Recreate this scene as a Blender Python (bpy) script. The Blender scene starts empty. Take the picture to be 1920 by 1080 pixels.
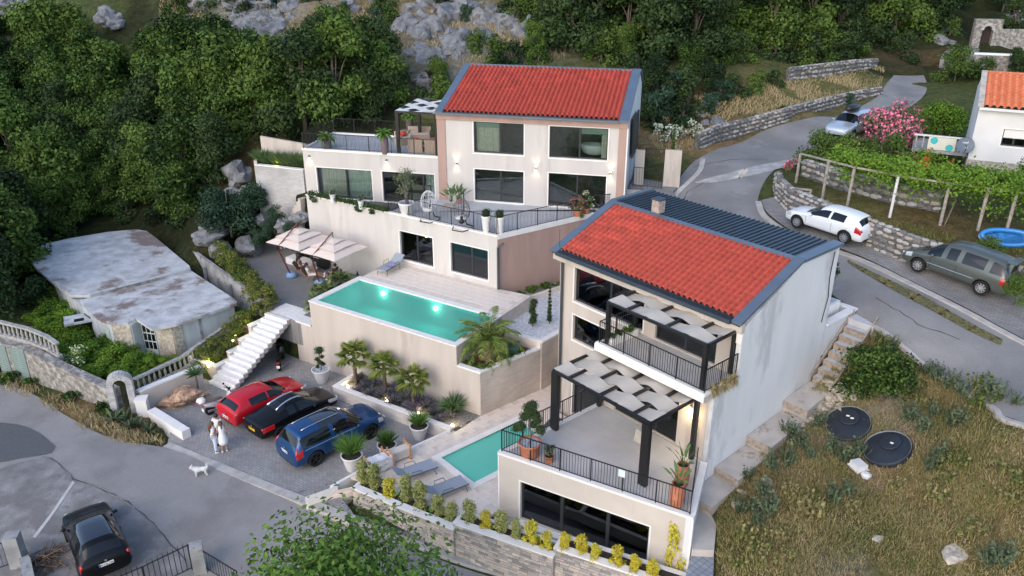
import bpy, bmesh, math, random
import numpy as np
from mathutils import Vector, Matrix, noise
from math import sin, cos, pi, radians, sqrt, atan2, hypot, degrees, tan
S = bpy.context.scene
COL = S.collection
rnd = random.Random(7)

# ------------------------------------------------------------ camera, sky, sun, exposure
FPX, PITCH, HC = 1507.0, radians(23.6), 21.5
cd = bpy.data.cameras.new('camera'); cam = bpy.data.objects.new('camera', cd); COL.objects.link(cam)
cam.location = (0, 0, HC); cam.rotation_euler = (pi/2 - PITCH, 0, 0)
cd.sensor_width = 36; cd.lens = 36*FPX/1920; cd.clip_start = 0.5; cd.clip_end = 1000
S.camera = cam
world = bpy.data.worlds.new('World'); S.world = world; world.use_nodes = True
wn = world.node_tree.nodes; wl = world.node_tree.links
bg = wn['Background']; sky = wn.new('ShaderNodeTexSky'); sky.sky_type = 'NISHITA'
SUN_EL, SUN_AZ = radians(34), radians(212)        # low evening glow behind and left of the camera
sky.sun_disc = False; sky.sun_elevation = SUN_EL; sky.sun_rotation = SUN_AZ
sky.dust_density = 1.2; sky.air_density = 1.0; sky.ozone_density = .7
wl.new(sky.outputs[0], bg.inputs[0]); bg.inputs[1].default_value = 0.15
sd = bpy.data.lights.new('sun', 'SUN'); sd.energy = 0.42; sd.angle = radians(60); sd.color = (1, .84, .70)
sun = bpy.data.objects.new('sun', sd); COL.objects.link(sun)
_d = Vector((sin(SUN_AZ)*cos(SUN_EL), cos(SUN_AZ)*cos(SUN_EL), sin(SUN_EL)))
sun.rotation_euler = _d.to_track_quat('Z', 'Y').to_euler(); sun.location = _d*60
S.view_settings.view_transform = 'Standard'; S.view_settings.look = 'None'
S.view_settings.gamma = 1; S.view_settings.exposure = 1.14
S.render.engine = 'CYCLES'

# ------------------------------------------------------------ surveying helpers
def ray(px, py):
    cx = (px-960)/FPX; cy = -(py-540)/FPX
    return (cx, cos(PITCH)+cy*sin(PITCH), -sin(PITCH)+cy*cos(PITCH))
def G(px, py, z=0.0):
    d = ray(px, py); t = (z-HC)/d[2]
    return Vector((d[0]*t, d[1]*t, z))
class Fr:                                            # a plan frame: origin + azimuth
    def __init__(s, az, o):
        s.a = radians(az); s.o = o; s.X = Vector((cos(s.a), sin(s.a), 0)); s.Y = Vector((-sin(s.a), cos(s.a), 0))
    def w(s, u, v, z=0): return Vector((s.o[0]+u*s.X.x+v*s.Y.x, s.o[1]+u*s.X.y+v*s.Y.y, z))
    def loc(s, p):
        d = Vector((p[0]-s.o[0], p[1]-s.o[1], 0)); return d.dot(s.X), d.dot(s.Y)
    def pu(s, px, py, u):
        d = Vector(ray(px, py)); t = (u+s.o[0]*s.X.x+s.o[1]*s.X.y)/(d.x*s.X.x+d.y*s.X.y)
        return Vector((d.x*t, d.y*t, HC+d.z*t))
    def pv(s, px, py, v):
        d = Vector(ray(px, py)); t = (v+s.o[0]*s.Y.x+s.o[1]*s.Y.y)/(d.x*s.Y.x+d.y*s.Y.y)
        return Vector((d.x*t, d.y*t, HC+d.z*t))
R = Fr(-49.42, (-.52, 26.13)); C = Fr(-32.26, (-1.52, 33.13)); B = Fr(-13.37, (-2.2, 46.83))
W = Fr(-49.42+degrees(atan2(2.64, 7.31)), (-.52, 26.13))

# natural ground: control points (pixel, height) interpolated with a thin plate spline
CP = [(0,740,.1),(0,1079,-.6),(200,900,-.1),(480,1060,-.7),(310,840,-.22),(150,770,0),(450,900,-.28),(600,950,-.35),(700,1060,-.95),(830,1040,-1.0),(1000,1079,-1.2),
(1250,1200,-1.2),(700,1400,-1.8),(0,1400,-1.5),(1310,1050,1.3),(1325,960,1.7),(1350,1000,1.7),(1500,1079,1.9),(1900,1079,3.2),(1650,950,2.7),(1590,800,3.3),(1900,900,4.9),
(1450,820,2.9),(1400,860,2.5),(1530,745,3.9),(1600,655,5.2),(1560,780,3.3),(1640,618,6.3),(1700,660,6.2),(1920,790,5.9),(1780,760,5.0),(1500,850,3.1),(1700,720,4.9),
(1600,583,6.35),(1920,660,6.35),(1920,600,6.7),(1750,540,6.9),(1600,470,7.3),(1490,430,7.5),(1440,380,7.9),(1300,360,7.7),(1400,270,8.6),(1560,220,9.3),(1690,160,10.2),(1640,125,10.6),
(1700,122,10.9),(1745,105,11.2),(1655,95,11.6),(1765,185,9.9),(1805,125,10.9),(1600,110,11.6),(1700,60,12.6),(2300,760,6.2),(2300,560,8.0),(2300,300,9),(1650,400,8.5),(1900,450,8.2),(1500,345,8.4),(1800,340,8.3),(1900,200,9.6),(1700,250,9.2),
(1320,275,8.9),(1500,200,10.2),(1400,150,11.4),(1300,120,12.2),(1300,0,15.6),(1600,0,14.9),(1000,0,15.9),(1600,80,12.2),(1850,90,11.4),(1900,0,14.7),(1240,290,8.5),(1220,230,9.3),
(450,330,7.2),(600,150,11.8),(300,30,15.0),(750,60,13.8),(820,100,12.8),(50,250,6.6),(50,400,2.4),(250,250,6.0),(-300,300,6),(-300,600,2),(-300,900,-.2),(-300,60,13),
(0,560,1.2),(400,420,4.2),(450,460,2.6),(400,400,4.8),(540,400,5.2),(520,440,2.6),(480,470,2.2),(340,430,2.6),(520,350,6.2),
(150,600,.5),(300,640,.1),(60,590,.9),(0,690,.3),(60,725,.1),(110,748,0),(230,800,-.15),(400,575,.3),(330,470,1.4),(250,420,1.8),(100,440,1.3),(700,230,8.8),(900,110,12.6),(1100,110,12.6)]
_cx = np.array([[*G(a, b, c)[:2]] for a, b, c in CP]); _cz = np.array([c for a, b, c in CP])
_cx = np.vstack([_cx, [[-70,130],[0,135],[80,130],[-70,60],[90,70],[90,30]]]); _cz = np.append(_cz, [34,36,34,12,11,6])
def _phi(r2): return np.where(r2 > 0, .5*r2*np.log(np.maximum(r2, 1e-9)), 0)
_n = len(_cx); _K = _phi(((_cx[:,None]-_cx[None])**2).sum(2)) + np.eye(_n)*2.0
_A = np.zeros((_n+3, _n+3)); _A[:_n,:_n] = _K; _A[:_n,_n] = 1; _A[:_n,_n+1:] = _cx; _A[_n,:_n] = 1; _A[_n+1:,:_n] = _cx.T
_wt = np.linalg.solve(_A, np.append(_cz, [0,0,0]))
def hgt(xy):
    xy = np.atleast_2d(np.asarray(xy, float)); out = np.zeros(len(xy))
    for i in range(0, len(xy), 20000):
        q = xy[i:i+20000]; r2 = ((q[:,None]-_cx[None])**2).sum(2)
        out[i:i+20000] = _phi(r2)@_wt[:_n] + _wt[_n] + q@_wt[_n+1:]
    return out
def h(x, y): return float(hgt([[x, y]])[0])
def T(px, py):                                       # where the sight line meets the natural ground
    d = np.array(ray(px, py)); t = np.arange(12, 140, .25)
    p = d[None]*t[:,None]; dz = (HC+p[:,2])-hgt(p[:,:2]); k = np.argmax(dz < 0)
    if k == 0: k = len(t)-1
    a = dz[k-1]/(dz[k-1]-dz[k]+1e-9); tt = t[k-1]+a*.25
    return Vector((d[0]*tt, d[1]*tt, HC+d[2]*tt))

# ------------------------------------------------------------ materials
MATS = {}
def mat(name, col, rough=.6, metal=0, var=.1, scale=3., col2=None, bump=0, bscale=30., emit=None, spec=.5, trans=False, stretch=None, dirt=None, speck=0):
    if name in MATS: return MATS[name]
    m = bpy.data.materials.new(name); m.use_nodes = True; nt = m.node_tree; n = nt.nodes; l = nt.links
    p = n['Principled BSDF']; p.inputs['Roughness'].default_value = rough; p.inputs['Metallic'].default_value = metal
    p.inputs['Specular IOR Level'].default_value = spec
    c = Vector(col); c1 = [min(1, x*(1+var)) for x in c]+[1]; c0 = [x*(1-var) for x in (col2 or c)]+[1]
    tc = n.new('ShaderNodeTexCoord'); src = tc.outputs['Object']
    if stretch:
        mp = n.new('ShaderNodeMapping'); mp.inputs['Scale'].default_value = stretch; l.new(src, mp.inputs[0]); src = mp.outputs[0]
    if var or col2:
        t = n.new('ShaderNodeTexNoise'); t.inputs['Scale'].default_value = scale; t.inputs['Detail'].default_value = 5; l.new(src, t.inputs['Vector'])
        r = n.new('ShaderNodeValToRGB'); r.color_ramp.elements[0].position = .35; r.color_ramp.elements[1].position = .65
        r.color_ramp.elements[0].color = c0; r.color_ramp.elements[1].color = c1; l.new(t.outputs[0], r.inputs[0]); out = r.outputs[0]
        if dirt:                                     # (colour, scale, threshold)
            t2 = n.new('ShaderNodeTexNoise'); t2.inputs['Scale'].default_value = dirt[1]; t2.inputs['Detail'].default_value = 8; t2.inputs['Roughness'].default_value = .65
            l.new(src, t2.inputs['Vector']); r2 = n.new('ShaderNodeValToRGB'); r2.color_ramp.elements[0].position = dirt[2]; r2.color_ramp.elements[1].position = dirt[2]+.08
            l.new(t2.outputs[0], r2.inputs[0]); mx = n.new('ShaderNodeMixRGB'); l.new(r2.outputs[0], mx.inputs[0]); l.new(out, mx.inputs[1]); mx.inputs[2].default_value = (*dirt[0], 1); out = mx.outputs[0]
        if speck:
            t3 = n.new('ShaderNodeTexNoise'); t3.inputs['Scale'].default_value = 38; t3.inputs['Detail'].default_value = 3; t3.inputs['Roughness'].default_value = .8; l.new(tc.outputs['Object'], t3.inputs['Vector'])
            m3 = n.new('ShaderNodeMapRange'); m3.inputs[1].default_value = .3; m3.inputs[2].default_value = .7; m3.inputs[3].default_value = 1-speck; m3.inputs[4].default_value = 1+speck; l.new(t3.outputs[0], m3.inputs[0])
            v3 = n.new('ShaderNodeVectorMath'); v3.operation = 'SCALE'; l.new(out, v3.inputs[0]); l.new(m3.outputs[0], v3.inputs['Scale']); out = v3.outputs[0]
        l.new(out, p.inputs['Base Color'])
    else: p.inputs['Base Color'].default_value = (*c, 1)
    if bump:
        b = n.new('ShaderNodeBump'); b.inputs['Strength'].default_value = bump; b.inputs['Distance'].default_value = .03
        t = n.new('ShaderNodeTexNoise'); t.inputs['Scale'].default_value = bscale; t.inputs['Detail'].default_value = 4; l.new(src, t.inputs['Vector'])
        l.new(t.outputs[0], b.inputs['Height']); l.new(b.outputs[0], p.inputs['Normal'])
    if emit: p.inputs['Emission Color'].default_value = (*emit[0], 1); p.inputs['Emission Strength'].default_value = emit[1]
    MATS[name] = m; return m
def brickmat(name, c1, c2, mortar, bw, bh, ms=.02, rough=.8, rot=0, off=.5, bump=.6, var=.5, axis=None):
    if name in MATS: return MATS[name]
    m = bpy.data.materials.new(name); m.use_nodes = True; nt = m.node_tree; n = nt.nodes; l = nt.links; p = n['Principled BSDF']; p.inputs['Roughness'].default_value = rough
    g = n.new('ShaderNodeNewGeometry'); mp = n.new('ShaderNodeMapping'); mp.vector_type = 'POINT'; mp.inputs['Rotation'].default_value = (0, 0, rot); l.new(g.outputs['Position'], mp.inputs[0])
    src = mp.outputs[0]
    if axis == 'wall':                               # x along the wall, z up
        sx = n.new('ShaderNodeSeparateXYZ'); cb = n.new('ShaderNodeCombineXYZ'); l.new(src, sx.inputs[0]); l.new(sx.outputs[0], cb.inputs[0]); l.new(sx.outputs[2], cb.inputs[1]); src = cb.outputs[0]
    b = n.new('ShaderNodeTexBrick'); b.inputs['Scale'].default_value = 1; b.inputs['Brick Width'].default_value = bw; b.inputs['Row Height'].default_value = bh
    b.inputs['Mortar Size'].default_value = ms; b.inputs['Mortar Smooth'].default_value = .3; b.offset = off
    b.inputs['Color1'].default_value = (*c1, 1); b.inputs['Color2'].default_value = (*c2, 1); b.inputs['Mortar'].default_value = (*mortar, 1); l.new(src, b.inputs['Vector'])
    t = n.new('ShaderNodeTexNoise'); t.inputs['Scale'].default_value = .6; t.inputs['Detail'].default_value = 7; l.new(g.outputs['Position'], t.inputs['Vector'])
    mr = n.new('ShaderNodeMapRange'); mr.inputs[1].default_value = .3; mr.inputs[2].default_value = .7; mr.inputs[3].default_value = 1-var*.5; mr.inputs[4].default_value = 1+var*.35; l.new(t.outputs[0], mr.inputs[0])
    mx = n.new('ShaderNodeVectorMath'); mx.operation = 'SCALE'; l.new(b.outputs[0], mx.inputs[0]); l.new(mr.outputs[0], mx.inputs['Scale']); l.new(mx.outputs[0], p.inputs['Base Color'])
    bp = n.new('ShaderNodeBump'); bp.invert = True; bp.inputs['Strength'].default_value = bump; bp.inputs['Distance'].default_value = .02; l.new(b.outputs['Fac'], bp.inputs['Height']); l.new(bp.outputs[0], p.inputs['Normal'])
    MATS[name] = m; return m
def glassmat(name, tint=(.75,.8,.8), rough=.02, transp=.55):
    m = bpy.data.materials.new(name); m.use_nodes = True; nt = m.node_tree; n = nt.nodes; l = nt.links; n.remove(n['Principled BSDF'])
    tr = n.new('ShaderNodeBsdfTransparent'); tr.inputs[0].default_value = (*tint, 1); gl = n.new('ShaderNodeBsdfGlossy'); gl.inputs['Roughness'].default_value = rough; gl.inputs[0].default_value = (.9,.95,1,1)
    fr = n.new('ShaderNodeFresnel'); fr.inputs[0].default_value = 1.75; mr = n.new('ShaderNodeMapRange'); mr.inputs[3].default_value = 1-transp; mr.inputs[4].default_value = 1
    l.new(fr.outputs[0], mr.inputs[0]); mx = n.new('ShaderNodeMixShader'); l.new(fr.outputs[0], mx.inputs[0]); l.new(tr.outputs[0], mx.inputs[1]); l.new(gl.outputs[0], mx.inputs[2])
    l.new(mx.outputs[0], n['Material Output'].inputs[0]); MATS[name] = m; return m
def leafmat(name, c1, c2, c3=None, sc=.35):
    if name in MATS: return MATS[name]
    m = bpy.data.materials.new(name); m.use_nodes = True; nt = m.node_tree; n = nt.nodes; l = nt.links; p = n['Principled BSDF']; p.inputs['Roughness'].default_value = .75; p.inputs['Specular IOR Level'].default_value = .18
    g = n.new('ShaderNodeNewGeometry'); oi = n.new('ShaderNodeObjectInfo'); t = n.new('ShaderNodeTexNoise'); t.inputs['Scale'].default_value = sc; t.inputs['Detail'].default_value = 3; l.new(g.outputs['Position'], t.inputs['Vector'])
    a = n.new('ShaderNodeMath'); a.operation = 'MULTIPLY_ADD'; a.inputs[1].default_value = .5; l.new(g.outputs['Random Per Island'], a.inputs[0]); l.new(t.outputs[0], a.inputs[2])
    a2 = n.new('ShaderNodeMath'); a2.operation = 'MULTIPLY_ADD'; a2.inputs[1].default_value = .42; l.new(oi.outputs['Random'], a2.inputs[0]); l.new(a.outputs[0], a2.inputs[2])
    r = n.new('ShaderNodeValToRGB'); r.color_ramp.elements[0].position = .52; r.color_ramp.elements[1].position = 1.2 if not c3 else .95
    r.color_ramp.elements[0].color = (*c1, 1); r.color_ramp.elements[1].color = (*c2, 1)
    if c3: e = r.color_ramp.elements.new(1.0); e.color = (*c3, 1); r.color_ramp.elements[1].position = .8
    l.new(a2.outputs[0], r.inputs[0]); l.new(r.outputs[0], p.inputs['Base Color'])
    MATS[name] = m; return m
def onlymat(name, col, rough=.4, metal=0., spec=.5, coat=0.):
    if name in MATS: return MATS[name]
    m = mat(name, col, rough, metal, var=0, spec=spec); m.node_tree.nodes['Principled BSDF'].inputs['Coat Weight'].default_value = coat
    m.node_tree.nodes['Principled BSDF'].inputs['Coat Roughness'].default_value = .05
    return m

# ------------------------------------------------------------ mesh builder and object helpers
class M:
    def __init__(s): s.v = []; s.f = []; s.sm = False
    def add(s, vs, fs):
        b = len(s.v); s.v += [tuple(v) for v in vs]; s.f += [tuple(i+b for i in f) for f in fs]; return s
    def box(s, o, a, b, c):                          # corner o and three edge vectors
        o, a, b, c = Vector(o), Vector(a), Vector(b), Vector(c); P = [o, o+a, o+a+b, o+b]; P += [q+c for q in P]
        fs = [(0,3,2,1),(4,5,6,7),(0,1,5,4),(1,2,6,5),(2,3,7,6),(3,0,4,7)]
        if a.cross(b).dot(c) < 0: fs = [tuple(reversed(f)) for f in fs]
        return s.add(P, fs)
    def cb(s, c, size, rz=0, z0=True):               # centred box standing on c
        x, y, z = size; X = Vector((cos(rz), sin(rz), 0))*x; Y = Vector((-sin(rz), cos(rz), 0))*y
        o = Vector(c)-X/2-Y/2-(Vector((0,0,0)) if z0 else Vector((0,0,z/2))); return s.box(o, X, Y, (0,0,z))
    def fb(s, F, u0, u1, v0, v1, z0, z1): return s.box(F.w(u0, v0, z0), F.X*(u1-u0), F.Y*(v1-v0), (0,0,z1-z0))
    def tube(s, pts, rad, n=6, cap=True):
        pts = [Vector(p) for p in pts]; k = len(pts)
        if not hasattr(rad, '__len__'): rad = [rad]*k
        b = len(s.v); up = Vector((0,0,1)); prev = None
        for i, p in enumerate(pts):
            d = (pts[min(i+1, k-1)]-pts[max(i-1, 0)]).normalized()
            a = prev if prev is not None else (up if abs(d.z) < .9 else Vector((1,0,0)))
            x = (a-d*a.dot(d)).normalized(); y = d.cross(x); prev = x
            for j in range(n): t = 2*pi*j/n; s.v.append(tuple(p+(x*cos(t)+y*sin(t))*rad[i]))
        for i in range(k-1):
            for j in range(n): q = (j+1) % n; s.f.append((b+i*n+j, b+i*n+q, b+(i+1)*n+q, b+(i+1)*n+j))
        if cap: s.f.append(tuple(b+j for j in reversed(range(n)))); s.f.append(tuple(b+(k-1)*n+j for j in range(n)))
        return s
    def lathe(s, prof, loc=(0,0,0), n=16, cap=True):
        b = len(s.v); x0, y0, z0 = loc
        for r, z in prof:
            for j in range(n): t = 2*pi*j/n; s.v.append((x0+r*cos(t), y0+r*sin(t), z0+z))
        for i in range(len(prof)-1):
            for j in range(n): q = (j+1) % n; s.f.append((b+i*n+j, b+i*n+q, b+(i+1)*n+q, b+(i+1)*n+j))
        if cap: s.f.append(tuple(b+j for j in reversed(range(n)))); k = len(prof)-1; s.f.append(tuple(b+k*n+j for j in range(n)))
        return s
    def prism(s, poly, z0, z1):                      # ccw or cw plan polygon
        P = [(p[0], p[1]) for p in poly]; A = sum(P[i][0]*P[(i+1)%len(P)][1]-P[(i+1)%len(P)][0]*P[i][1] for i in range(len(P)))
        if A < 0: P = P[::-1]
        n = len(P); b = len(s.v)
        zz0 = z0 if hasattr(z0, '__len__') else [z0]*n; zz1 = z1 if hasattr(z1, '__len__') else [z1]*n
        if A < 0: zz0 = zz0[::-1]; zz1 = zz1[::-1]
        s.v += [(P[i][0], P[i][1], zz0[i]) for i in range(n)]+[(P[i][0], P[i][1], zz1[i]) for i in range(n)]
        s.f.append(tuple(b+i for i in reversed(range(n)))); s.f.append(tuple(b+n+i for i in range(n)))
        for i in range(n): j = (i+1) % n; s.f.append((b+i, b+j, b+n+j, b+n+i))
        return s
    def strip(s, a, b, n=None):                      # surface between two polylines
        k = len(a); q = len(s.v); s.v += [tuple(p) for p in a]+[tuple(p) for p in b]
        for i in range(k-1): s.f.append((q+i, q+i+1, q+k+i+1, q+k+i))
        return s
    def ball(s, c, r, n=8, sz=1.0):
        return s.lathe([(r*sin(pi*i/n) if 0 < i < n else r*.02, -r*sz*cos(pi*i/n)) for i in range(n+1)], c, n+2)
    def mesh(s, name, m=None, off=None, smooth=False):
        me = bpy.data.meshes.new(name); v = s.v if off is None else [(a-off[0], b-off[1], c-off[2]) for a, b, c in s.v]
        me.from_pydata(v, [], s.f); me.update()
        if m: me.materials.append(m)
        if smooth: me.shade_smooth()
        return me
def gl(o):                                           # accumulated translation of a parent chain
    v = Vector((0,0,0))
    while o: v = v+o.location; o = o.parent
    return v
def prop(o, label=None, cat=None, group=None, kind=None):
    if label: o['label'] = label
    if cat: o['category'] = cat
    if group: o['group'] = group
    if kind: o['kind'] = kind
    return o
def E(name, label, cat, loc=(0,0,0), rz=0, group=None):
    o = bpy.data.objects.new(name, None); o.empty_display_size = .3; COL.objects.link(o); o.location = loc; o.rotation_euler = (0,0,rz)
    return prop(o, label, cat, group)
def part(name, mb, m, par, kind=None, label=None, smooth=False, local=False):
    me = mb if isinstance(mb, bpy.types.Mesh) else mb.mesh(name, m, None if local else gl(par), smooth)
    o = bpy.data.objects.new(name, me); COL.objects.link(o); o.parent = par
    return prop(o, label, kind=kind)
def solo(name, mb, m, label, cat, group=None, kind=None, smooth=False):
    a = np.array(mb.v); c = ((a[:,0].min()+a[:,0].max())/2, (a[:,1].min()+a[:,1].max())/2, a[:,2].min())
    o = bpy.data.objects.new(name, mb.mesh(name, m, c, smooth)); o.location = c; COL.objects.link(o)
    return prop(o, label, cat, group, kind)
def struct(name, mb, m, smooth=False, par=None):
    if par: return part(name, mb, m, par, smooth=smooth)
    return solo(name, mb, m, None, None, kind='structure', smooth=smooth)
def piece(name, me, par, loc, rot=None, scl=None, kind=None):   # an object sharing mesh data, world placed under a parent
    o = bpy.data.objects.new(name, me); COL.objects.link(o); o.parent = par
    o.location = Vector(loc)-gl(par)
    if rot is not None: o.rotation_euler = rot
    if scl is not None: o.scale = scl
    return o
def kids(o): return [c for c in bpy.data.objects if c.parent == o]
def snapshot(root):                                  # a thing's tree, collected once so that copies are quick
    ch = {}
    for o in bpy.data.objects:
        if o.parent: ch.setdefault(o.parent, []).append(o)
    def walk(o): return (o, [walk(c) for c in ch.get(o, [])])
    return walk(root)
def dup(tree, loc, rz=0, label=None, group=None, scl=None):
    def cp(t, par):
        c = t[0].copy(); COL.objects.link(c); c.parent = par
        for k in t[1]: cp(k, c)
        return c
    r = cp(tree, None); r.location = loc; r.rotation_euler = (0,0,rz)
    if scl: r.scale = (scl,)*3 if not hasattr(scl, '__len__') else scl
    if label: r['label'] = label
    if group: r['group'] = group
    return r
def inpoly(xy, poly):
    xy = np.asarray(xy); x, y = xy[:,0], xy[:,1]; ins = np.zeros(len(xy), bool); n = len(poly)
    for i in range(n):
        x1, y1 = poly[i][0], poly[i][1]; x2, y2 = poly[(i+1)%n][0], poly[(i+1)%n][1]
        if y1 == y2: continue
        c = ((y1 > y) != (y2 > y)) & (x < (x2-x1)*(y-y1)/(y2-y1)+x1); ins ^= c
    return ins
def resample(pts, step):
    P = [Vector(p) for p in pts]; out = [P[0]]
    for a, b in zip(P, P[1:]):
        n = max(1, int((b-a).length/step))
        out += [a.lerp(b, i/n) for i in range(1, n+1)]
    return out
def smoothline(pts, n=6):                            # Catmull-Rom
    P = [Vector(p) for p in pts]; Q = [P[0]*2-P[1]]+P+[P[-1]*2-P[-2]]; out = []
    for i in range(1, len(Q)-2):
        for k in range(n):
            t = k/n; a, b, c, d = Q[i-1:i+3]
            out.append(.5*((2*b)+(c-a)*t+(2*a-5*b+4*c-d)*t*t+(3*b-a-3*c+d)*t**3))
    return out+[P[-1]]
# ------------------------------------------------------------ plateaus cut into the ground
PARK = -.2; DECK = .3; FORE = 2.24; POOLZ = 3.73; TERR = 6.77
def GG(*a, z): return [G(x, y, z) for x, y in a]
park_poly = [C.w(-12.4,0), C.w(0,0)]+GG((846,808),(680,882),(625,914),(665,966),(700,985),(570,935),(430,879),(314,832), z=PARK)+[G(322,795,PARK), G(262,748,PARK), G(262,738,PARK), C.w(-17.2,-4.6), C.w(-14.5,-4.2), C.w(-14.5,.2)]
fore_poly = GG((430,476),(426,466),(480,458),(530,450), z=FORE)+[C.w(-17.7,6.6), C.w(-10.9,6.6), C.w(-10.9,.1), C.w(-12.3,-.05), C.w(-14.5,-.05), G(498,575,FORE)]
deck_poly = [C.w(.02,0), C.w(.4,1.8), C.w(1.13,5.56), R.w(-3.9,8.8), R.w(-3.9,7.0), R.w(0,7.0), R.w(0,0), W.w(7.6,-.05)]+[W.w(7.6,-1.3), W.w(0,-1.5)]+GG((850,975),(665,905),(640,887),(625,912),(680,880), z=DECK)
plats = [([R.w(-4.9,-.1), R.w(-1.6,-.1), R.w(-1.6,5.4), R.w(-4.9,5.4)], -1.0), (park_poly, PARK), (fore_poly, FORE), (deck_poly, DECK), ([C.w(-11.3,0), C.w(0,0), C.w(1.15,3.6), C.w(1.3,5.3), C.w(-1.5,6.8), C.w(-11.3,6.8)], 2.2), ([C.w(1.3,3.6), C.w(1.7,6), R.w(-3.9,9.5), R.w(-4.1,13.5), C.w(4,16), C.w(-1,11), C.w(-3.2,6.8)], 2.9),
         ([R.w(-4.1,0), R.w(5.7,0), R.w(5.7,13.3), R.w(-4.1,13.3)], 0), ([B.w(-11.2,0), B.w(-10.6,-1.1), B.w(2.73,-5.7), B.w(7.3,-.8), B.w(8.9,0), B.w(8.9,8), B.w(-11.2,4.6)], 4)]
XS = np.arange(-75, 78, .4); YS = np.arange(8, 132, .4)
gx, gy = np.meshgrid(XS, YS); pts = np.stack([gx.ravel(), gy.ravel()], 1); gz = hgt(pts)
gz += .05*np.array([noise.noise((p[0]*.7, p[1]*.7, 0)) for p in pts])
lu = (pts[:,0]-R.o[0])*R.X.x+(pts[:,1]-R.o[1])*R.X.y; lv = (pts[:,0]-R.o[0])*R.Y.x+(pts[:,1]-R.o[1])*R.Y.y
k = (lu > 4.8) & (lu < 7.3) & (lv > 2.0) & (lv < 16.5); gz[k] = np.minimum(gz[k], np.interp(lv[k], [2,4.6,8.2,10.7,12.6,15.1,16.5], [1.4,1.8,2.6,3.25,3.8,5.9,6.1]))
far = np.clip((pts[:,1]-62)/20, 0, 1)
gz += far*np.array([1.3*noise.noise((p[0]*.25, p[1]*.25, 3)) for p in pts])
for poly, z in plats:
    k = inpoly(pts, poly)
    for dx, dy in ((.4,0),(-.4,0),(0,.4),(0,-.4),(.28,.28),(-.28,-.28),(.28,-.28),(-.28,.28)): k |= inpoly(pts+np.array([dx, dy]), poly)
    gz[k] = np.minimum(gz[k], z-.5)
# albedo of the ground: dry grass, green, soil, gravel, rock, forest floor
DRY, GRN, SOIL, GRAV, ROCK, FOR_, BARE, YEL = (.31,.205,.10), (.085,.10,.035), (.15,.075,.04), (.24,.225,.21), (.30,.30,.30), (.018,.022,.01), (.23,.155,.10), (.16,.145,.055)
col = np.tile(np.array(GRN), (len(pts), 1))
blobs = [(1560,860,3.4,DRY,1),(1650,900,3,BARE,.8),(1720,960,4.5,YEL,.9),(1700,890,3,BARE,.7),(1560,890,1.5,DRY,.8),(1450,1040,1.5,DRY,.6),(1900,1000,2.5,DRY,.7),(1760,1060,2,DRY,.6),(1500,960,3,YEL,.7),(1850,950,4,GRN,.9),(1850,1050,3,YEL,.8),(1420,1000,1.6,GRN,.9),(1450,910,1.2,BARE,.8),(1560,1060,1.2,GRAV,.6),
 (1590,800,1.6,GRAV,1),(1660,840,1.6,GRAV,1),(1690,770,1.4,GRAV,.9),(1530,790,1.0,GRAV,.7),(1560,740,.9,BARE,.9),(1650,640,1.1,BARE,.9),(1800,700,2.5,DRY,.8),(1870,850,3,DRY,.6),(1780,740,1.5,DRY,.9),(1840,790,2,GRN,.6),(1620,860,1.2,DRY,.9),(1700,870,1.2,DRY,.9),
 (1400,215,7,DRY,.8),(1540,180,6,YEL,.9),(1600,155,5,YEL,.8),(1330,270,3.5,DRY,.9),(1250,260,3,DRY,.8),(1650,105,5,DRY,.6),(1450,230,3,GRN,.6),(1740,110,5,DRY,.7),(1830,60,6,FOR_,.8),(1280,200,4,FOR_,.8),
 (800,60,11,DRY,.55),(480,50,8,ROCK,.6),(870,70,9,ROCK,.45),(650,40,9,DRY,.5),(300,20,6,FOR_,.8),(460,290,3,DRY,.8),(1640,410,4,YEL,.9),(1760,430,4,SOIL,.45),(1900,500,3,SOIL,.4),(1900,570,2.5,DRY,.7),(1550,390,3,YEL,.6),
 (480,420,3.5,SOIL,.5),(520,400,2,SOIL,.6),(60,700,3,GRN,.9),(150,760,2.2,DRY,.8),(230,800,2,DRY,.8),(290,830,1,GRN,.9),(900,1060,2,GRN,.8)]
for px, py, r, c, a in blobs:
    p = T(px, py); d = np.hypot(pts[:,0]-p.x, pts[:,1]-p.y)
    nz = np.array([noise.noise((q[0]*.6+px, q[1]*.6, 5)) if dd < r*2.2 else 0 for q, dd in zip(pts, d)])
    w = np.clip(1.35-d/r+nz*.7, 0, 1)*a; col = col*(1-w[:,None])+np.array(c)*w[:,None]
for pl in [GG((0,60),(820,60),(800,180),(560,230),(430,330),(380,440),(250,440),(60,480),(0,560), z=6)]: pass
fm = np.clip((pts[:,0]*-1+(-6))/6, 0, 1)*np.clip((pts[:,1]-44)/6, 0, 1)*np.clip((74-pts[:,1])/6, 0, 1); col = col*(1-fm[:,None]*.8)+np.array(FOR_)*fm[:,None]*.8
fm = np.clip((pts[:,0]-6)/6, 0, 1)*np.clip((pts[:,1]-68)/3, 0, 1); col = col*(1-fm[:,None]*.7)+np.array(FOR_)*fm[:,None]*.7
nx, ny = len(XS), len(YS); me = bpy.data.meshes.new('ground')
me.vertices.add(nx*ny); me.vertices.foreach_set('co', np.column_stack([pts, gz]).ravel())
ii = (np.arange(ny-1)[:,None]*nx+np.arange(nx-1)[None]).ravel(); q = np.stack([ii, ii+1, ii+1+nx, ii+nx], 1)
me.loops.add(q.size); me.loops.foreach_set('vertex_index', q.ravel()); me.polygons.add(len(q)); me.polygons.foreach_set('loop_start', np.arange(0, q.size, 4)); me.polygons.foreach_set('loop_total', np.full(len(q), 4))
me.update(calc_edges=True); me.shade_smooth()
ca = me.color_attributes.new('soil', 'FLOAT_COLOR', 'POINT'); ca.data.foreach_set('color', np.column_stack([col, np.ones(len(col))]).ravel())
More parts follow.
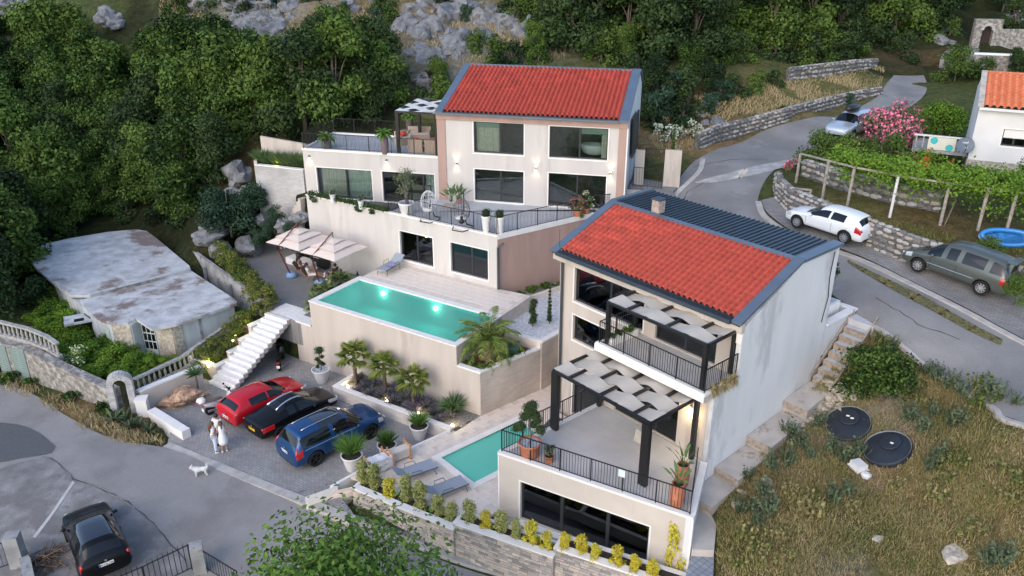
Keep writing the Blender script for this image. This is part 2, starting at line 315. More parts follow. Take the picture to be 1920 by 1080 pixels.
def groundmat():
    m = bpy.data.materials.new('ground'); m.use_nodes = True; nt = m.node_tree; n = nt.nodes; l = nt.links; p = n['Principled BSDF']; p.inputs['Roughness'].default_value = .95; p.inputs['Specular IOR Level'].default_value = .1
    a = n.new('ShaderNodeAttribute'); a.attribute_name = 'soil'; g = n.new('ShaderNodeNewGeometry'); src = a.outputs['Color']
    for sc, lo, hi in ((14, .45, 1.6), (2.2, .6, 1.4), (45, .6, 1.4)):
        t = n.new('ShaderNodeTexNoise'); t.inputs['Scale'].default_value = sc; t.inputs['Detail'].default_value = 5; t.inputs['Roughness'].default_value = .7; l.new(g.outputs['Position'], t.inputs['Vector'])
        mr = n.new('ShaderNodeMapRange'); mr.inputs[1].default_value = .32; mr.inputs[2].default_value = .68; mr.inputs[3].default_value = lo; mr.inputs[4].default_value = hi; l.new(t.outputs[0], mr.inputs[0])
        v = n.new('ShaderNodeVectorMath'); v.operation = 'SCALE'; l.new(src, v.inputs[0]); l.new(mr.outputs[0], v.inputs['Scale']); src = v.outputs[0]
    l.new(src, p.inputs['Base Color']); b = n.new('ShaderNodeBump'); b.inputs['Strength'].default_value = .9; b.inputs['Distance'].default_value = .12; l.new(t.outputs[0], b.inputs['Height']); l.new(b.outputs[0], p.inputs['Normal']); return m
me.materials.append(groundmat()); go = bpy.data.objects.new('ground', me); COL.objects.link(go); go['kind'] = 'structure'
bigg = M(); bigg.add([(-500,-200,-9),(500,-200,-9),(500,600,-9),(-500,600,-9)], [(0,1,2,3)]); struct('distant_ground', bigg, mat('far_soil', (.05,.06,.03)))

# ------------------------------------------------------------ roads and paving
MAT_ASPH = mat('asphalt', (.25,.235,.225), .9, scale=.5, var=.16, bump=.5, bscale=60, dirt=((.27,.255,.245), .35, .52), speck=.28)
MAT_ASPH2 = mat('asphalt_upper', (.215,.21,.205), .9, scale=.4, var=.16, bump=.5, bscale=60, dirt=((.25,.245,.24), .3, .56), speck=.28)
MAT_DARKA = mat('fresh_asphalt', (.10,.10,.105), .85, scale=8, bump=.6, bscale=80)
MAT_CONC = mat('old_concrete', (.21,.20,.195), .9, scale=1.1, var=.3, bump=.6, bscale=18, dirt=((.165,.155,.15), .8, .5), speck=.22)
MAT_KERB = mat('kerb_concrete', (.42,.39,.36), .85, scale=2.5, var=.15, bump=.3)
MAT_PAVE = brickmat('parking_pavers', (.33,.32,.31), (.265,.255,.25), (.12,.115,.11), .24, .12, .008, rot=radians(32), var=.3)
MAT_PAVE2 = brickmat('roadside_pavers', (.24,.235,.23), (.19,.185,.185), (.09,.085,.08), .3, .15, .008, rot=radians(35), var=.3)
MAT_PAVE3 = brickmat('forecourt_pavers', (.24,.235,.235), (.21,.205,.2), (.12,.115,.11), .2, .1, .006, rot=radians(10), var=.3)
def ribbon(name, a, b, m, dz=.03, n=40, across=10):
    A = resample(smoothline([T(*p) if len(p) == 2 else Vector(p) for p in a]), .3); D = resample(smoothline([T(*p) if len(p) == 2 else Vector(p) for p in b]), .3)
    A = [A[int(i*(len(A)-1)/n)] for i in range(n+1)]; D = [D[int(i*(len(D)-1)/n)] for i in range(n+1)]
    xy = []
    for i in range(n+1):
        for j in range(across+1): q = A[i].lerp(D[i], j/across); xy.append((q.x, q.y))
    z = hgt(xy); mb = M(); mb.v = [(x, y, zz+dz) for (x, y), zz in zip(xy, z)]; k = across+1
    mb.f = [(i*k+j, (i+1)*k+j, (i+1)*k+j+1, i*k+j+1) for i in range(n) for j in range(across)]
    return struct(name, mb, m, smooth=True)
ribbon('lower_road', [(-600,640),(-250,680),(0,722),(70,745),(130,785),(220,828),(310,841),(430,891),(560,946),(700,1000),(850,1062),(1000,1108),(1250,1190),(1600,1300)],
       [(-900,900),(-600,1100),(-400,1250),(-200,1350),(0,1400),(200,1450),(400,1480),(600,1500),(800,1520),(1000,1540),(1150,1560),(1300,1580),(1500,1600),(1900,1650)], MAT_ASPH, .07, 60, 30)
ribbon('concrete_apron', [(-300,1000),(-100,930),(0,882),(60,865),(95,860),(140,900),(200,925),(260,965),(310,1010),(355,1060),(400,1110)], [(-300,1300),(-150,1300),(-50,1320),(50,1320),(80,1320),(120,1320),(180,1330),(230,1330),(260,1340),(300,1340),(350,1350)], MAT_CONC, .082, 50, 24)
ribbon('asphalt_patch', [(-300,740),(-100,780),(0,795),(40,800),(75,815),(105,840)], [(-300,900),(-100,880),(0,870),(40,862),(75,857),(98,852)], MAT_DARKA, .09, 24, 8)
ribbon('concrete_joint', [(137,905),(100,960),(62,1010)], [(141,908),(104,963),(68,1012)], mat('pale_mortar', (.45,.44,.42)), .092, 10, 1)
ribbon('upper_road', [(2300,1010),(1920,795),(1790,718),(1690,655),(1605,588),(1480,500),(1300,430),(1262,372),(1290,315),(1335,285),(1420,252),(1520,222),(1600,207),(1645,182),(1662,158),(1676,142)],
       [(2300,840),(1920,648),(1790,578),(1700,534),(1600,486),(1500,452),(1438,408),(1421,378),(1440,332),(1480,303),(1540,275),(1600,250),(1680,218),(1728,185),(1738,162),(1732,142)], MAT_ASPH2, .05, 110, 14)
ribbon('paved_lane', [(1427,378),(1442,405),(1500,444),(1600,478),(1700,526),(1790,570),(1920,640),(2300,832)], [(1450,372),(1475,398),(1530,425),(1620,462),(1700,495),(1790,520),(1920,558),(2300,720)], MAT_PAVE2, .09, 70, 8)
#ribbon('concrete_slope', [(1655,190),(1672,165),(1680,150),(1700,136)], [(1738,182),(1742,165),(1738,150),(1725,136)], mat('pale_concrete', (.42,.41,.40), scale=1.5, var=.2), .08, 14, 8)
def kerb(name, line, m, w=.25, hh=.12, dz=0, z=None):
    L = resample(smoothline([T(*p) if len(p) == 2 else Vector(p) for p in line]), .5); mb = M(); z_ = hgt([(p.x, p.y) for p in L]) if z is None else [z]*len(L)
    V = []
    for i, p in enumerate(L):
        d = (L[min(i+1, len(L)-1)]-L[max(i-1, 0)]); d.z = 0; d.normalize(); nn = Vector((-d.y, d.x, 0))*w/2
        for s, q in ((-1, -.3), (-1, hh), (1, hh), (1, -.3)): V.append((p.x+nn.x*s, p.y+nn.y*s, z_[i]+dz+q))
    F = [(4*i+a, 4*i+b, 4*i+4+b, 4*i+4+a) for i in range(len(L)-1) for a, b in ((0,1),(1,2),(2,3))]; mb.v = V; mb.f = F+[(0,3,2,1), tuple(4*(len(L)-1)+j for j in range(4))]
    return struct(name, mb, m)
kerb('kerb', [(1421,380),(1436,410),(1500,450),(1600,484),(1700,531),(1790,576),(1920,646),(2300,838)], MAT_KERB, .32, .1)
kerb('kerb', [(1640,615),(1700,658),(1790,722),(1860,765),(1920,800),(2300,1015)], MAT_KERB, .22, .1)
kerb('kerb', [(1262,408),(1262,375),(1290,345),(1312,322),(1318,300)], MAT_KERB, .3, .1)
kerb('kerb', [G(312,834,PARK), G(430,883,PARK), G(570,939,PARK), G(662,974,PARK)], MAT_KERB, .42, .03, z=PARK)
kerb('kerb', [(662,974),(720,1000),(860,1052),(1000,1095),(1250,1170)], MAT_KERB, .3, .12)
ribbon('side_pavement', [(655,965),(690,975),(760,1000),(860,1035),(1000,1070),(1250,1140)], [(668,976),(715,997),(760,1014),(860,1049),(1000,1092),(1250,1167)], MAT_CONC, .09, 30, 4)
parking = struct('parking_pavement', M().prism(park_poly, -1.2, PARK), MAT_PAVE)
struct('forecourt_pavement', M().prism(fore_poly, .8, FORE), MAT_PAVE3)
ribbon('grass_verge_soil', [(1590,490),(1640,515),(1720,553),(1800,598),(1880,640)], [(1588,494),(1636,524),(1712,566),(1792,610),(1875,650)], mat('verge_soil', (.11,.10,.04), .95, scale=8, var=.5, bump=1), .085, 30, 3)
# cracks, tar lines and worn patches of the roads
def crack(line, w, m, dz=.095):
    L = resample([T(*p) for p in line], .35); L = [p+Vector((rnd.uniform(-.05,.05), rnd.uniform(-.05,.05), 0)) for p in L]; a = []; b = []
    z = hgt([(p.x, p.y) for p in L])
    for i, p in enumerate(L):
        d = L[min(i+1, len(L)-1)]-L[max(i-1, 0)]; d.z = 0; d.normalize(); nn = Vector((-d.y, d.x, 0))*w*rnd.uniform(.3,1)/2
        a.append((p.x+nn.x, p.y+nn.y, z[i]+dz)); b.append((p.x-nn.x, p.y-nn.y, z[i]+dz))
    struct('road_crack', M().strip(b, a), m)
dk = mat('crack_dark', (.06,.057,.052), .95); pale = mat('crack_pale', (.34,.31,.27), .95)
for l_ in ([(138,900),(190,918),(240,945),(280,975),(315,1015),(350,1055)], [(95,862),(120,880),(138,902)]): crack(l_, .05, dk)
crack([(150,902),(200,925),(255,955)], .04, pale, .097)
for l_ in ([(1275,395),(1290,360),(1340,335),(1400,325)], [(1300,315),(1380,300),(1440,300)], [(1640,560),(1720,610),(1800,640)]): crack(l_, .07, dk, .06)
ribbon('pale_road_patch', [(1330,335),(1370,325),(1430,310),(1500,297)], [(1300,345),(1350,342),(1420,328),(1495,310)], mat('worn_concrete', (.36,.35,.34), .9, scale=2, var=.2), .062, 20, 5)
# ------------------------------------------------------------ building kit
CREAM = mat('cream_render', (.50,.44,.39), .85, scale=1.6, var=.06, bump=.15, bscale=50, stretch=(1,1,.14), dirt=((.43,.375,.33), 1.3, .55), speck=.03)
PALEC = mat('pale_render', (.53,.50,.475), .85, scale=1.6, var=.05, bump=.15, bscale=50, stretch=(1,1,.14), dirt=((.465,.435,.41), 1.2, .56), speck=.03)
WHITE_R = mat('white_render', (.61,.615,.625), .85, scale=.6, var=.07, bump=.15, bscale=50, stretch=(1,1,.35), dirt=((.45,.455,.47), .5, .54))
SALMON = mat('salmon_render', (.385,.26,.22), .85, scale=1.4, var=.09, bump=.15, stretch=(1,1,.2), speck=.04)
TRIMW = mat('white_stone_cap', (.76,.73,.70), .6, scale=2, var=.05)
FRAME = onlymat('anthracite_frame', (.028,.030,.034), .35, spec=.5)
PIPE = onlymat('anthracite_pipe', (.05,.06,.07), .4)
ZINC = mat('blue_grey_zinc', (.125,.165,.215), .42, .35, scale=1.2, var=.08)
ZINCD = mat('dark_blue_zinc', (.050,.070,.090), .45, .3, scale=2, var=.1)
BLACKM = onlymat('black_metal', (.012,.012,.013), .4)
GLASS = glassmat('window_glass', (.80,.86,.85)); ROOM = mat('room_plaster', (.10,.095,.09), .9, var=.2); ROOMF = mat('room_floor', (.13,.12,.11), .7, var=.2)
ROOML = mat('room_light', (.34,.31,.26), .9, var=.1)
CURT = mat('curtain_cloth', (.66,.62,.53), .9, scale=6, var=.08); CURTG = mat('grey_green_curtain', (.60,.65,.58), .9, scale=6, var=.08); CURTD = mat('grey_curtain', (.34,.32,.32), .9, var=.1)
ROLLER = mat('green_roller_blind', (.30,.40,.33), .9, var=.05)
TILE = mat('red_roof_tile', (.36,.047,.028), .65, scale=1.5, var=.2, bump=.2, bscale=40)
TERRF = brickmat('terrace_tiles', (.47,.45,.44), (.44,.425,.415), (.40,.385,.375), .9, .45, .008, .55, rot=radians(49), bump=.1, var=.3)
TERRB = brickmat('upper_terrace_tiles', (.42,.43,.45), (.39,.40,.42), (.35,.35,.36), .9, .45, .008, .5, rot=radians(13), bump=.1, var=.25)
def wallm(mb, F, u0, u1, v, z0, z1, holes=(), th=.25, flip=1):
    """wall along F.X at depth v, thickness th towards +v, with rectangular holes (u0,u1,z0,z1)"""
    us = sorted({u0, u1, *[a for h_ in holes for a in h_[:2]]}); us = [u for u in us if u0 <= u <= u1]
    for a, b in zip(us, us[1:]):
        mid = (a+b)/2; hs = sorted([h_[2:4] for h_ in holes if h_[0] < mid < h_[1]]); z = z0
        for c, d in hs:
            if c > z+1e-3: mb.fb(F, a, b, v, v+th*flip, z, c)
            z = d
        if z1 > z+1e-3: mb.fb(F, a, b, v, v+th*flip, z, z1)
class Fside(Fr):                                    # frame whose X runs along another frame's Y
    def __init__(s, F, u): s.a = F.a+pi/2; o = F.w(u, 0); s.o = (o.x, o.y); s.X = F.Y.copy(); s.Y = -F.X
def window(par, F, u0, u1, v, z0, z1, splits=(.5,), curt=None, fw=.06, rec=.12, blind=None, open_at=None, depth=2.6, room=True, lab=None, sill=True):
    fr = M(); d0, d1 = v+rec, v+rec+.07
    us = [u0]+[u0+(u1-u0)*s for s in splits]+[u1]
    fr.fb(F, u0, u1, d0, d1, z0, z0+fw); fr.fb(F, u0, u1, d0, d1, z1-fw, z1)
    for i, u in enumerate(us):
        w = fw if i in (0, len(us)-1) else fw*1.6; a = u if i == 0 else u-w if i == len(us)-1 else u-w/2
        fr.fb(F, a, a+w, d0-.004, d1+.004, z0+fw, z1-fw)
    wo = part('window', fr, FRAME, par, label=lab)
    for a, b in zip(us, us[1:]):
        pn = M().fb(F, a+fw*.7, b-fw*.7, d0+.025, d0+.04, z0+fw, z1-fw); part('pane', pn, GLASS, wo)
    for c in (curt or ()):                           # (from, to, material)
        mb = M(); n = max(8, int((c[1]-c[0])*(u1-u0)/.045)); a = []; b = []
        for i in range(n+1):
            u = u0+(u1-u0)*(c[0]+(c[1]-c[0])*i/n); dv = v+rec+.3+.045*sin(i*1.7)+.02*sin(i*.6); a.append(F.w(u, dv, z0+.02)); b.append(F.w(u, dv, z1-.05))
        mb.strip(a, b); part('curtain', mb, c[2], wo, smooth=True)
    if blind: part('blind', M().fb(F, u0+(u1-u0)*blind[0], u0+(u1-u0)*blind[1], v+rec+.16, v+rec+.19, z1-blind[2], z1-.03), ROLLER, wo)
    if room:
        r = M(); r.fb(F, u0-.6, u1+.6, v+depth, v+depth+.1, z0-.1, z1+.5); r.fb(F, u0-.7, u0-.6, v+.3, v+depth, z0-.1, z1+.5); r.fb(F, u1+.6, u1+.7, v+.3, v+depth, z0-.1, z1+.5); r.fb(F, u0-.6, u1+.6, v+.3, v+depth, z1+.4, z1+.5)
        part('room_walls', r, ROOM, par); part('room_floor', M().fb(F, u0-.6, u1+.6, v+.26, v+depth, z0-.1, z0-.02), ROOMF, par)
    if sill:
        part('window_surround', M().fb(F, u0-.07, u1+.07, v-.03, v-.003, z0-.09, z0-.005).fb(F, u0-.07, u0-.005, v-.02, v-.003, z0, z1).fb(F, u1+.005, u1+.07, v-.02, v-.003, z0, z1).fb(F, u0-.07, u1+.07, v-.02, v-.003, z1+.002, z1+.06), TRIMW, par)
    return wo
def tinted(m, f_):                                   # the same clay, fired darker or paler
    k = m.copy(); k.name = m.name+'_batch'
    for e in [n_ for n_ in k.node_tree.nodes if n_.type == 'VALTORGB'][:1]:
        for el in e.color_ramp.elements: el.color = [min(1, c*f_) for c in el.color[:3]]+[1]
    return k
def tilemesh(pw, ln):
    mb = M(); prof = [(0,.0),(.10,.055),(.25,.125),(.42,.15),(.60,.125),(.74,.055),(.85,.0),(1.0,.0)]
    a = [(pw*(x-.5), 0, z+.020) for x, z in prof]; b = [(pw*(x-.5)*.99, ln*1.05, z+.002) for x, z in prof]; c = [(pw*(x-.5), 0, z-.004) for x, z in prof]
    k = len(prof); mb.v = a+b+c; mb.f = [(i, i+1, k+i+1, k+i) for i in range(k-1)]+[(2*k+i, 2*k+i+1, i+1, i) for i in range(k-1)]
    return mb
def tiled_roof(par, name, F, u0, u1, ve, ze, vr, zr, ncol, nrow, m, limit=300, jit=.004):
    """tiles on a slope rising from the eave (ve,ze) to the ridge (vr,zr)"""
    sl = hypot(vr-ve, zr-ze); ang = atan2(zr-ze, vr-ve); pw = (u1-u0)/ncol; ln = sl/nrow; t = tilemesh(pw, ln)
    up = F.Y*cos(ang)+Vector((0,0,sin(ang))); nn = F.X.cross(up)
    base = M(); base.box(F.w(u0, ve, ze)-nn*.12, F.X*(u1-u0), up*sl, nn*.11); ro = part(name, base, ZINCD, par)
    Rm = Matrix((F.X, up, nn)).transposed(); cells = []
    for r in range(nrow):
        for c in range(ncol):
            p = F.w(u0+(c+.5)*pw, ve, ze)+up*(r*ln); cells.append(((p-Vector((0,0,HC))).length, p+nn*rnd.uniform(-jit, jit), rnd.uniform(-.012,.012)))
    cells.sort(key=lambda q: q[0]); me = t.mesh('tile', m); me.shade_smooth(); me2 = [me]+[t.mesh('tile', tinted(m, f_)) for f_ in (.91,1.06)]; [q_.shade_smooth() for q_ in me2]; eul = Rm.to_euler()
    for d, p, a in cells[:limit]: piece('tile', rnd.choice((me2[0],me2[0],me2[1],me2[2])), ro, p, (Rm@Matrix.Rotation(a, 3, 'Z')).to_euler())
    for k_ in range(3):
        big = M()
        for d, p, a in cells[limit:]:
            if int(p.x*37+p.y*91) % 3 == k_: big.add([p+Rm@Vector(v) for v in t.v], t.f)
        if big.v: part('upper_tiles', big, me2[k_].materials[0], ro, kind='stuff', smooth=True)
    return ro
def lamp(par, pos, nrm, up=True, e=5):
    p = Vector(pos); n = Vector(nrm).normalized(); b = M(); b.lathe([(.045,0),(.05,.02),(.05,.15),(.045,.17)], (p+n*.07)-Vector((0,0,.085)), 8)
    o = part('wall_lamp', b, onlymat('lamp_grey', (.25,.25,.26), .4, .5), par)
    for s in ((1,-1) if up else (-1,)):
        g = M().lathe([(.035,0),(.035,.01)], p+n*.07+Vector((0,0,s*.09-.005)), 8); part('bulb', g, mat('lamp_glow', (1,.9,.7), emit=((1,.82,.55), 18)), o)
        ld = bpy.data.lights.new('lamp_light', 'SPOT'); ld.energy = e*3.2; ld.color = (1,.80,.52); ld.spot_size = radians(115); ld.spot_blend = .9; ld.shadow_soft_size = .03
        lo = bpy.data.objects.new('lamp_light', ld); COL.objects.link(lo); lo.location = p+n*.13+Vector((0,0,s*.12)); lo.rotation_euler = Vector((0,0,-s)).to_track_quat('Z','Y').to_euler()
def glow(pos, e, col=(1,.78,.42), r=.05):
    ld = bpy.data.lights.new('glow', 'POINT'); ld.energy = e; ld.color = col; ld.shadow_soft_size = r; lo = bpy.data.objects.new('garden_light', ld); COL.objects.link(lo); lo.location = pos
def sheet(F, u0, u1, v0, v1, z, th=.05): return M().fb(F, u0, u1, v0, v1, z-th, z)

# ------------------------------------------------------------ upper house
H1 = E('house', 'large cream two storey house with salmon corner strips and a red tiled roof', 'house', B.w(3.3, 3, TERR))
holes = [(-.04,2.96,6.86,8.8),(4.47,7.85,6.86,8.85),(-.05,2.96,9.8,11.64),(4.48,7.84,9.78,11.6)]
mb = M(); wallm(mb, B, -2.24, 8.93, 0, 6.2, 12.0, holes); mb.fb(B, -2.24, -1.99, .25, 8, 6.2, 12.0); mb.fb(B, -1.99, 8.68, 7.75, 8, 6.2, 12.6)
part('front_wall', mb, PALEC, H1)
part('side_wall', M().fb(B, 8.68, 8.93, .25, 8, 6.0, 11.998), WHITE_R, H1)['label'] = 'blank pale side wall'
for u in (8.68, -2.24):                              # gables
    P = [B.w(u, 0, 12.0), B.w(u, 6.1, 13.82), B.w(u, 8.0, 12.9), B.w(u, 8.0, 12.0)]; Q = [p+B.X*.25 for p in P]
    part('gable_wall', M().add(P+Q, [(3,2,1,0),(4,5,6,7),(0,1,5,4),(1,2,6,5),(2,3,7,6),(3,0,4,7)]), WHITE_R, H1)
mb = M(); mb.fb(B, -2.3, -1.78, -.05, -.003, 6.75, 11.68); mb.fb(B, 8.44, 8.90, -.05, -.003, 6.75, 11.68); mb.fb(B, -2.32, 8.94, -.10, -.003, 11.684, 12.03); mb.fb(B, -2.30, -2.243, 0, 4, 6.75, 11.68)
part('salmon_trim', mb, SALMON, H1)
part('corner_strip', M().fb(B, 8.90, 8.97, -.06, .1, 6.0, 11.68), TRIMW, H1)
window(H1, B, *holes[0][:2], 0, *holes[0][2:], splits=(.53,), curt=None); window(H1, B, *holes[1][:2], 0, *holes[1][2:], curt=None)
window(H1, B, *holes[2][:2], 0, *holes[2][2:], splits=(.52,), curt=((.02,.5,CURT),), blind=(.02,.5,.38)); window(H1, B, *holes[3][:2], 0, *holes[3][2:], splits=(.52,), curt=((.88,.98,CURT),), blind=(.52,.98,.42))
bt = M(); bt.lathe([(.25,0),(.42,.12),(.5,.35),(.55,.6),(.52,.62),(.45,.4),(.3,.15)], (0,0,0), 18); bt.v = [tuple(B.w(6.95+x*1.5, .95+y*.9, 9.85+z)) for x, y, z in bt.v]; part('bathtub', bt, mat('bath_white', (.75,.77,.76), .3, var=0), H1, smooth=True)
# roof
up_ = atan2(13.97-12.1, 6.1+.15)
tiled_roof(H1, 'roof', B, -1.85, 8.42, -.12, 12.16, 5.85, 13.90, 37, 15, TILE)
mb = M()
def slope_strip(mb, F, u0, u1, v0, z0, v1, z1, th): mb.box(F.w(u0, v0, z0), F.X*(u1-u0), F.w(u0, v1, z1)-F.w(u0, v0, z0), (0,0,th))
slope_strip(mb, B, -2.32, -1.87, -.3, 12.06, 6.12, 13.96, .1); slope_strip(mb, B, 8.44, 8.98, -.3, 12.06, 6.12, 13.96, .1)
mb.fb(B, -1.87, 8.44, 5.83, 6.12, 13.93, 14.04); mb.box(B.w(-2.42, 6.125, 13.93), B.X*11.45, B.w(0, 8.3, 12.85)-B.w(0, 6.125, 13.93), (0,0,.1))
part('roof_flashing', mb, ZINC, H1)
mb = M(); mb.fb(B, -1.86, 8.43, -.34, -.14, 12.04, 12.17); part('gutter', mb, ZINCD, H1); part('gutter_lip', M().fb(B, -2.42, 8.46, -.38, -.342, 12.035, 12.12), ZINC, H1)
Fs = Fside(B, 8.97); mb = M(); q = [B.pu(px, py, 9.05) for px, py in ((1186,223),(1197,205),(1194,275),(1183,297))]
mb.add(q+[p+B.X*.08 for p in q], [(3,2,1,0),(4,5,6,7),(0,1,5,4),(1,2,6,5),(2,3,7,6),(3,0,4,7)]); part('black_shutter', mb, mat('black_slats', (.02,.022,.024), .5, scale=3, var=.3), H1)
for (u, v_, z) in ((-1.15,0,9.08),(3.71,0,9.09),(8.1,-.05,9.06)): lamp(H1, B.w(u, v_-.01, z), -B.Y, e=2.2)
# left wing with the roof terrace
H2 = E('house_wing', 'low cream flat roofed wing left of the upper house carrying a railed roof terrace', 'house wing', B.w(-6.7, 2.3, 6.3))
h2 = [(-10.36,-6.68,6.34,8.26),(-5.97,-2.6,6.34,8.28)]
mb = M(); wallm(mb, B, -11.18, -2.31, 0, 3.6, 9.3, h2); mb.fb(B, -11.18, -10.93, .25, 4.6, 3.6, 9.3); mb.fb(B, -10.93, -2.26, 4.35, 4.6, 6.2, 9.3); part('wall', mb, PALEC, H2)
part('roof_terrace', M().fb(B, -11.05, -2.31, .12, 4.5, 9.302, 9.36), TERRB, H2)
part('parapet_cap', M().fb(B, -11.22, -2.312, -.04, .14, 9.302, 9.44).fb(B, -11.22, -11.04, .14, 4.64, 9.302, 9.44).fb(B, -11.04, -2.312, 4.46, 4.64, 9.302, 9.44), TRIMW, H2)
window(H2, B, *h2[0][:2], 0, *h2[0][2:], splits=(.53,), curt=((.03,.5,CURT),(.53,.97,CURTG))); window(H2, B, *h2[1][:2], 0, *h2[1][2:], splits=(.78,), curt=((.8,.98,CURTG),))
mb = M(); mb.fb(B, -4.6, -3.2, .9, 1.7, 6.34, 6.75); mb.fb(B, -4.6, -3.2, 1.5, 1.7, 6.75, 7.1); part('indoor_sofa', mb, ROOML, H2)
lamp(H2, B.w(-10.75,-.01,8.95), -B.Y, up=False, e=2.5); lamp(H2, B.w(-5.6,-.01,9.0), -B.Y, up=False, e=2.5)
# lower storey in its own direction, with the big terrace on top
H3 = E('lower_storey', 'cream lower storey under the big terrace with two windows facing the raised pool', 'house storey', C.w(-8, 8, FORE))
h3 = [(-10.19,-7.78,4.05,5.82),(-6.52,-3.99,4.07,5.83)]
mb = M(); wallm(mb, C, -17.6, -3.37, 6.71, 1.9, 6.74, h3); part('wall', mb, PALEC, H3)
a0 = C.w(-3.37, 6.71); a1 = B.w(7.31, -.80); Fr2 = Fr(degrees(atan2(a1.y-a0.y, a1.x-a0.x)), (a0.x, a0.y)); Ls = (a1-a0).length
mb = M(); mb.fb(Fr2, 0.01, Ls+2.5, .0, .25, 2.4, 6.6); part('salmon_wall', mb, SALMON, H3)
tp = [C.w(-17.6, 6.75), C.w(-3.4, 6.75), Fr2.w(Ls+.3, .1), B.w(9.0, .25), B.w(-11.1, .25)]
part('terrace_floor', M().prism([C.w(-3.45,6.9), Fr2.w(Ls+.5,.2), B.w(8.0,.3), B.w(8.0,-.003), B.w(-2.0,-.003), C.w(-11.0,9.5), C.w(-11.0,6.9)], 6.66, TERR), TERRB, H3)
part('dark_terrace_floor', M().prism([C.w(-11.0,6.9), C.w(-11.0,9.6), B.w(-2.1,.28), B.w(-11.0,.28), C.w(-17.5,6.9)], 6.1, 6.3), mat('dark_deck_tiles', (.07,.072,.075), .6, var=.2), H3)
mb = M(); mb.fb(C, -17.64, -3.33, 6.67, 6.9, 6.745, 6.83); mb.fb(Fr2, .04, Ls+.4, -.04, .22, 6.603, 6.84); part('parapet_cap', mb, TRIMW, H3)
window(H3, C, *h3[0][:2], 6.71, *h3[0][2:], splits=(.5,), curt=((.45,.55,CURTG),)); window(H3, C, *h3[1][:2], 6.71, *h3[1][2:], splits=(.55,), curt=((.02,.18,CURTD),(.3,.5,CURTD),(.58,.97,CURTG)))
part('downpipe', M().tube([C.w(-3.27,6.62,3.75), C.w(-3.27,6.62,6.2), C.w(-3.0,6.75,6.45)], .07, 8), PIPE, H3)
for u in (-14.2, -11.0, -3.9): part('render_joint', M().fb(C, u, u+.015, 6.700, 6.708, 2.3, 6.7), mat('joint', (.55,.51,.46), var=0), H3)
part('basement_vent', M().fb(Fr2, 5.7, 6.25, -.02, -.003, 5.35, 5.9), FRAME, H3)
# side terrace wall and steps right of the upper house
mb = M(); mb.fb(B, 8.95, 11.6, 1.2, 1.45, 5.6, 7.75); part_ = solo('side_wall', mb, CREAM, 'low cream wall carrying a black railing beside the upper house gable', 'wall')

# stepped wall and stairs at the left end of the lower storey
ST1 = E('garden_stairs', 'narrow cream stairs descending behind the umbrellas at the left end of the lower storey', 'stairs', C.w(-18.4, 6.9, 2.3))
pth = [(B.w(-11.5,.0),6.3)]
p0 = B.w(-11.6, .9); p1 = G(530, 444, 2.4); dr = (Vector((p1.x,p1.y,0))-Vector((p0.x,p0.y,0))); Ln = dr.length; dr.normalize(); nn = Vector((-dr.y, dr.x, 0))
for i in range(14):
    mb = M(); z = 6.1-(i+.5)*3.7/14; a = Vector((p0.x,p0.y,0))+dr*(Ln*i/14); mb.box(a-nn*.65+Vector((0,0,1.5)), dr*(Ln/14), nn*1.3, (0,0,z-1.5)); part('step', mb, CREAM, ST1)

# ------------------------------------------------------------ white brick retaining wall and planter behind
PW = E('retaining_planter', 'white brick retaining wall with a raised planter of ornamental grass left of the house wing', 'retaining wall', B.w(-13, 0, 4))
zt = 8.2; q0 = B.w(-11.2, -.1); d0_ = G(484, 312, 7.3); pl = [Vector((B.w(-11.2,.1).x, B.w(-11.2,.1).y, 0)), Vector((G(476,312,7.6).x, G(476,312,7.6).y, 0))]
WB = brickmat('white_brick', (.56,.55,.54), (.47,.46,.45), (.40,.39,.38), .3, .09, .012, .8, rot=radians(10), axis='wall', bump=.9)
A0 = G(568, 320, 7.6); A1 = G(477, 310, 7.6); A2 = G(487, 272, 8.3)
mb = M(); D1 = A0-A1; mb.box((A1.x, A1.y, 3.0), (D1.x, D1.y, 0), Vector((-D1.y, D1.x, 0)).normalized()*.3, (0,0,4.6)); part('brick_wall', mb, WB, PW)
mb = M(); mb.box((A1.x, A1.y, 7.602), (D1.x, D1.y, 0), Vector((-D1.y, D1.x, 0)).normalized()*.3, (0,0,.07)); part('cap', mb, TRIMW, PW)
D2 = Vector((A2.x-A1.x, A2.y-A1.y, 0)); mb = M(); mb.box((A2.x, A2.y+.3, 6.5), (A0.x-A2.x, A0.y-A2.y+1.6, 0), (0,.22,0), (0,0,2.35)); mb.box((A1.x-.02, A1.y, 6.0), (.2,0,0), (A2.x-A1.x, A2.y-A1.y+.3, 0), (0,0,1.9)); part('back_wall', mb, CREAM, PW)
part('soil', M().prism([(A1.x+.2,A1.y+.3),(A0.x,A0.y+.3),(A0.x,A0.y+1.8),(A2.x+.2,A2.y+.3)], 7.0, 7.45), mat('planter_soil', (.05,.04,.03), .95, scale=10, var=.4), PW)
PLANTER_BACK = (A0, A1, A2)

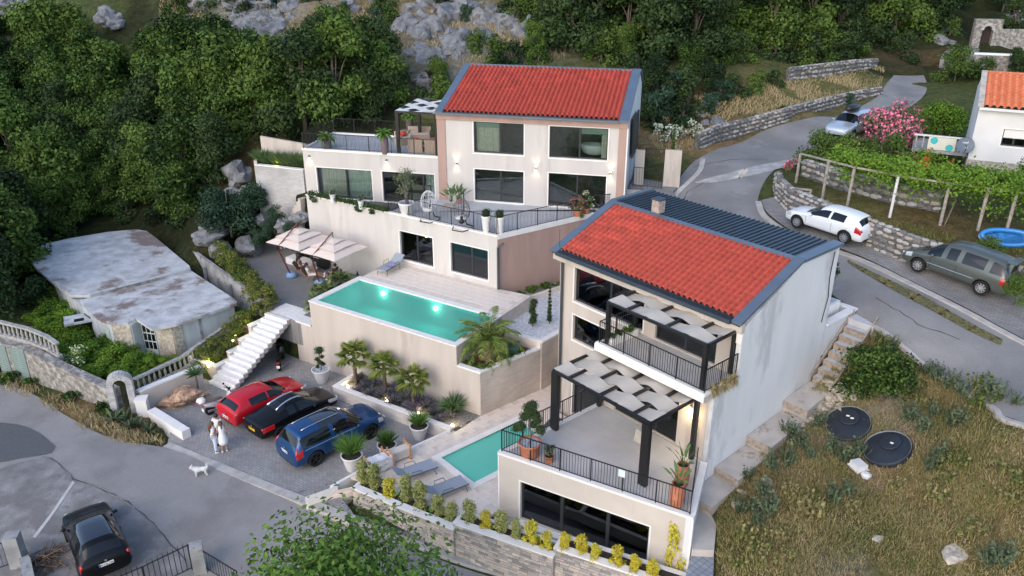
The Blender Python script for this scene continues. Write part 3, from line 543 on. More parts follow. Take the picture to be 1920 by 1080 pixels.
# ------------------------------------------------------------ raised pool
PL = E('raised_pool', 'raised rectangular turquoise pool on a tall cream wall above the parking', 'swimming pool', C.w(-6, 2, PARK))
mb = M(); mb.fb(C, -11.0, -1.34, 0, .16, PARK-1, 3.66); mb.fb(C, -1.34, 0, 0, .2, PARK-1, 2.62); mb.fb(C, -12.3, -11.0, 0.0, .2, PARK-1, 2.16); mb.fb(C, -11.0, -10.8, .16, 6.7, 1.4, 3.66); mb.fb(C, -1.54, -1.34, .2, 6.9, 2.0, 3.66)
part('wall', mb, CREAM, PL)
mb = M(); mb.fb(C, -11.04, -1.30, -.04, .28, 3.663, POOLZ); mb.fb(C, -11.04, -10.68, .28, 4.0, 3.663, POOLZ); mb.fb(C, -1.62, -1.30, .28, 4.0, 3.663, POOLZ); mb.fb(C, -10.68, -1.62, 3.64, 4.0, 3.663, POOLZ); mb.fb(C, -12.34, -11.044, -.04, .24, 2.163, 2.262)
part('coping', mb, mat('travertine_coping', (.76,.72,.67), .5, scale=3, var=.06), PL)
POOLT = mat('pool_lining', (.13,.56,.46), .5, scale=1, var=.06)
mb = M(); mb.fb(C, -10.8, -1.54, .16, 3.8, 2.1, 2.2); mb.fb(C, -10.8, -1.54, .16, .27, 2.2, 3.66); mb.fb(C, -10.8, -1.54, 3.65, 3.8, 2.2, 3.66); mb.fb(C, -10.8, -10.69, .27, 3.65, 2.2, 3.66); mb.fb(C, -1.61, -1.54, .27, 3.65, 2.2, 3.66)
part('basin', mb, POOLT, PL)
def watermat():
    m = bpy.data.materials.new('pool_water'); m.use_nodes = True; nt = m.node_tree; n = nt.nodes; l = nt.links; n.remove(n['Principled BSDF'])
    tr = n.new('ShaderNodeBsdfTransparent'); tr.inputs[0].default_value = (.62,.96,.92,1); gl_ = n.new('ShaderNodeBsdfGlossy'); gl_.inputs['Roughness'].default_value = .04
    df = n.new('ShaderNodeBsdfDiffuse'); df.inputs[0].default_value = (.10,.50,.40,1); t = n.new('ShaderNodeTexNoise'); t.inputs['Scale'].default_value = 5; t.inputs['Detail'].default_value = 3
    b = n.new('ShaderNodeBump'); b.inputs['Strength'].default_value = .5; b.inputs['Distance'].default_value = .05; g = n.new('ShaderNodeNewGeometry'); l.new(g.outputs['Position'], t.inputs['Vector']); l.new(t.outputs[0], b.inputs['Height']); l.new(b.outputs[0], gl_.inputs['Normal'])
    m0 = n.new('ShaderNodeMixShader'); m0.inputs[0].default_value = .58; l.new(tr.outputs[0], m0.inputs[1]); l.new(df.outputs[0], m0.inputs[2])
    fr = n.new('ShaderNodeFresnel'); fr.inputs[0].default_value = 1.33; l.new(b.outputs[0], fr.inputs['Normal']); m1 = n.new('ShaderNodeMixShader'); l.new(fr.outputs[0], m1.inputs[0]); l.new(m0.outputs[0], m1.inputs[1]); l.new(gl_.outputs[0], m1.inputs[2]); l.new(m1.outputs[0], n['Material Output'].inputs[0]); return m
WATER = watermat()
wa = M(); wa.add([C.w(-10.68,.28,3.62), C.w(-1.62,.28,3.62), C.w(-1.62,3.64,3.62), C.w(-10.68,3.64,3.62)], [(0,1,2,3)]); o = struct('pool_water', wa, WATER)
for px, py in ((718,545),(817,575)):
    u = C.pv(px, py, 3.64); q = C.w(C.loc(u)[0], 3.63, 3.25); mb = M(); mb.lathe([(.13,-.02),(.13,.02)], (0,0,0), 12); mb.v = [tuple(q+C.X*x+Vector((0,0,1))*y+C.Y*z) for x, y, z in mb.v]
    part('pool_light', mb, mat('pool_lamp', (1,1,1), emit=((.85,1,.95), 14)), PL); glow(q-C.Y*.18, 12, (.75,1,.93), .08)
DTILE = mat('travertine', (.74,.645,.56), .55, scale=1.6, var=.09, bump=.12, dirt=((.64,.53,.44), 1.1, .54)); JOINT = mat('travertine_joint', (.62,.54,.47), .8, var=.1)
def paved(name, F, poly, z, tu, tv, m, jm, hole=None, sub='slab', z0=None, pv0=0, gap=.012, limit=300, stag=True):
    root = struct(name, M().prism(poly, z0 if z0 is not None else z-.3, z-.012), jm)
    L = [F.loc(p) for p in poly]; u0, u1 = min(a for a, b in L), max(a for a, b in L); v0, v1 = min(b for a, b in L), max(b for a, b in L)
    t = M().box((0,0,0), (tu-gap, 0, 0), (0, tv-gap, 0), (0,0,.012)); me = t.mesh(sub, m); k = 0; root.location = root.location
    u = u0
    nv = 0; v = v0
    while v < v1:
        u = u0-(tu/2 if stag and nv % 2 else 0)
        while u < u1:
            cs = [(u,v),(u+tu,v),(u+tu,v+tv),(u,v+tv)]; ws = [F.w(a, b) for a, b in cs]
            if inpoly([(w_.x, w_.y) for w_ in ws], poly).all() and not (hole and not (u+tu < hole[0] or u > hole[1] or v+tv < hole[2] or v > hole[3])):
                if k < limit: piece(sub, me, root, F.w(u, v, z-.012), (0,0,F.a)); k += 1
            u += tu
        v += tv; nv += 1
    return root
paved('pool_deck', C, [C.w(-10.8,4.0), C.w(-1.3,4.0), C.w(-1.3,6.9), C.w(-3.37,6.72), C.w(-10.8,6.70)], POOLZ, .62, .46, DTILE, JOINT, z0=2.0)
# palm planter and white gravel garden at the right of the pool
TRW = brickmat('travertine_cladding', (.60,.51,.44), (.53,.45,.39), (.48,.40,.34), .45, .10, .006, .7, rot=radians(32+74), axis='wall', bump=.5)
PLT = E('palm_planter', 'travertine clad raised bed of red earth at the pool end', 'planter', C.w(0, 2, DECK))
Q = [C.w(.02,0), C.w(1.2,3.58), C.w(1.15,3.7), C.w(1.45,5.0), C.w(1.2,5.6)]
def wall_line(mb, pts_, z0, z1, th=.22, side=1):
    for a, b in zip(pts_, pts_[1:]):
        d = Vector((b[0]-a[0], b[1]-a[1], 0)); n_ = Vector((-d.y, d.x, 0)).normalized()*th*side; mb.box((a[0], a[1], z0), d, n_, (0,0,z1-z0))
    return mb
part('cladding', wall_line(M(), [Q[0], Q[1]], DECK-.2, 2.64), TRW, PLT)
part('coping', wall_line(M(), [C.w(.06,-.03), C.w(1.24,3.58)], 2.643, 2.72, .28).fb(C, -1.30, .06, -.04, .24, 2.62, 2.71), TRIMW, PLT)
REDS = mat('red_earth', (.17,.062,.032), .95, scale=7, var=.35, bump=.8, bscale=15)
part('earth', M().prism([C.w(-1.3,.2), C.w(.0,.2), C.w(1.05,3.5), C.w(-1.3,3.9)], 1.6, 2.5), REDS, PLT)
mb = M(); mb.fb(C, -1.29, 1.25, 3.62, 3.84, 1.6, 3.0); part('back_edge', mb, DTILE, PLT); part('back_coping', M().fb(C, -1.29, 1.27, 3.60, 3.86, 3.003, 3.07), TRIMW, PLT)
GVG = struct('white_gravel_garden', M().prism([C.w(-1.34,3.87), C.w(1.2,3.87), C.w(1.6,6.0), R.w(-4.12,8.6), R.w(-4.12,13.2), Fr2.w(7.5,-.02), Fr2.w(4.7,-.6), Fr2.w(.2,-.9), C.w(-1.34,6.9)], 1.6, 3.0), mat('white_gravel', (.62,.63,.66), .9, scale=9, var=.2, bump=1, bscale=60, dirt=((.22,.20,.17), 14, .66)))
part('garden_wall', wall_line(M(), [C.w(1.28,3.6), C.w(1.62,5.6), C.w(2.4,8.5)], DECK-.2, 3.0), TRW, PLT); part('garden_coping', wall_line(M(), [C.w(1.32,3.6), C.w(1.66,5.6), C.w(2.44,8.5)], 3.003, 3.09, .3), TRIMW, PLT)
part('kerb', wall_line(M(), [Fr2.w(-.3,-1.15), Fr2.w(4.6,-.75)], 2.9, 3.22, .16), DTILE, PLT)
struct('bed_soil', M().prism([Fr2.w(-.3,-.99), Fr2.w(4.6,-.59), Fr2.w(4.6,-.01), Fr2.w(0,-.01)], 2.8, 3.15), mat('grey_gravel', (.33,.32,.31), .9, scale=14, var=.4, bump=1, bscale=60))

# ------------------------------------------------------------ outdoor stairs to the parking, with the stepped planter wall
SR = E('outdoor_stairs', 'straight white stone staircase from the parking up to the umbrella court', 'stairs', C.w(-13.4, -4.4, PARK))
N = 15; rise = (FORE-PARK)/N; SW = mat('white_stone_step', (.74,.71,.68), .7, scale=4, var=.08)
for i in range(N):
    z = PARK+(i+1)*rise; v = -4.5+i*.3; piece('step', M().fb(C, -14.35, -12.62, v, v+.32, z-.17, z-.0).mesh('step', SW, gl(SR)), SR, gl(SR))
part('landing', M().fb(C, -14.35, -12.345, 0.003, 1.3, FORE-.16, FORE+.015).fb(C, -12.34,-11.05,.245,.7,FORE-.2,FORE+.012), SW, SR)
mb = M(); s0, s1 = C.w(-14.35,-4.5,PARK-.1), C.w(-14.35,0,FORE-.28); mb.box(s0, C.X*1.68, s1-s0, (0,0,.12)); part('soffit', mb, CREAM, SR)
for i in range(N):
    z = PARK+(i+1)*rise; v = -4.5+i*.3; part('step_side', M().fb(C, -12.618, -12.60, v, v+.3, z-.26, z-.03), CREAM, SR)
SPW = E('stepped_planter', 'cream stepped planter wall of shrubs lit from below along the white stairs', 'planter', C.w(-15, -2, PARK))
seg = []
for (xa, ya, xb, yb) in ((495,597,470,613),(467,630,451,638),(448,652,430,661),(427,676,404,688)):
    a, b = C.pu(xa, ya, -14.38), C.pu(xb, yb, -14.38); seg.append((C.loc(b)[1], C.loc(a)[1], (a.z+b.z)/2))
mb = M(); cp = M(); sc_ = M()
for i, (va, vb, z) in enumerate(seg):
    vb = seg[i-1][0] if i else max(vb, .2); mb.fb(C, -14.60, -14.36, va, vb, PARK-.4, z-.06); cp.fb(C, -14.64, -14.34, va, vb+.02, z-.057, z+.01)
    part('planting_soil', M().fb(C, -15.9-.2*i, -14.603, va+(.24 if i == 3 else 0), vb, PARK-.4, z-.22), mat('planter_soil', (.05,.04,.03)), SPW)
va = seg[3][0]; mb.fb(C, -16.6, -14.602, va, va+.22, PARK-.4, seg[3][2]-.06); cp.fb(C, -16.6, -14.643, va-.03, va+.25, seg[3][2]-.057, seg[3][2]+.01)
part('wall', mb, CREAM, SPW); part('coping', cp, TRIMW, SPW); SEG = seg

# palm bed in front of the pool wall
PB = E('palm_bed', 'long low travertine walled bed with lavender in front of the pool wall', 'planting bed', C.w(-4, -1, PARK))
mb = M(); mb.fb(C, -7.78, -.35, -1.98, -1.74, PARK-.3, .44); mb.fb(C, -7.78, -7.54, -1.74, -.003, PARK-.3, .44)
part('wall', mb, brickmat('pale_split_stone', (.62,.58,.54), (.54,.50,.47), (.46,.42,.38), .5, .12, .006, .7, rot=radians(32), axis='wall'), PB)
part('coping', M().fb(C, -7.80, -.35, -2.0, -1.72, .443, .5).fb(C, -7.80, -7.52, -1.718, -.003, .443, .5), TRIMW, PB)
part('gravel', M().prism([C.w(-7.54,-1.74), C.w(-.2,-1.74), C.w(.0,-.02), C.w(-7.54,-.003)], PARK-.3, .3), mat('bed_gravel', (.20,.19,.185), .9, scale=12, var=.5, bump=1, bscale=50, dirt=((.42,.41,.40), 6, .58)), PB)

# ------------------------------------------------------------ lower deck, lower pool
deck_vis = [C.w(.0,-.1), C.w(1.13,5.56), R.w(-3.9,9.2), R.w(-3.9,6.9), R.w(0,6.9), R.w(0,0), R.w(0,-1.0)]+GG((850,968),(668,896),(650,893),(680,880), z=DECK)
pu0, pu1, pv0, pv1 = -4.45, -2.05, .32, 4.9
hp = [R.w(pu1,pv0), R.w(pu1,pv1), R.w(pu0,pv1), R.w(pu0,pv0), R.w(pu1,pv0)]       # pool opening, joined to the outline at one corner
Ar = sum(deck_vis[i].x*deck_vis[(i+1)%len(deck_vis)].y-deck_vis[(i+1)%len(deck_vis)].x*deck_vis[i].y for i in range(len(deck_vis)))
if Ar > 0: hp = hp[::-1]
deck_key = deck_vis[:6]+hp+deck_vis[5:]
DK = paved('travertine_deck', R, deck_key, DECK, .6, .4, DTILE, JOINT, hole=(pu0-.3, pu1+.3, pv0-.3, pv1+.3), z0=DECK-.15)
part('coping', M().fb(R, pu0-.3, pu0+.02, pv0-.3, pv1+.3, DECK-.03, DECK+.012).fb(R, pu1-.02, pu1+.3, pv0-.3, pv1+.3, DECK-.03, DECK+.012).fb(R, pu0+.02, pu1-.02, pv0-.3, pv0+.02, DECK-.03, DECK+.012).fb(R, pu0+.02, pu1-.02, pv1-.02, pv1+.3, DECK-.03, DECK+.012), MATS['travertine_coping'], DK)
P2 = E('garden_pool', 'small turquoise plunge pool sunk into the travertine deck beside the right house', 'swimming pool', R.w(-3.25, 2.8, DECK))
wa = M(); wa.fb(R, pu0-.1, pu1+.1, pv0-.1, pv1+.1, -1.1, -1.0); wa.fb(R, pu0-.1, pu0, pv0-.1, pv1+.1, -1.0, DECK-.035); wa.fb(R, pu1, pu1+.1, pv0-.1, pv1+.1, -1.0, DECK-.035); wa.fb(R, pu0, pu1, pv0-.1, pv0, -1.0, DECK-.035); wa.fb(R, pu0, pu1, pv1, pv1+.1, -1.0, DECK-.035); part('basin', wa, POOLT, P2)
wa = M(); z_ = DECK-.10; wa.add([R.w(pu0+.001,pv0+.001,z_), R.w(pu1-.001,pv0+.001,z_), R.w(pu1-.001,pv1-.001,z_), R.w(pu0+.001,pv1-.001,z_)], [(0,1,2,3)]); W2_ = WATER.copy(); W2_.name = 'garden_pool_water'; [setattr(n_.inputs[0], 'default_value', (.17,.66,.52,1)) for n_ in W2_.node_tree.nodes if n_.type == 'BSDF_DIFFUSE']; [setattr(n_.inputs[0], 'default_value', .75) for n_ in W2_.node_tree.nodes if n_.type == 'MIX_SHADER' and not n_.inputs[0].is_linked]; part('water', wa, W2_, P2)
part('deck_edge', wall_line(M(), GG((846,808),(680,882),(622,914), z=DECK), PARK-.2, DECK+.02, .14, -1), TRIMW, P2)
# ------------------------------------------------------------ right house
TW = TERR
H5 = E('house', 'pale foreground house with red tiles, upper terrace and a tall blank gable wall', 'house', R.w(1, 8, 0))
hL = [(-3.17,.25,6.4,8.0),(-3.17,.25,4.5,5.72),(-3.05,.2,.4,2.3)]; hU = [(1.55,4.55,6.32,8.05)]
hL = [(-3.17,.9,6.4,8.05),(-3.17,.28,4.45,5.70),(-3.05,.0,.5,2.3)]
mb = M(); wallm(mb, R, -4.1, 5.45, 7.09, -.1, 8.15, hL+hU); mb.fb(R, -4.1, -3.85, 7.34, 13.3, -.1, 8.2); mb.fb(R, -3.85, 5.45, 13.05, 13.3, -.1, 9.7); part('front_wall', mb, CREAM, H5)
mb = M(); P = [R.w(5.45, v, z) for v, z in ((7.0,0),(13.3,0),(13.3,9.98),(10.6,9.98),(7.0,8.30))]; Q_ = [p+R.X*.22 for p in P]
mb.add(P+Q_, [(4,3,2,1,0),(5,6,7,8,9)]+[(i,(i+1)%5,(i+1)%5+5,i+5) for i in range(5)])
part('gable_wall', mb, WHITE_R, H5); part('side_wall', M().fb(R, 5.45, 5.67, 5.62, 6.998, 0, 5.95), WHITE_R, H5); mb = M(); P = [R.w(-4.1, v, z) for v, z in ((7.34,8.2),(13.3,8.2),(13.3,9.9),(10.6,9.9),(7.34,8.4))]; Q_ = [p+R.X*.22 for p in P]; mb.add(P+Q_, [(4,3,2,1,0),(5,6,7,8,9)]+[(i,(i+1)%5,(i+1)%5+5,i+5) for i in range(5)])
part('gable_wall', mb, WHITE_R, H5)
part('fascia', M().fb(R, -4.35, 5.68, 6.86, 7.085, 8.155, 8.56), CREAM, H5); part('corner_strip', M().fb(R, 5.452, 5.70, 6.93, 7.0, 7.7, 8.154), TRIMW, H5)
window(H5, R, *hL[0][:2], 7.09, *hL[0][2:], splits=(.52,), room=True); window(H5, R, *hL[1][:2], 7.09, *hL[1][2:], splits=(.62,), curt=((.85,.99,CURT),)); window(H5, R, *hL[2][:2], 7.09, *hL[2][2:], splits=(.5,))
window(H5, R, *hU[0][:2], 7.09, *hU[0][2:], splits=(.5,), sill=False)
tiled_roof(H5, 'roof', R, -3.95, 5.28, 6.98, 8.66, 10.42, 10.0, 34, 12, TILE)
mb = M(); slope_strip(mb, R, -4.40, -3.97, 6.72, 8.55, 10.62, 10.10, .09); slope_strip(mb, R, 5.30, 5.72, 6.72, 8.55, 10.62, 10.10, .09)
mb.fb(R, -3.97, 5.30, 10.40, 10.70, 10.05, 10.14); mb.fb(R, 5.30, 5.76, 10.625, 13.45, 10.05, 10.17); mb.fb(R, -4.45, -4.2, 10.625, 13.45, 10.05, 10.17); part('roof_flashing', mb, ZINC, H5)
mb = M(); mb.fb(R, -3.96, 5.29, 6.60, 6.96, 8.50, 8.60); mb.fb(R, -3.96, 5.29, 6.59, 6.64, 8.60, 8.66); mb.fb(R, -4.40, 5.6, 6.82, 6.858, 8.44, 8.6); part('gutter', mb, ZINCD, H5)
FR = part('metal_roof', M().fb(R, -4.19, 5.29, 10.705, 13.45, 10.0, 10.06), mat('seamed_roof_sheet', (.048,.066,.085), .38, .45, scale=2, var=.15), H5)
sm = M().box((0,0,0), (.045,0,0), (0,2.72,0), (0,0,.05)).mesh('seam', MATS['seamed_roof_sheet']); n_ = 38
for i in range(n_): piece('seam', sm, FR, R.w(-4.1+i*9.3/n_, 10.72, 10.06), (0,0,R.a))
mb = M().cb(R.w(-1.85, 10.95, 10.06), (.42,.42,.62), R.a); part('chimney', mb, mat('brick_chimney', (.38,.30,.26), .9, scale=9, var=.25, bump=.6), H5); part('chimney_cap', M().cb(R.w(-1.85, 10.95, 10.70), (.52,.52,.05), R.a), ZINCD, H5)
part('downpipe', M().tube([R.w(-3.86,6.98,.4), R.w(-3.86,6.98,8.1)], .065, 8), PIPE, H5); part('air_terminal', M().tube([R.w(-4.1,7.0,8.7), R.w(-4.1,7.0,9.6)], .012, 5), PIPE, H5)
part('service_cable', M().tube([R.w(5.70,12.9,9.9), R.w(5.71,12.8,8.8), R.w(5.72,12.95,7.9), R.w(5.71,12.75,6.8)], .02, 5), FRAME, H5)
for z, v in ((5.2,9.4),(6.5,11.2),(4.2,7.6)): pass
# storey under the upper terrace, and the upper terrace
hM = [(.85,4.15,3.14,5.35)]
mb = M(); wallm(mb, R, .28, 5.44, 5.62, 3.1, 5.95, hM); mb.fb(R, .28, .53, 5.87, 7.08, 3.1, 5.95); part('middle_wall', mb, CREAM, H5)
wm = window(H5, R, *hM[0][:2], 5.62, *hM[0][2:], splits=(.33,.66), depth=1.4, room=False, sill=False)
mb = M(); mb.fb(R, .53, 5.4, 7.0, 7.08, 3.0, 5.9); part('lit_room_wall', mb, mat('warm_wall', (.42,.36,.26), .9), H5); glow(R.w(3.6, 6.6, 5.2), 6, (1,.78,.4), .1)
part('upper_terrace_slab', M().fb(R, .28, 5.67, 5.0, 7.08, 5.955, 6.24), CREAM, H5)
part('upper_terrace_floor', M().fb(R, .45, 5.5, 5.1, 7.085, 6.242, 6.256), TERRF, H5)
mb = M(); mb.fb(R, .24, 5.70, 4.96, 5.12, 6.243, 6.36); mb.fb(R, .24, .42, 5.122, 7.08, 6.243, 6.36); mb.fb(R, 5.52, 5.70, 5.122, 7.0, 6.243, 6.36); mb.fb(R, .22,5.69, 4.93, 4.958, 6.0, 6.30); part('parapet_cap', mb, TRIMW, H5)
tb = M(); tb.fb(R, .45, .85, 5.3, 6.9, 6.26, 6.55); part('planter_box', tb, TRIMW, H5)
lamp(H5, R.w(4.75, 5.6, 5.15), -R.Y, up=False, e=6); glow(R.w(4.8, 5.3, 4.95), 14, (1,.76,.40), .06)
# basement storey with its own skewed front, and the big terrace
H6 = E('basement_storey', 'skewed cream basement storey of the right house with a wide dark sliding window', 'house storey', W.w(3.8, 2, DECK))
hB = [(.98,6.28,.28,2.08)]
Wl = hypot(7.31, 2.64)
mb = M(); wallm(mb, W, 0, Wl+.02, 0, -1.2, 3.02, hB); mb.fb(R, 0, .25, .12, 6.9, -.5, 3.02); part('wall', mb, mat('beige_render', (.53,.475,.42), .85, scale=.8, var=.06, dirt=((.50,.45,.40), 1, .6)), H6)
c1, c2 = W.w(Wl,0), R.w(5.69, 5.6); mb = M(); wall_line(mb, [(c1.x,c1.y),(c2.x,c2.y)], -1.2, 3.02, .22); part('right_wall', mb, WHITE_R, H6)
tpoly = [R.w(0,0), W.w(Wl,0), R.w(5.69,5.6), R.w(5.44,7.0), R.w(0,7.0)]
part('terrace_slab', M().prism([R.w(.05,.08), W.w(Wl-.1,.1), R.w(5.6,5.6), R.w(5.44,7.0), R.w(.05,7.0)], 2.8, 3.05), mat('slab_concrete', (.35,.34,.33), .8), H6)
part('terrace_floor', M().prism([R.w(.14,.2), W.w(Wl-.15,.2), R.w(5.5,5.6), R.w(.14,5.6)], 3.052, 3.10), TERRF, H6)
mb = M(); mb.fb(W, -.03, Wl+.05, -.05, .2, 3.022, 3.13); mb.fb(R, -.04, .18, .22, 5.6, 3.053, 3.13); wall_line(mb, [(W.w(Wl+.05,.2).x,W.w(Wl+.05,.2).y),(R.w(5.73,5.6).x,R.w(5.73,5.6).y)], 3.053, 3.135, .26); part('parapet_cap', mb, TRIMW, H6)
window(H6, W, *hB[0][:2], 0, *hB[0][2:], splits=(.33,.69), fw=.08, depth=4.0)
for u in (1.0, 2.3, 3.9, 5.6): part('render_joint', M().fb(W, u, u+.015, -.008, -.002, 2.17, 3.0), MATS['joint'], H6)
part('corner_strip', M().fb(W, Wl-.02, Wl+.06, -.03, .1, -1.2, 3.018), TRIMW, H6); part('corner_strip', M().fb(W, -.03, .03, -.02, .05, 0, 3.018), TRIMW, H6)
mb = M(); mb.cb(W.w(1.55,1.2,.30), (.75,.4,.2), W.a+.2); part('stored_box', mb, mat('pale_box', (.6,.6,.58), .6, var=0), H6)
part('door_sill', M().fb(W, .9, 6.4, -.30, -.035, .2, .26), TRIMW, H6)
struct('rear_paving', M().prism([W.w(0,-1.0), W.w(Wl,-1.0), W.w(Wl,-.01), W.w(0,-.01)], -.3, .19), brickmat('grey_pavers', (.30,.30,.31), (.25,.25,.26), (.15,.15,.15), .2, .2, .01, rot=radians(29), off=0))
# rear entrance planters of the right house towards the upper road
EN = E('entrance_planters', 'white walled entrance with a square planter at the back corner of the right house', 'planter', R.w(6.0, 14.2, 6.3))
mb = M(); mb.fb(R, 5.45, 5.67, 13.302, 15.8, 5.0, 6.44); mb.fb(R, 3.0, 5.449, 15.6, 15.8, 5.0, 6.44); part('low_wall', mb, WHITE_R, EN); part('coping', M().fb(R, 5.40, 5.74, 13.32, 15.85, 6.443, 6.52).fb(R, 3.0, 5.398, 15.55, 15.85, 6.443, 6.52), TRIMW, EN)
part('paving', M().fb(R, -4, 5.44, 13.31, 15.59, 5.8, 6.05), TERRF, EN)
mb = M(); mb.fb(R, 4.15, 5.15, 14.35, 15.3, 6.052, 6.85); part('box', mb, TRIMW, EN); part('gravel', M().fb(R, 4.25, 5.05, 14.45, 15.2, 6.851, 6.87), mat('blue_gravel', (.40,.46,.52), .9, scale=20, var=.4), EN); mb = M(); mb.fb(R, 4.4, 5.1, 13.4, 13.95, 6.052, 6.55); part('low_box', mb, TRIMW, EN)

# ------------------------------------------------------------ railings
def railing(label, pts_, hgt_=.95, style='bars', step=.115, post=1.2, group=None, name='railing', postw=.035, m=None, cat='railing', spear=0):
    m = m or BLACKM; P = [Vector(p) for p in pts_]; c = sum(P, Vector((0,0,0)))/len(P); c.z = min(p.z for p in P); root = E(name, label, cat, c, group=group)
    bar = M().box((-.007,-.007,0), (.014,0,0), (0,.014,0), (0,0,hgt_-.1+spear)); bm_ = bar.mesh('bar', m)
    if spear: bm_ = M().tube([(0,0,0),(0,0,hgt_-.05),(0,0,hgt_-.1+spear)], [.014,.014,.002], 4).mesh('bar', m)
    pm_ = M().box((-postw/2,-postw/2,-.02), (postw,0,0), (0,postw,0), (0,0,hgt_+.03)).mesh('post', m)
    if style == 'pattern':
        lp = M(); w, a, b, hh = .10, .17, .30, hgt_-.1                     # elongated octagon loop between two straight bars
        L = [(-.035,0,a*.3),(-.035,0,a),(-w/2,0,b),(-w/2,0,hh-b),(-.035,0,hh-a),(-.035,0,hh-.02),(.035,0,hh-.02),(.035,0,hh-a),(w/2,0,hh-b),(w/2,0,b),(.035,0,a),(.035,0,a*.3)]
        lp.tube(L+[L[0]], .008, 4); loop = lp.mesh('bar', m)
    for i, (a, b) in enumerate(zip(P, P[1:])):
        d = b-a; L_ = hypot(d.x, d.y); ang = atan2(d.y, d.x)
        part('top_rail', M().box(a+Vector((0,0,hgt_-.02))-Vector((-sin(ang),cos(ang),0))*.02, d, Vector((-sin(ang),cos(ang),0))*.04, (0,0,.03)), m, root)
        part('bottom_rail', M().box(a+Vector((0,0,.06))-Vector((-sin(ang),cos(ang),0))*.012, d, Vector((-sin(ang),cos(ang),0))*.024, (0,0,.025)), m, root)
        np_ = max(1, round(L_/post))
        for k in range(0 if i == 0 else 1, np_+1): piece('post', pm_, root, a+d*(k/np_), (0,0,ang))
        nb = int(L_/step)
        for k in range(1, nb):
            q = a+d*(k/nb)
            if style == 'pattern' and k % 2: piece('bar', loop, root, q+Vector((0,0,.08)), (0,0,ang))
            else: piece('bar', bm_, root, q+Vector((0,0,.08)), (0,0,ang))
    return root
zc = 3.13
railing('black bar railing along the front and left edge of the big lower terrace', [R.w(.05,5.55,zc), R.w(.05,.12,zc), W.w(Wl-.12,.08,zc), R.w(5.72,4.9,zc)][:4], .98)
zc = 6.36
railing('black bar railing round the small upper terrace of the right house', [R.w(.36,7.05,zc), R.w(.36,5.06,zc), R.w(5.6,5.06,zc), R.w(5.6,6.95,zc)], .95)
zc = 6.83
railing('long black railing with oblong loops along the front of the big terrace', [C.w(-10.6,8.5,zc), C.w(-11.0,6.8,zc), C.w(-3.45,6.8,zc), Fr2.w(Ls+.1,.1,zc), B.w(8.4,.2,zc)], 1.0, 'pattern', .125, 1.45)
zc = 9.44
railing('black looped railing round three sides of the roof terrace over the left wing', [B.w(-2.35,.05,zc), B.w(-11.13,.05,zc), B.w(-11.13,4.55,zc), B.w(-2.35,4.55,zc)], .95, 'pattern', .125, 1.4)
G_ = lambda a, b, z: G(a, b, z)
railing('black barred gate railing standing on the low cream wall by the upper house gable', [G(1187,348,7.8), G(1240,354,7.8)], 1.15, 'bars', .16, 1.6, name='railing')
railing('taller black barred garden gate behind the railing beside the upper house', [G(1208,334,7.8), G(1243,338,7.8)], 1.9, 'bars', .14, 1.6, name='gate', cat='gate')

# ------------------------------------------------------------ pergolas
FAB = mat('pergola_cloth', (.53,.475,.40), .9, scale=2, var=.05)
def pergola(label, F, u0, u1, v0, v1, z, zb, posts, nb=5, rows=3, amp=.085, cloth=FAB, along='u', group='woven cloth pergolas'):
    root = E('pergola', label, 'pergola', F.w((u0+u1)/2, (v0+v1)/2, zb), group=group); bw = .10
    for k, (u, v, w) in enumerate(posts): part('post', M().fb(F, u-w/2, u+w/2, v-.09, v+.09, zb, z-.10), BLACKM, root)
    mb = M(); part('beam', M().fb(F, u0, u1, v0-bw/2, v0+bw/2, z-.1, z), BLACKM, root); part('beam', M().fb(F, u0, u1, v1-bw/2, v1+bw/2, z-.1, z), BLACKM, root)
    for k in range(nb+1):
        u = u0+(u1-u0)*k/nb; part('cross_beam', M().fb(F, u-bw/2, u+bw/2, v0+bw/2+.001, v1-bw/2-.001, z-.1+.002, z-.002), BLACKM, root)
    for r in range(rows):
        mb = M(); a = []; b = []; n = nb*10; va = v0+(v1-v0)*r/rows+.03; vb = v0+(v1-v0)*(r+1)/rows-.03
        for i in range(n+1):
            s = i/n*nb; zz = z-.05+amp*cos(pi*(s+r)); sag = .03*sin(pi*s)**2
            u = u0+(u1-u0)*i/n; a.append(F.w(u, va, zz-sag)); b.append(F.w(u, vb, zz-sag*.5))
        mb.strip(a, b); a2 = [p-Vector((0,0,.012)) for p in a]; b2 = [p-Vector((0,0,.012)) for p in b]; mb.strip(b2, a2); part('cloth_strip', mb, cloth, root, smooth=True)
    return root
pergola('large pergola with three woven cloth strips standing on the big lower terrace', R, .12, 5.12, 2.72, 5.45, 5.85, 3.12, [(.25,2.75,.34),(5.0,2.70,.34),(.2,5.42,.16),(5.15,5.35,.16)], nb=6, rows=3)
pergola('smaller pergola with two woven cloth strips over the upper terrace of the right house', R, .55, 5.42, 5.22, 7.0, 8.22, 6.36, [(.62,5.25,.14),(5.36,5.25,.16),(.62,6.96,.12),(5.36,6.96,.12)], nb=5, rows=2)
pergola('pergola with white woven cloth over the sofas on the roof terrace of the left wing', Fr(-13.37, (B.w(-4.95,.15).x, B.w(-4.95,.15).y)), 0, 2.65, 0, 4.0, 12.0, 9.40, [(.1,.05,.2),(2.5,.05,.1),(.1,3.9,.18),(2.4,3.9,.18)], nb=3, rows=5, amp=.07, cloth=mat('white_pergola_cloth', (.70,.68,.64), .9))
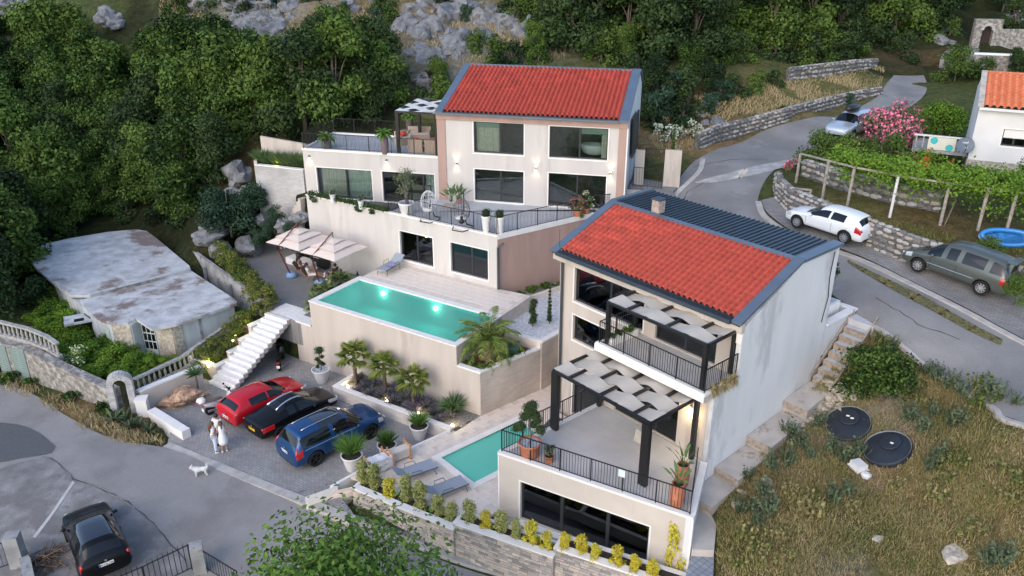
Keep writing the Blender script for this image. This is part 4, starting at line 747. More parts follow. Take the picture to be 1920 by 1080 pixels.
# ------------------------------------------------------------ foliage kit
rs = np.random.RandomState(11)
def leafmesh(name, P, N_, size, m, asp=.55, jit=.8, tri=False):
    P = np.asarray(P, float); n = len(P); N_ = np.asarray(N_, float)+rs.randn(n, 3)*jit; N_ /= np.linalg.norm(N_, axis=1)[:,None]+1e-9
    a = np.cross(N_, rs.randn(n, 3)); a /= np.linalg.norm(a, axis=1)[:,None]+1e-9; b = np.cross(N_, a)
    s = (size*(.6+.8*rs.rand(n)))[:,None] if not hasattr(size, '__len__') else np.asarray(size)[:,None]
    v = np.stack([P-a*s*.5, P+b*s*asp*.5+N_*s*.08, P+a*s*.5, P-b*s*asp*.5+N_*s*.08], 1).reshape(-1, 3)
    me = bpy.data.meshes.new(name); me.vertices.add(4*n); me.vertices.foreach_set('co', v.ravel()); me.loops.add(4*n); me.loops.foreach_set('vertex_index', np.arange(4*n))
    me.polygons.add(n); me.polygons.foreach_set('loop_start', np.arange(0, 4*n, 4)); me.polygons.foreach_set('loop_total', np.full(n, 4)); me.update(calc_edges=True); me.materials.append(m); return me
def blademesh(name, P, D, w, m):                    # blades: P roots, D vectors to the tips
    P = np.asarray(P, float); D = np.asarray(D, float); n = len(P); a = np.cross(D, rs.randn(n, 3)); a /= np.linalg.norm(a, axis=1)[:,None]+1e-9; a = a*w/2
    mid = P+D*.55+np.array([0,0,1])*np.linalg.norm(D, axis=1)[:,None]*.08
    v = np.stack([P-a, P+a, mid+a*.8, P+D, mid-a*.8], 1).reshape(-1, 3); k = 5
    me = bpy.data.meshes.new(name); me.vertices.add(k*n); me.vertices.foreach_set('co', v.ravel()); me.loops.add(k*n); me.loops.foreach_set('vertex_index', np.arange(k*n))
    me.polygons.add(n); me.polygons.foreach_set('loop_start', np.arange(0, k*n, k)); me.polygons.foreach_set('loop_total', np.full(n, k)); me.update(calc_edges=True); me.materials.append(m); return me
def lobes_points(lobes, n, shell=.75):
    w = np.array([r[0]*r[1]*r[2] for c, r in lobes])**.7; w /= w.sum(); P = []; N_ = []
    for (c, r), k in zip(lobes, rs.multinomial(n, w)):
        d = rs.randn(k, 3); d /= np.linalg.norm(d, axis=1)[:,None]; q = 1-(1-shell)*0-(rs.rand(k)**1.6)*(1-.35); d2 = d*np.array(r)
        nz = 1+.42*np.array([noise.noise(Vector((a_*1.9+c[0], b_*1.9+c[1], c_*1.9+c[2]))) for a_, b_, c_ in d]); d2 = d2*nz[:,None]; keep = d[:,2] > -.75; P.append((np.array(c)+d2*q[:,None])[keep]); N_.append((d+np.array([0,0,.35]))[keep])
    return np.concatenate(P), np.concatenate(N_)
LEAF_A = leafmat('broad_leaf', (.005,.017,.004), (.034,.072,.013), (.088,.145,.028)); LEAF_B = leafmat('dark_leaf', (.004,.012,.005), (.019,.041,.013), (.046,.078,.024))
LEAF_C = leafmat('blue_green_leaf', (.014,.036,.020), (.042,.082,.046)); LEAF_D = leafmat('bright_leaf', (.028,.07,.008), (.085,.175,.018), (.14,.24,.025))
LEAF_E = leafmat('olive_leaf', (.05,.07,.035), (.15,.18,.10)); LEAF_Y = leafmat('yellow_leaf', (.28,.24,.02), (.60,.47,.035), (.50,.45,.05)); LEAF_YG = leafmat('variegated_leaf', (.16,.19,.05), (.36,.37,.13))
LEAF_H = leafmat('hedge_leaf', (.022,.05,.010), (.075,.12,.022), (.14,.15,.035)); BARK = mat('bark', (.13,.105,.085), .95, scale=9, var=.3, bump=.8); BARKP = mat('pale_bark', (.24,.20,.165), .95, scale=9, var=.25, bump=.8)
GRASSM = leafmat('grass_blade', (.045,.08,.014), (.15,.19,.05), (.27,.23,.10), sc=.25); DRYM = leafmat('dry_blade', (.13,.12,.045), (.33,.27,.14), (.42,.34,.19), sc=.25); TUFT = leafmat('tuft_blade', (.04,.10,.02), (.13,.25,.05)); SAGE = leafmat('sage_blade', (.04,.062,.03), (.115,.15,.085))
def mktree(name, label, cat, ht, cr, nl, leaf, m, seed, nlobes=12, squash=.75, group=None, bark=None, trunk=.16, base=.35, lean=0):
    r_ = random.Random(seed); root = E(name, label, cat, (0,0,-50), group=group); lobes = []
    for i in range(nlobes):
        a = r_.uniform(0, 2*pi); q = sqrt(r_.random())*cr*.68; zz = r_.uniform(base, 1)*ht; q *= 1-.55*max(0, (zz/ht-.6)/.4); rr = cr*r_.uniform(.30,.50)
        lobes.append(((q*cos(a), q*sin(a), zz-rr*squash*.5), (rr, rr, rr*squash)))
    P, N_ = lobes_points(lobes, nl); part('crown', leafmesh('crown', P, N_, leaf, m), m, root)
    t = M(); t.tube([(0,0,-.6),(.03*ht*lean,0,ht*.2),(.06*ht*lean,.02*ht,ht*.45),(.0,.0,ht*.8)], [trunk*1.2, trunk, trunk*.7, trunk*.2], 7)
    for (c, r) in lobes[:7]: z0 = ht*r_.uniform(.15,.45); t.tube([(0,0,z0),(c[0]*.5,c[1]*.5,z0+(c[2]-z0)*.6),(c[0],c[1],c[2])], [trunk*.5, trunk*.3, trunk*.08], 5, cap=False)
    part('trunk', t, bark or BARK, root, local=True, smooth=True); return root
def park(root, loc, rz=0, scl=1):                   # first use of a prototype
    root.location = loc; root.rotation_euler = (0,0,rz); root.scale = (scl,)*3
class Proto:                                        # prototype placed first, copied afterwards
    def __init__(s, root): s.root = root; s.tree = snapshot(root); s.used = False
    def put(s, loc, rz=None, scl=1, label=None, group=None):
        rz = rnd.uniform(0, 6.28) if rz is None else rz
        if not s.used:
            s.used = True; o = s.root; o.location = loc; o.rotation_euler = (0,0,rz); o.scale = (scl,)*3 if not hasattr(scl, '__len__') else scl
            if label: o['label'] = label
            if group: o['group'] = group
            return o
        return dup(s.tree, loc, rz, label, group, scl)
    def done(s):
        if not s.used:
            for o in kids(s.root): bpy.data.objects.remove(o)
            bpy.data.objects.remove(s.root)
# ------------------------------------------------------------ wood on the hillside
FOR = []
for i in range(6):
    m_, lb, gp = ((LEAF_A, 'mid green broadleaf tree in the dense wood on the hillside behind the houses', 'broadleaf trees of the hillside wood'), (LEAF_B, 'dark evergreen oak in the shaded wood on the hillside behind the houses', 'dark oaks of the hillside wood'))[i % 2]
    FOR.append(Proto(mktree('broadleaf_tree' if i % 2 == 0 else 'oak_tree', lb, 'tree', 7, 3.0, 9500, .30, m_, 20+i, nlobes=17, squash=.8, group=gp, base=.22)))
def topline(x):
    xs = [-200,0,60,130,200,240,290,340,430,500,560,600,680,740,775,800,860]; ys = [20,30,5,20,70,120,60,40,45,75,75,10,25,60,110,165,215]
    return np.interp(x, xs, ys)
SH = [Proto(mktree('shrub', 'wild green shrub growing among the rocks and trees of the slope', 'shrub', 1.5, 1.1, 1500, .17, m_, 40+i, nlobes=8, squash=.8, group='wild shrubs on the slope', base=.1, trunk=.05)) for i, m_ in enumerate((LEAF_A, LEAF_B, LEAF_C))]
reg = [(-150,40),(0,90),(140,90),(240,160),(320,110),(560,120),(720,120),(800,190),(820,215),(690,232),(560,245),(470,262),(425,320),(395,400),(330,425),(250,395),(60,455),(25,560),(-150,640)]
y = 90
while y < 600:
    x = -130+rnd.uniform(0, 40)
    while x < 830:
        xx, yy = x+rnd.uniform(-18,18), y+rnd.uniform(-12,12)
        if inpoly([(xx, yy)], reg)[0]:
            p = T(xx, yy); d = (p-Vector((0,0,HC))).length; hm = (yy-topline(xx))/(FPX/d)
            if hm > 2.2: FOR[rnd.choice((0,1,2,3,4,5,0,2))].put(p-Vector((0,0,.2)), scl=min(max(hm/7.3, .35), rnd.uniform(.6,1.08)))
        x += 62
    y += 36
for y in (-60, -25, 5, 35, 62, 90, 112, 128):
    x = 880+rnd.uniform(0, 40)
    while x < 2000:
        xx, yy = x+rnd.uniform(-20,20), y+rnd.uniform(-10,10); lim = np.interp(xx, [880,960,1010,1060,1200,1240,1330,1500,1600,1700,1760,1800,2000], [-30,-30,60,100,112,120,108,112,92,84,70,5,-10])
        if yy < lim:
            p = T(xx, yy); FOR[rnd.choice((1,3,5,1,3,0,4))].put(p-Vector((0,0,.2)), scl=rnd.uniform(.8,1.15) if xx > 1060 else rnd.uniform(.5,.75))
        x += 66
for k_ in range(70):
    xx = rnd.uniform(960, 1800); yy = np.interp(xx, [960,1060,1200,1330,1500,1600,1700,1800], [40,100,122,110,116,98,86,20])-rnd.uniform(-8, 45); SH[rnd.choice((0,1,1))].put(T(xx, yy), scl=rnd.uniform(1.0,1.9))
for px, py, s, k in [(280,375,.62,2),(205,400,.5,2),(345,400,.55,2),(1230,205,.5,1),(1215,180,.45,3),(1290,160,.45,0),(1330,175,.4,3),(1905,150,.4,3),(1900,60,.6,1),(1880,20,.7,3),(825,170,.33,0),(140,420,.6,0),(40,470,.8,1),(90,440,.6,0),(20,530,.9,2),(-20,600,.9,1),(1115,110,.4,0),(1000,110,.4,2),(1170,118,.4,0)]:
    FOR[k].put(T(px, py), scl=s)
for px, py, s in [(440,20,1.3),(510,12,1.4),(590,5,1.2),(465,30,1),(730,45,1.2),(720,15,1.3),(860,10,1.3),(950,30,1.2),(895,95,1.1),(925,112,1.3),(960,118,1.2),(1010,118,1.1),(830,190,1.3),(815,150,1.2),(790,200,1.1),(850,205,1),(700,45,1),(640,30,.9),(880,40,1),(830,20,1.2),(395,10,1.2),(330,20,1.2),(1250,215,1.5),(1280,230,1.2),(1225,240,1.2),(1240,190,1.7),(1290,205,1.3),(1350,190,1.1),(1380,175,1.1),(1420,170,1),(1330,210,.9),(1450,160,.9),(1270,180,1.6),(1195,150,1.5),(1215,225,1.3),
    (400,290,1.3),(370,300,1.4),(430,270,1.2),(455,260,1),(500,262,1),(540,250,1),(600,235,1.2),(650,228,1.3),(480,240,1.4),(400,240,1.5),(350,330,1.6),(330,380,1.5),(385,355,1.2),(395,330,1.1),(110,555,1.2),(60,570,1.3),(340,420,1),(300,415,1.2),(240,405,1.1),(130,450,1.1),(1470,215,.5),(1420,235,.5),(1360,258,.6),(1410,240,.5),(1590,195,.6),(1700,110,1.2),(1670,95,1),(1780,70,1.3),(1750,40,1.4),(1560,135,1),(1620,108,.9)]:
    SH[rnd.choice((0,1,1,2))].put(T(px, py), scl=s)
# small-leaved blue green bushes of the garden by the court
GB = Proto(mktree('olive_bush', 'large grey green bush in the rock garden above the umbrella court', 'bush', 2.4, 1.5, 4200, .16, LEAF_C, 77, nlobes=11, base=.15, trunk=.06, group='grey green bushes of the rock garden'))
for px, py, s in [(432,425,1.25),(460,395,.9),(405,395,.8),(505,440,.45),(520,415,.5),(515,432,.4),(548,440,.4),(490,455,.5),(475,385,.7)]: GB.put(T(px, py), scl=s)
# ------------------------------------------------------------ rocks
def rockmesh(seed, m, sub=3, rough=.35, flat=.65):
    bm = bmesh.new(); bmesh.ops.create_icosphere(bm, subdivisions=sub, radius=1); o = Vector((seed*7.1, seed*3.3, 0))
    for v in bm.verts:
        c = v.co; n1 = noise.noise(c*1.1+o); n2 = noise.noise(c*2.6+o); n3 = noise.noise(c*6+o); k = 1+rough*n1*1.3+rough*.6*abs(n2)+rough*.25*n3; v.co = Vector((c.x*k, c.y*k*.85, c.z*k*flat))
    me = bpy.data.meshes.new('rock'); bm.to_mesh(me); bm.free(); me.materials.append(m); return me
LIME = mat('limestone', (.195,.198,.205), .95, scale=1.6, var=.28, bump=1, bscale=5, dirt=((.10,.095,.085), 1.4, .56)); BROWNR = mat('brown_rock', (.42,.27,.18), .9, scale=2.2, var=.4, bump=1, bscale=8, dirt=((.22,.13,.09), 3, .5))
RK = [rockmesh(i, LIME, rough=.55, flat=.8) for i in range(7)]
def rock(p, s, me, label, group=None, sink=.25, rz=None, cat='rock', tilt=.3):
    o = bpy.data.objects.new('boulder', me); COL.objects.link(o); o.location = Vector(p)-Vector((0,0,s[2]*sink)); o.scale = s; o.rotation_euler = (rnd.uniform(-tilt,tilt), rnd.uniform(-tilt,tilt), rnd.uniform(0,6.3) if rz is None else rz); return prop(o, label, cat, group)
def zone(poly, n, smin, smax, tall=1):
    xs = [p[0] for p in poly]; ys = [p[1] for p in poly]; k = 0
    while k < n:
        x, y = rnd.uniform(min(xs), max(xs)), rnd.uniform(min(ys), max(ys))
        if inpoly([(x, y)], poly)[0]:
            s = rnd.uniform(smin, smax); rock(T(x, y), (s*rnd.uniform(.7,1.3), s, s*rnd.uniform(.7,1.2)*tall), rnd.choice(RK), 'weathered grey limestone boulder in the rocky slope above the houses', 'limestone boulders of the slope'); k += 1
zone([(740,30),(780,10),(860,0),(1040,-20),(1060,20),(980,70),(900,90),(870,110),(800,115),(750,100)], 95, .35, 1.35, 1.2); zone([(420,-5),(560,0),(540,50),(480,80),(440,40)], 26, .5, 1.3); zone([(590,-10),(690,-10),(700,20),(600,20)], 10, .4, 1.0)
zone([(195,15),(230,10),(230,45),(200,45)], 5, .5, 1.0); zone([(350,-10),(420,-15),(400,12),(360,10)], 5, .5, 1.0); zone([(0,0),(60,0),(60,25),(0,25)], 5, .5, 1.2); zone([(760,120),(820,130),(850,200),(800,220)], 6, .4, .9); zone([(1300,180),(1340,190),(1330,230),(1290,240)], 9, .15, .55); zone([(1750,40),(1810,45),(1800,85),(1765,80)], 8, .3, .9); zone([(1870,25),(1920,20),(1920,50),(1880,50)], 6, .4, 1.1)
for px, py, s in [(448,325,(1.5,1.2,1.3)),(430,360,(.7,.6,.6)),(470,365,(.8,.7,.9)),(400,385,(.7,.6,.5)),(395,440,(1.2,.8,.55)),(412,465,(.9,.7,.8)),(465,462,(1.15,.85,.95)),(395,425,(.7,.5,.4)),(490,410,(.5,.4,.4)),(532,420,(.8,.6,.5)),(560,405,(.6,.5,.5)),(1342,225,(.9,.5,.3)),(445,470,(.3,.2,.2))]:
    rock(T(px, py), s, rnd.choice(RK), 'rounded grey boulder bordering the rock garden', 'boulders of the rock garden', tilt=.1)
o = solo('boulder', M().ball((0,0,0), 1, 4), BROWNR, 'large craggy brown boulder on the parking beside the cream wall', 'rock'); o.data = rockmesh(21, BROWNR, 4, .5, .6); p = G(340,755,PARK); o.location = (p.x, p.y, PARK+.28); o.scale = (.95,.62,.75); o.rotation_euler = (0,0,.25)
# ------------------------------------------------------------ grass and weeds
def field(name, px_poly, n, lo, hi, m, w=.02, clump=0):
    ws = [T(*p) for p in px_poly]; x0, x1 = min(p.x for p in ws), max(p.x for p in ws); y0, y1 = min(p.y for p in ws), max(p.y for p in ws); q = rs.rand(n*3, 2)*[x1-x0, y1-y0]+[x0, y0]
    q = q[inpoly(q, ws)]
    for poly, z in plats: q = q[~inpoly(q, poly)]
    if clump: k = np.array([noise.noise((a*clump, b*clump, 9)) for a, b in q]); q = q[(k+rs.rand(len(q))*.5) > .12]
    q = q[:n]; L_ = lo+(hi-lo)*rs.rand(len(q))**2; D = np.column_stack([rs.randn(len(q), 2)*L_[:,None]*.35, L_]); me = blademesh(name, np.column_stack([q, hgt(q)-.02]), D, w, m)
    o = bpy.data.objects.new(name, me); COL.objects.link(o); return prop(o, kind='stuff')
YARD = [(1345,930),(1395,900),(1440,800),(1520,730),(1560,690),(1640,620),(1700,668),(1790,730),(1920,808),(2050,890),(2050,1200),(1335,1200)]
prop(field('grass', YARD, 56000, .05, .22, GRASSM, .022, .7), 'green tufts of grass in the rough yard right of the house', 'grass'); prop(field('dry_grass', YARD, 36000, .06, .24, DRYM, .02, .9), 'straw coloured dry grass in the rough yard right of the house', 'grass')
prop(field('field_grass', [(1310,285),(1350,250),(1480,205),(1650,172),(1660,120),(1500,150),(1400,165),(1260,190),(1215,260),(1250,300)], 26000, .08, .35, DRYM, .04, .5), 'dry grass of the field above the stone road wall', 'grass')
prop(field('road_grass', [(1590,487),(1640,512),(1720,550),(1800,595),(1885,642),(1875,652),(1790,612),(1710,568),(1636,526),(1586,494)], 5200, .04, .13, GRASSM, .02), 'thin strip of grass along the lane kerb', 'grass')
prop(field('verge_grass', [(-150,640),(0,690),(75,728),(150,762),(215,795),(310,828),(300,842),(220,832),(130,795),(70,755),(0,730),(-150,700)], 14000, .08, .4, DRYM, .03, .8), 'brown and green verge of tall grass along the lower road', 'grass')
prop(field('garden_grass', [(1490,360),(1660,410),(1920,470),(1920,500),(1700,445),(1560,400),(1480,375)], 12000, .04, .18, GRASSM, .03, .8), 'worn grass of the neighbouring garden above the stone wall', 'grass')
prop(field('hill_grass', [(560,60),(760,90),(880,120),(1060,110),(1070,40),(760,0),(500,-20),(300,-10),(300,60),(430,90)], 16000, .1, .5, DRYM, .05, .5), 'dry grass between the rocks of the slope', 'grass')
def weed(name, label, group, ht, n, m, w=.05, spread=.35, seed=1):
    root = E(name, label, 'weeds', (0,0,-50), group=group); P = rs.randn(n, 3)*spread*.35; P[:,2] = 0; L_ = ht*(.5+.5*rs.rand(n)); D = np.column_stack([rs.randn(n, 2)*L_[:,None]*.28, L_]); part('stems', blademesh('stems', P, D, w*.6, m), m, root, kind='stuff')
    lp = []; 
    for p, d in zip(P[:n//2], D[:n//2]):
        for t in np.linspace(.2, 1, 7): lp.append(p+d*t)
    part('leaves', leafmesh('leaves', lp, np.tile([0,0,1.], (len(lp), 1)), .13, m), m, root, kind='stuff'); return root
WD = [Proto(weed('wild_plant', 'tall grey green wild plant standing in the rough yard', 'grey green wild plants of the yard', .75, 34, SAGE)), Proto(weed('wild_plant', 'bright green wild plant spreading in the rough yard', 'bright green wild plants of the yard', .5, 40, GRASSM, spread=.6))]
for px, py in [(1500,840),(1520,860),(1475,870),(1445,880),(1560,850),(1610,855),(1430,930),(1590,930),(1560,940),(1440,965),(1700,790),(1730,810),(1750,780),(1735,702),(1752,712),(1775,728),(1800,742),(1755,870),(1740,880),(1400,900),(1410,960),(1385,960),(1672,662),(1860,750),(1880,1060),(1850,1060),(1480,820),(1535,800),(1420,985),(1790,800),(1900,760),(1585,865)]: WD[0].put(T(px, py), scl=rnd.uniform(.7,1.3))
for px, py in [(1460,1010),(1420,1050),(1470,1050),(1520,960),(1480,930),(1780,860),(1800,870),(1840,760),(1800,790),(1840,730),(1680,920),(1770,900),(1760,940),(1890,940),(1900,900),(1730,760),(1870,820),(1600,960),(1400,1010),(1390,1060),(1665,650),(1820,1000)]: WD[1].put(T(px, py), scl=rnd.uniform(.7,1.4))
BS = Proto(mktree('bush', 'dense dark green bush behind the two black tank lids', 'bush', 2.0, 1.35, 5200, .13, LEAF_A, 91, nlobes=14, base=.1, trunk=.05)); BS.put(T(1640,735), scl=(1.25,1.25,1.0))
for s_ in SH: s_.used = True
# ------------------------------------------------------------ vehicles
from mathutils.bvhtree import BVHTree
TYRE = onlymat('tyre_rubber', (.018,.018,.018), .85, spec=.2); RIMD = onlymat('dark_rim', (.05,.05,.055), .35, .7); RIML = onlymat('alloy_rim', (.55,.56,.58), .35, .7)
CGLASS = onlymat('car_glass', (.006,.007,.008), .06, spec=.5, coat=.15); REDL = onlymat('red_lamp', (.45,.012,.015), .2, coat=.6); CLEARL = onlymat('headlamp', (.55,.57,.58), .15, .2, coat=.6); CHROME = onlymat('chrome_trim', (.65,.66,.68), .25, .9); PLATE = onlymat('white_plate', (.75,.75,.72), .5); UNDER = onlymat('underbody', (.012,.012,.012), .9, spec=.1)
def paint(name, c, metal=.0, rough=.32): return onlymat(name, c, rough, metal, spec=.35, coat=.45)
def evalmesh(me, mods):
    o = bpy.data.objects.new('tmp', me); COL.objects.link(o); extra = []
    for t, kw, cut in mods:
        m_ = o.modifiers.new('m', t)
        for k, v in kw.items(): setattr(m_, k, v)
        if cut: c = bpy.data.objects.new('cut', cut); COL.objects.link(c); m_.object = c; extra.append(c)
    dg = bpy.context.evaluated_depsgraph_get(); dg.update(); r = bpy.data.meshes.new_from_object(o.evaluated_get(dg), depsgraph=dg)
    for x in extra+[o]: bpy.data.objects.remove(x)
    return r
def car(label, sec, paintm, glass, ws, rw, roofglass=None, tail=None, head=None, wheels=(-1.45,1.5), wr=.36, wy=.80, rim=RIML, spokes=5, cat='car', clad=False, name='parked_car', zb=.24, doors=(), rails=None, roofm=None, pillar=None, plate=PLATE, platez=.75, mirror=(.75,1.05), tailrows=(3,), roof_band=None, lampz=(.78,.98)):
    """sec: (x, half width, belt z, roof z, roof half width) from rear to front; front is +x"""
    def ip(x):                                       # pillar stations between neighbouring side windows
        for a_, b_ in zip(sec, sec[1:]):
            if a_[0] <= x <= b_[0]: t_ = (x-a_[0])/(b_[0]-a_[0]); return tuple(p_+(q_-p_)*t_ for p_, q_ in zip(a_, b_))
    cuts = [g_[1] for g_ in glass[:-1]]; sec = sorted([s_ for s_ in sec if all(abs(s_[0]-c_) > .03 for c_ in cuts)]+[ip(c_+e_) for c_ in cuts for e_ in (-.045,.045)])
    glass = [(g_[0]+(.045 if k_ else 0), g_[1]-(.045 if k_ < len(glass)-1 else 0)) for k_, g_ in enumerate(glass)]
    xs = [s_[0] for s_ in sec]; pts_ = []; nr = 8
    for (x, hw, b_, r_, hr) in sec:
        z0 = zb+(.12 if x in (xs[0], xs[-1]) else .0); dz = max(b_-z0, .1)
        P = [(0,z0),(hw*.86,z0),(hw*.985,z0+dz*.22),(hw,z0+dz*.62),(hw*.985,b_+(.03 if r_-b_ > .25 else 0)),(hr,max(r_-.075,b_+.002)),(hr*.62,r_),(0,r_+.012)]
        pts_.append([(x,-y,z) for y, z in P]+[(x,y,z) for y, z in P[-2:0:-1]])
    K = len(pts_[0]); V = [p for r_ in pts_ for p in r_]; F = []; MI = []
    def rowof(j): return j if j < 7 else 13-j
    def inr(a, b, rng): return rng is not None and a >= rng[0]-1e-6 and b <= rng[1]+1e-6
    for i in range(len(sec)-1):
        a, b = xs[i], xs[i+1]
        for j in range(K):
            q = (j+1) % K; F.append((i*K+j, (i+1)*K+j, (i+1)*K+q, i*K+q)); rw_ = rowof(j) if j < 13 else 0; mi = 0
            if rw_ == 4 and any(inr(a, b, g_) for g_ in glass): mi = 1
            elif rw_ in (5,6) and (inr(a, b, ws) or inr(a, b, rw)): mi = 1
            elif rw_ in (5,6) and inr(a, b, roofglass): mi = 5
            elif rw_ in tailrows and inr(a, b, tail): mi = 3
            elif rw_ == 3 and inr(a, b, head): mi = 4
            elif rw_ == 0: mi = 2
            elif clad and rw_ == 1: mi = 2
            elif roofm and rw_ in (5,6) and b_ > 0 and inr(a, b, roofm[1]): mi = 6
            elif roof_band and rw_ == 5 and inr(a, b, roof_band): mi = 7
            MI.append(mi)
    n0 = (len(sec)-1)*K; c0 = len(V); V.append((xs[0]-.02, 0, sum(p[2] for p in pts_[0])/K)); V.append((xs[-1]+.02, 0, sum(p[2] for p in pts_[-1])/K))
    for j in range(K): q = (j+1) % K; F.append((j, q, c0)); MI.append(0); F.append(((len(sec)-1)*K+q, (len(sec)-1)*K+j, c0+1)); MI.append(0)
    me = bpy.data.meshes.new('body'); me.from_pydata(V, [], F)
    ML = [paintm, CGLASS, UNDER, REDL, CLEARL, onlymat('roof_glass', (.012,.012,.018), .05, spec=.9, coat=.6), roofm[0] if roofm else UNDER, CHROME]
    for m_ in ML: me.materials.append(m_)
    me.polygons.foreach_set('material_index', MI)
    cut = M()
    for wx in wheels:
        for s in (-1,1):
            c = M().lathe([(wr*1.17,-.32),(wr*1.17,.6)], (0,0,0), 26); cut.add([(wx+x, s*(wy-.05)+s*z, wr+y) for x, y, z in c.v], [tuple(reversed(f)) for f in c.f] if s < 0 else c.f)
    cm = cut.mesh('cut'); bmx = bmesh.new(); bmx.from_mesh(cm); bmesh.ops.recalc_face_normals(bmx, faces=bmx.faces); bmx.to_mesh(cm); bmx.free(); cm.materials.append(UNDER)
    bmx = bmesh.new(); bmx.from_mesh(me); bmesh.ops.recalc_face_normals(bmx, faces=bmx.faces); bmx.to_mesh(me); bmx.free()
    s2 = evalmesh(me, [('SUBSURF', dict(levels=2, render_levels=2), None)]); full = evalmesh(s2, [('BOOLEAN', dict(operation='DIFFERENCE', solver='EXACT', material_mode='TRANSFER') , cm)])
    bm = bmesh.new(); bm.from_mesh(full); bvh = BVHTree.FromBMesh(bm); root = E(name, label, cat)
    mats_ = list(full.materials)
    # split: body keeps paint and arches, every glass or lamp island becomes a part
    def nm(m_): return {'car_glass':'window','red_lamp':'tail_light','headlamp':'headlight','roof_glass':'roof_glass','chrome_trim':'roof_trim'}.get(m_.name, 'roof_panel')
    bm.faces.ensure_lookup_table(); seen = set(); bodyf = []
    for f in bm.faces:
        m_ = mats_[f.material_index] if f.material_index < len(mats_) else UNDER
        if m_ in (paintm, UNDER): bodyf.append(f); seen.add(f.index)
    def sub(fs, name_, label_=None):
        vm = {}; vs = []; F_ = []; mi = []
        for f in fs:
            idx = []
            for v in f.verts:
                if v.index not in vm: vm[v.index] = len(vs); vs.append(tuple(v.co))
                idx.append(vm[v.index])
            F_.append(idx); mi.append(f.material_index)
        me_ = bpy.data.meshes.new(name_); me_.from_pydata(vs, [], F_); used = sorted(set(mi))
        for u in used: me_.materials.append(mats_[u] if u < len(mats_) else UNDER)
        me_.polygons.foreach_set('material_index', [used.index(i) for i in mi]); me_.update(); me_.shade_smooth(); return part(name_, me_, None, root)
    sub(bodyf, 'body')
    for f in bm.faces:
        if f.index in seen: continue
        st = [f]; seen.add(f.index); isl = []
        while st:
            g_ = st.pop(); isl.append(g_)
            for e in g_.edges:
                for k in e.link_faces:
                    if k.index not in seen and k.material_index == g_.material_index: seen.add(k.index); st.append(k)
        if len(isl) > 6: sub(isl, nm(mats_[isl[0].material_index]))
        else: sub(isl, 'trim')
    def onbody(p, off=.004):
        q, n_, i_, d_ = bvh.find_nearest(Vector(p)); return q+n_*off
    # wheels
    for wx in wheels:
        for s in (-1,1):
            t = M(); t.lathe([(wr*.66,-.11),(wr*.93,-.115),(wr,-.08),(wr,.08),(wr*.93,.115),(wr*.66,.11),(wr*.66,-.11)], (0,0,0), 24, cap=False); t.v = [(wx+x, s*(wy+.02)+z*s, wr+y) for x, y, z in t.v]; w_ = part('wheel', t, TYRE, root, local=True, smooth=True)
            rm = M(); rm.lathe([(wr*.68,.085),(wr*.62,.10),(wr*.58,.05)], (0,0,0), 24, cap=False); rm.lathe([(wr*.14,.03),(wr*.14,.10)], (0,0,0), 10)
            for k in range(spokes):
                a = 2*pi*k/spokes; d = Vector((cos(a), sin(a), 0)); p = Vector((-sin(a), cos(a), 0)); rm.box(d*wr*.1-p*wr*.07+Vector((0,0,.055)), d*wr*.52, p*wr*.14, (0,0,.035))
            rm.v = [(wx+x, s*(wy+.02)+z*s, wr+y) for x, y, z in rm.v]; part('rim', rm, rim, w_, local=True)
            dk_ = M().lathe([(wr*.6,.02),(wr*.6,.03)], (0,0,0), 18); dk_.v = [(wx+x, s*(wy+.02)+z*s, wr+y) for x, y, z in dk_.v]; part('brake_disc', dk_, UNDER, w_, local=True)
    for s in (-1,1):
        q = onbody((mirror[0], s*1.0, mirror[1]), 0); mr = M().ball((0,0,0), 1, 6); mr.v = [(q.x+x*.07, q.y+s*.10+y*.10, q.z+.05+z*.065) for x, y, z in mr.v]; part('mirror', mr, paintm, root, local=True, smooth=True)
        for dx in doors:
            L_ = [onbody((dx, s*1.2, z), .001) for z in np.linspace(zb+.12, mirror[1]-.08, 7)]; part('door_seam', M().tube(L_, .007, 4), UNDER, root, local=True)
            q = onbody((dx+(-.12 if True else .1)+.25, s*1.2, mirror[1]-.17), .012); part('door_handle', M().cb((q.x-.0, q.y, q.z), (.17,.03,.03), 0), paintm if paintm.name != 'white_paint' else paintm, root, local=True)
        if rails:
            L_ = [onbody((x, s*rails[2], 3), .03) for x in np.linspace(rails[0], rails[1], 8)]; part('roof_rail', M().tube(L_, .022, 6), CHROME, root, local=True, smooth=True)
    for s in (-1,1):
        L_ = [onbody((xs[0]+.02, s*(sec[1][1]*.97), z), -.012) for z in np.linspace(*lampz, 6)]; part('tail_light', M().tube(L_, [.02,.05,.06,.055,.045,.02], 7), REDL, root, local=True, smooth=True)
        L_ = [onbody((xs[-1]+.1, s*y_, lampz[0]-.02), .002) for y_ in np.linspace(.55,.95,4)]; part('headlight', M().tube(L_, [.03,.06,.055,.02], 6), CLEARL, root, local=True, smooth=True)
    q = onbody((xs[0]-1, 0, platez), .012); part('number_plate', M().cb((q.x, 0, platez-.06), (.02,.5,.12), 0), plate, root, local=True)
    q = onbody((xs[0]-1, 0, platez+.16), .012); part('badge', M().cb((q.x, 0, platez+.12), (.02,.08,.07), 0), CHROME, root, local=True)
    bm.free(); root['_bvh'] = 0; del root['_bvh']; return root, onbody
def setdown(root, front_px, rear_px, z=None):       # stand a car with its wheels on two ground points
    a, b = (T(*front_px), T(*rear_px)) if z is None else (G(*front_px, z), G(*rear_px, z)); c = (a+b)/2; d = a-b; root.location = c; root.rotation_euler = (0, -atan2(a.z-b.z, hypot(d.x, d.y)), atan2(d.y, d.x)); return c
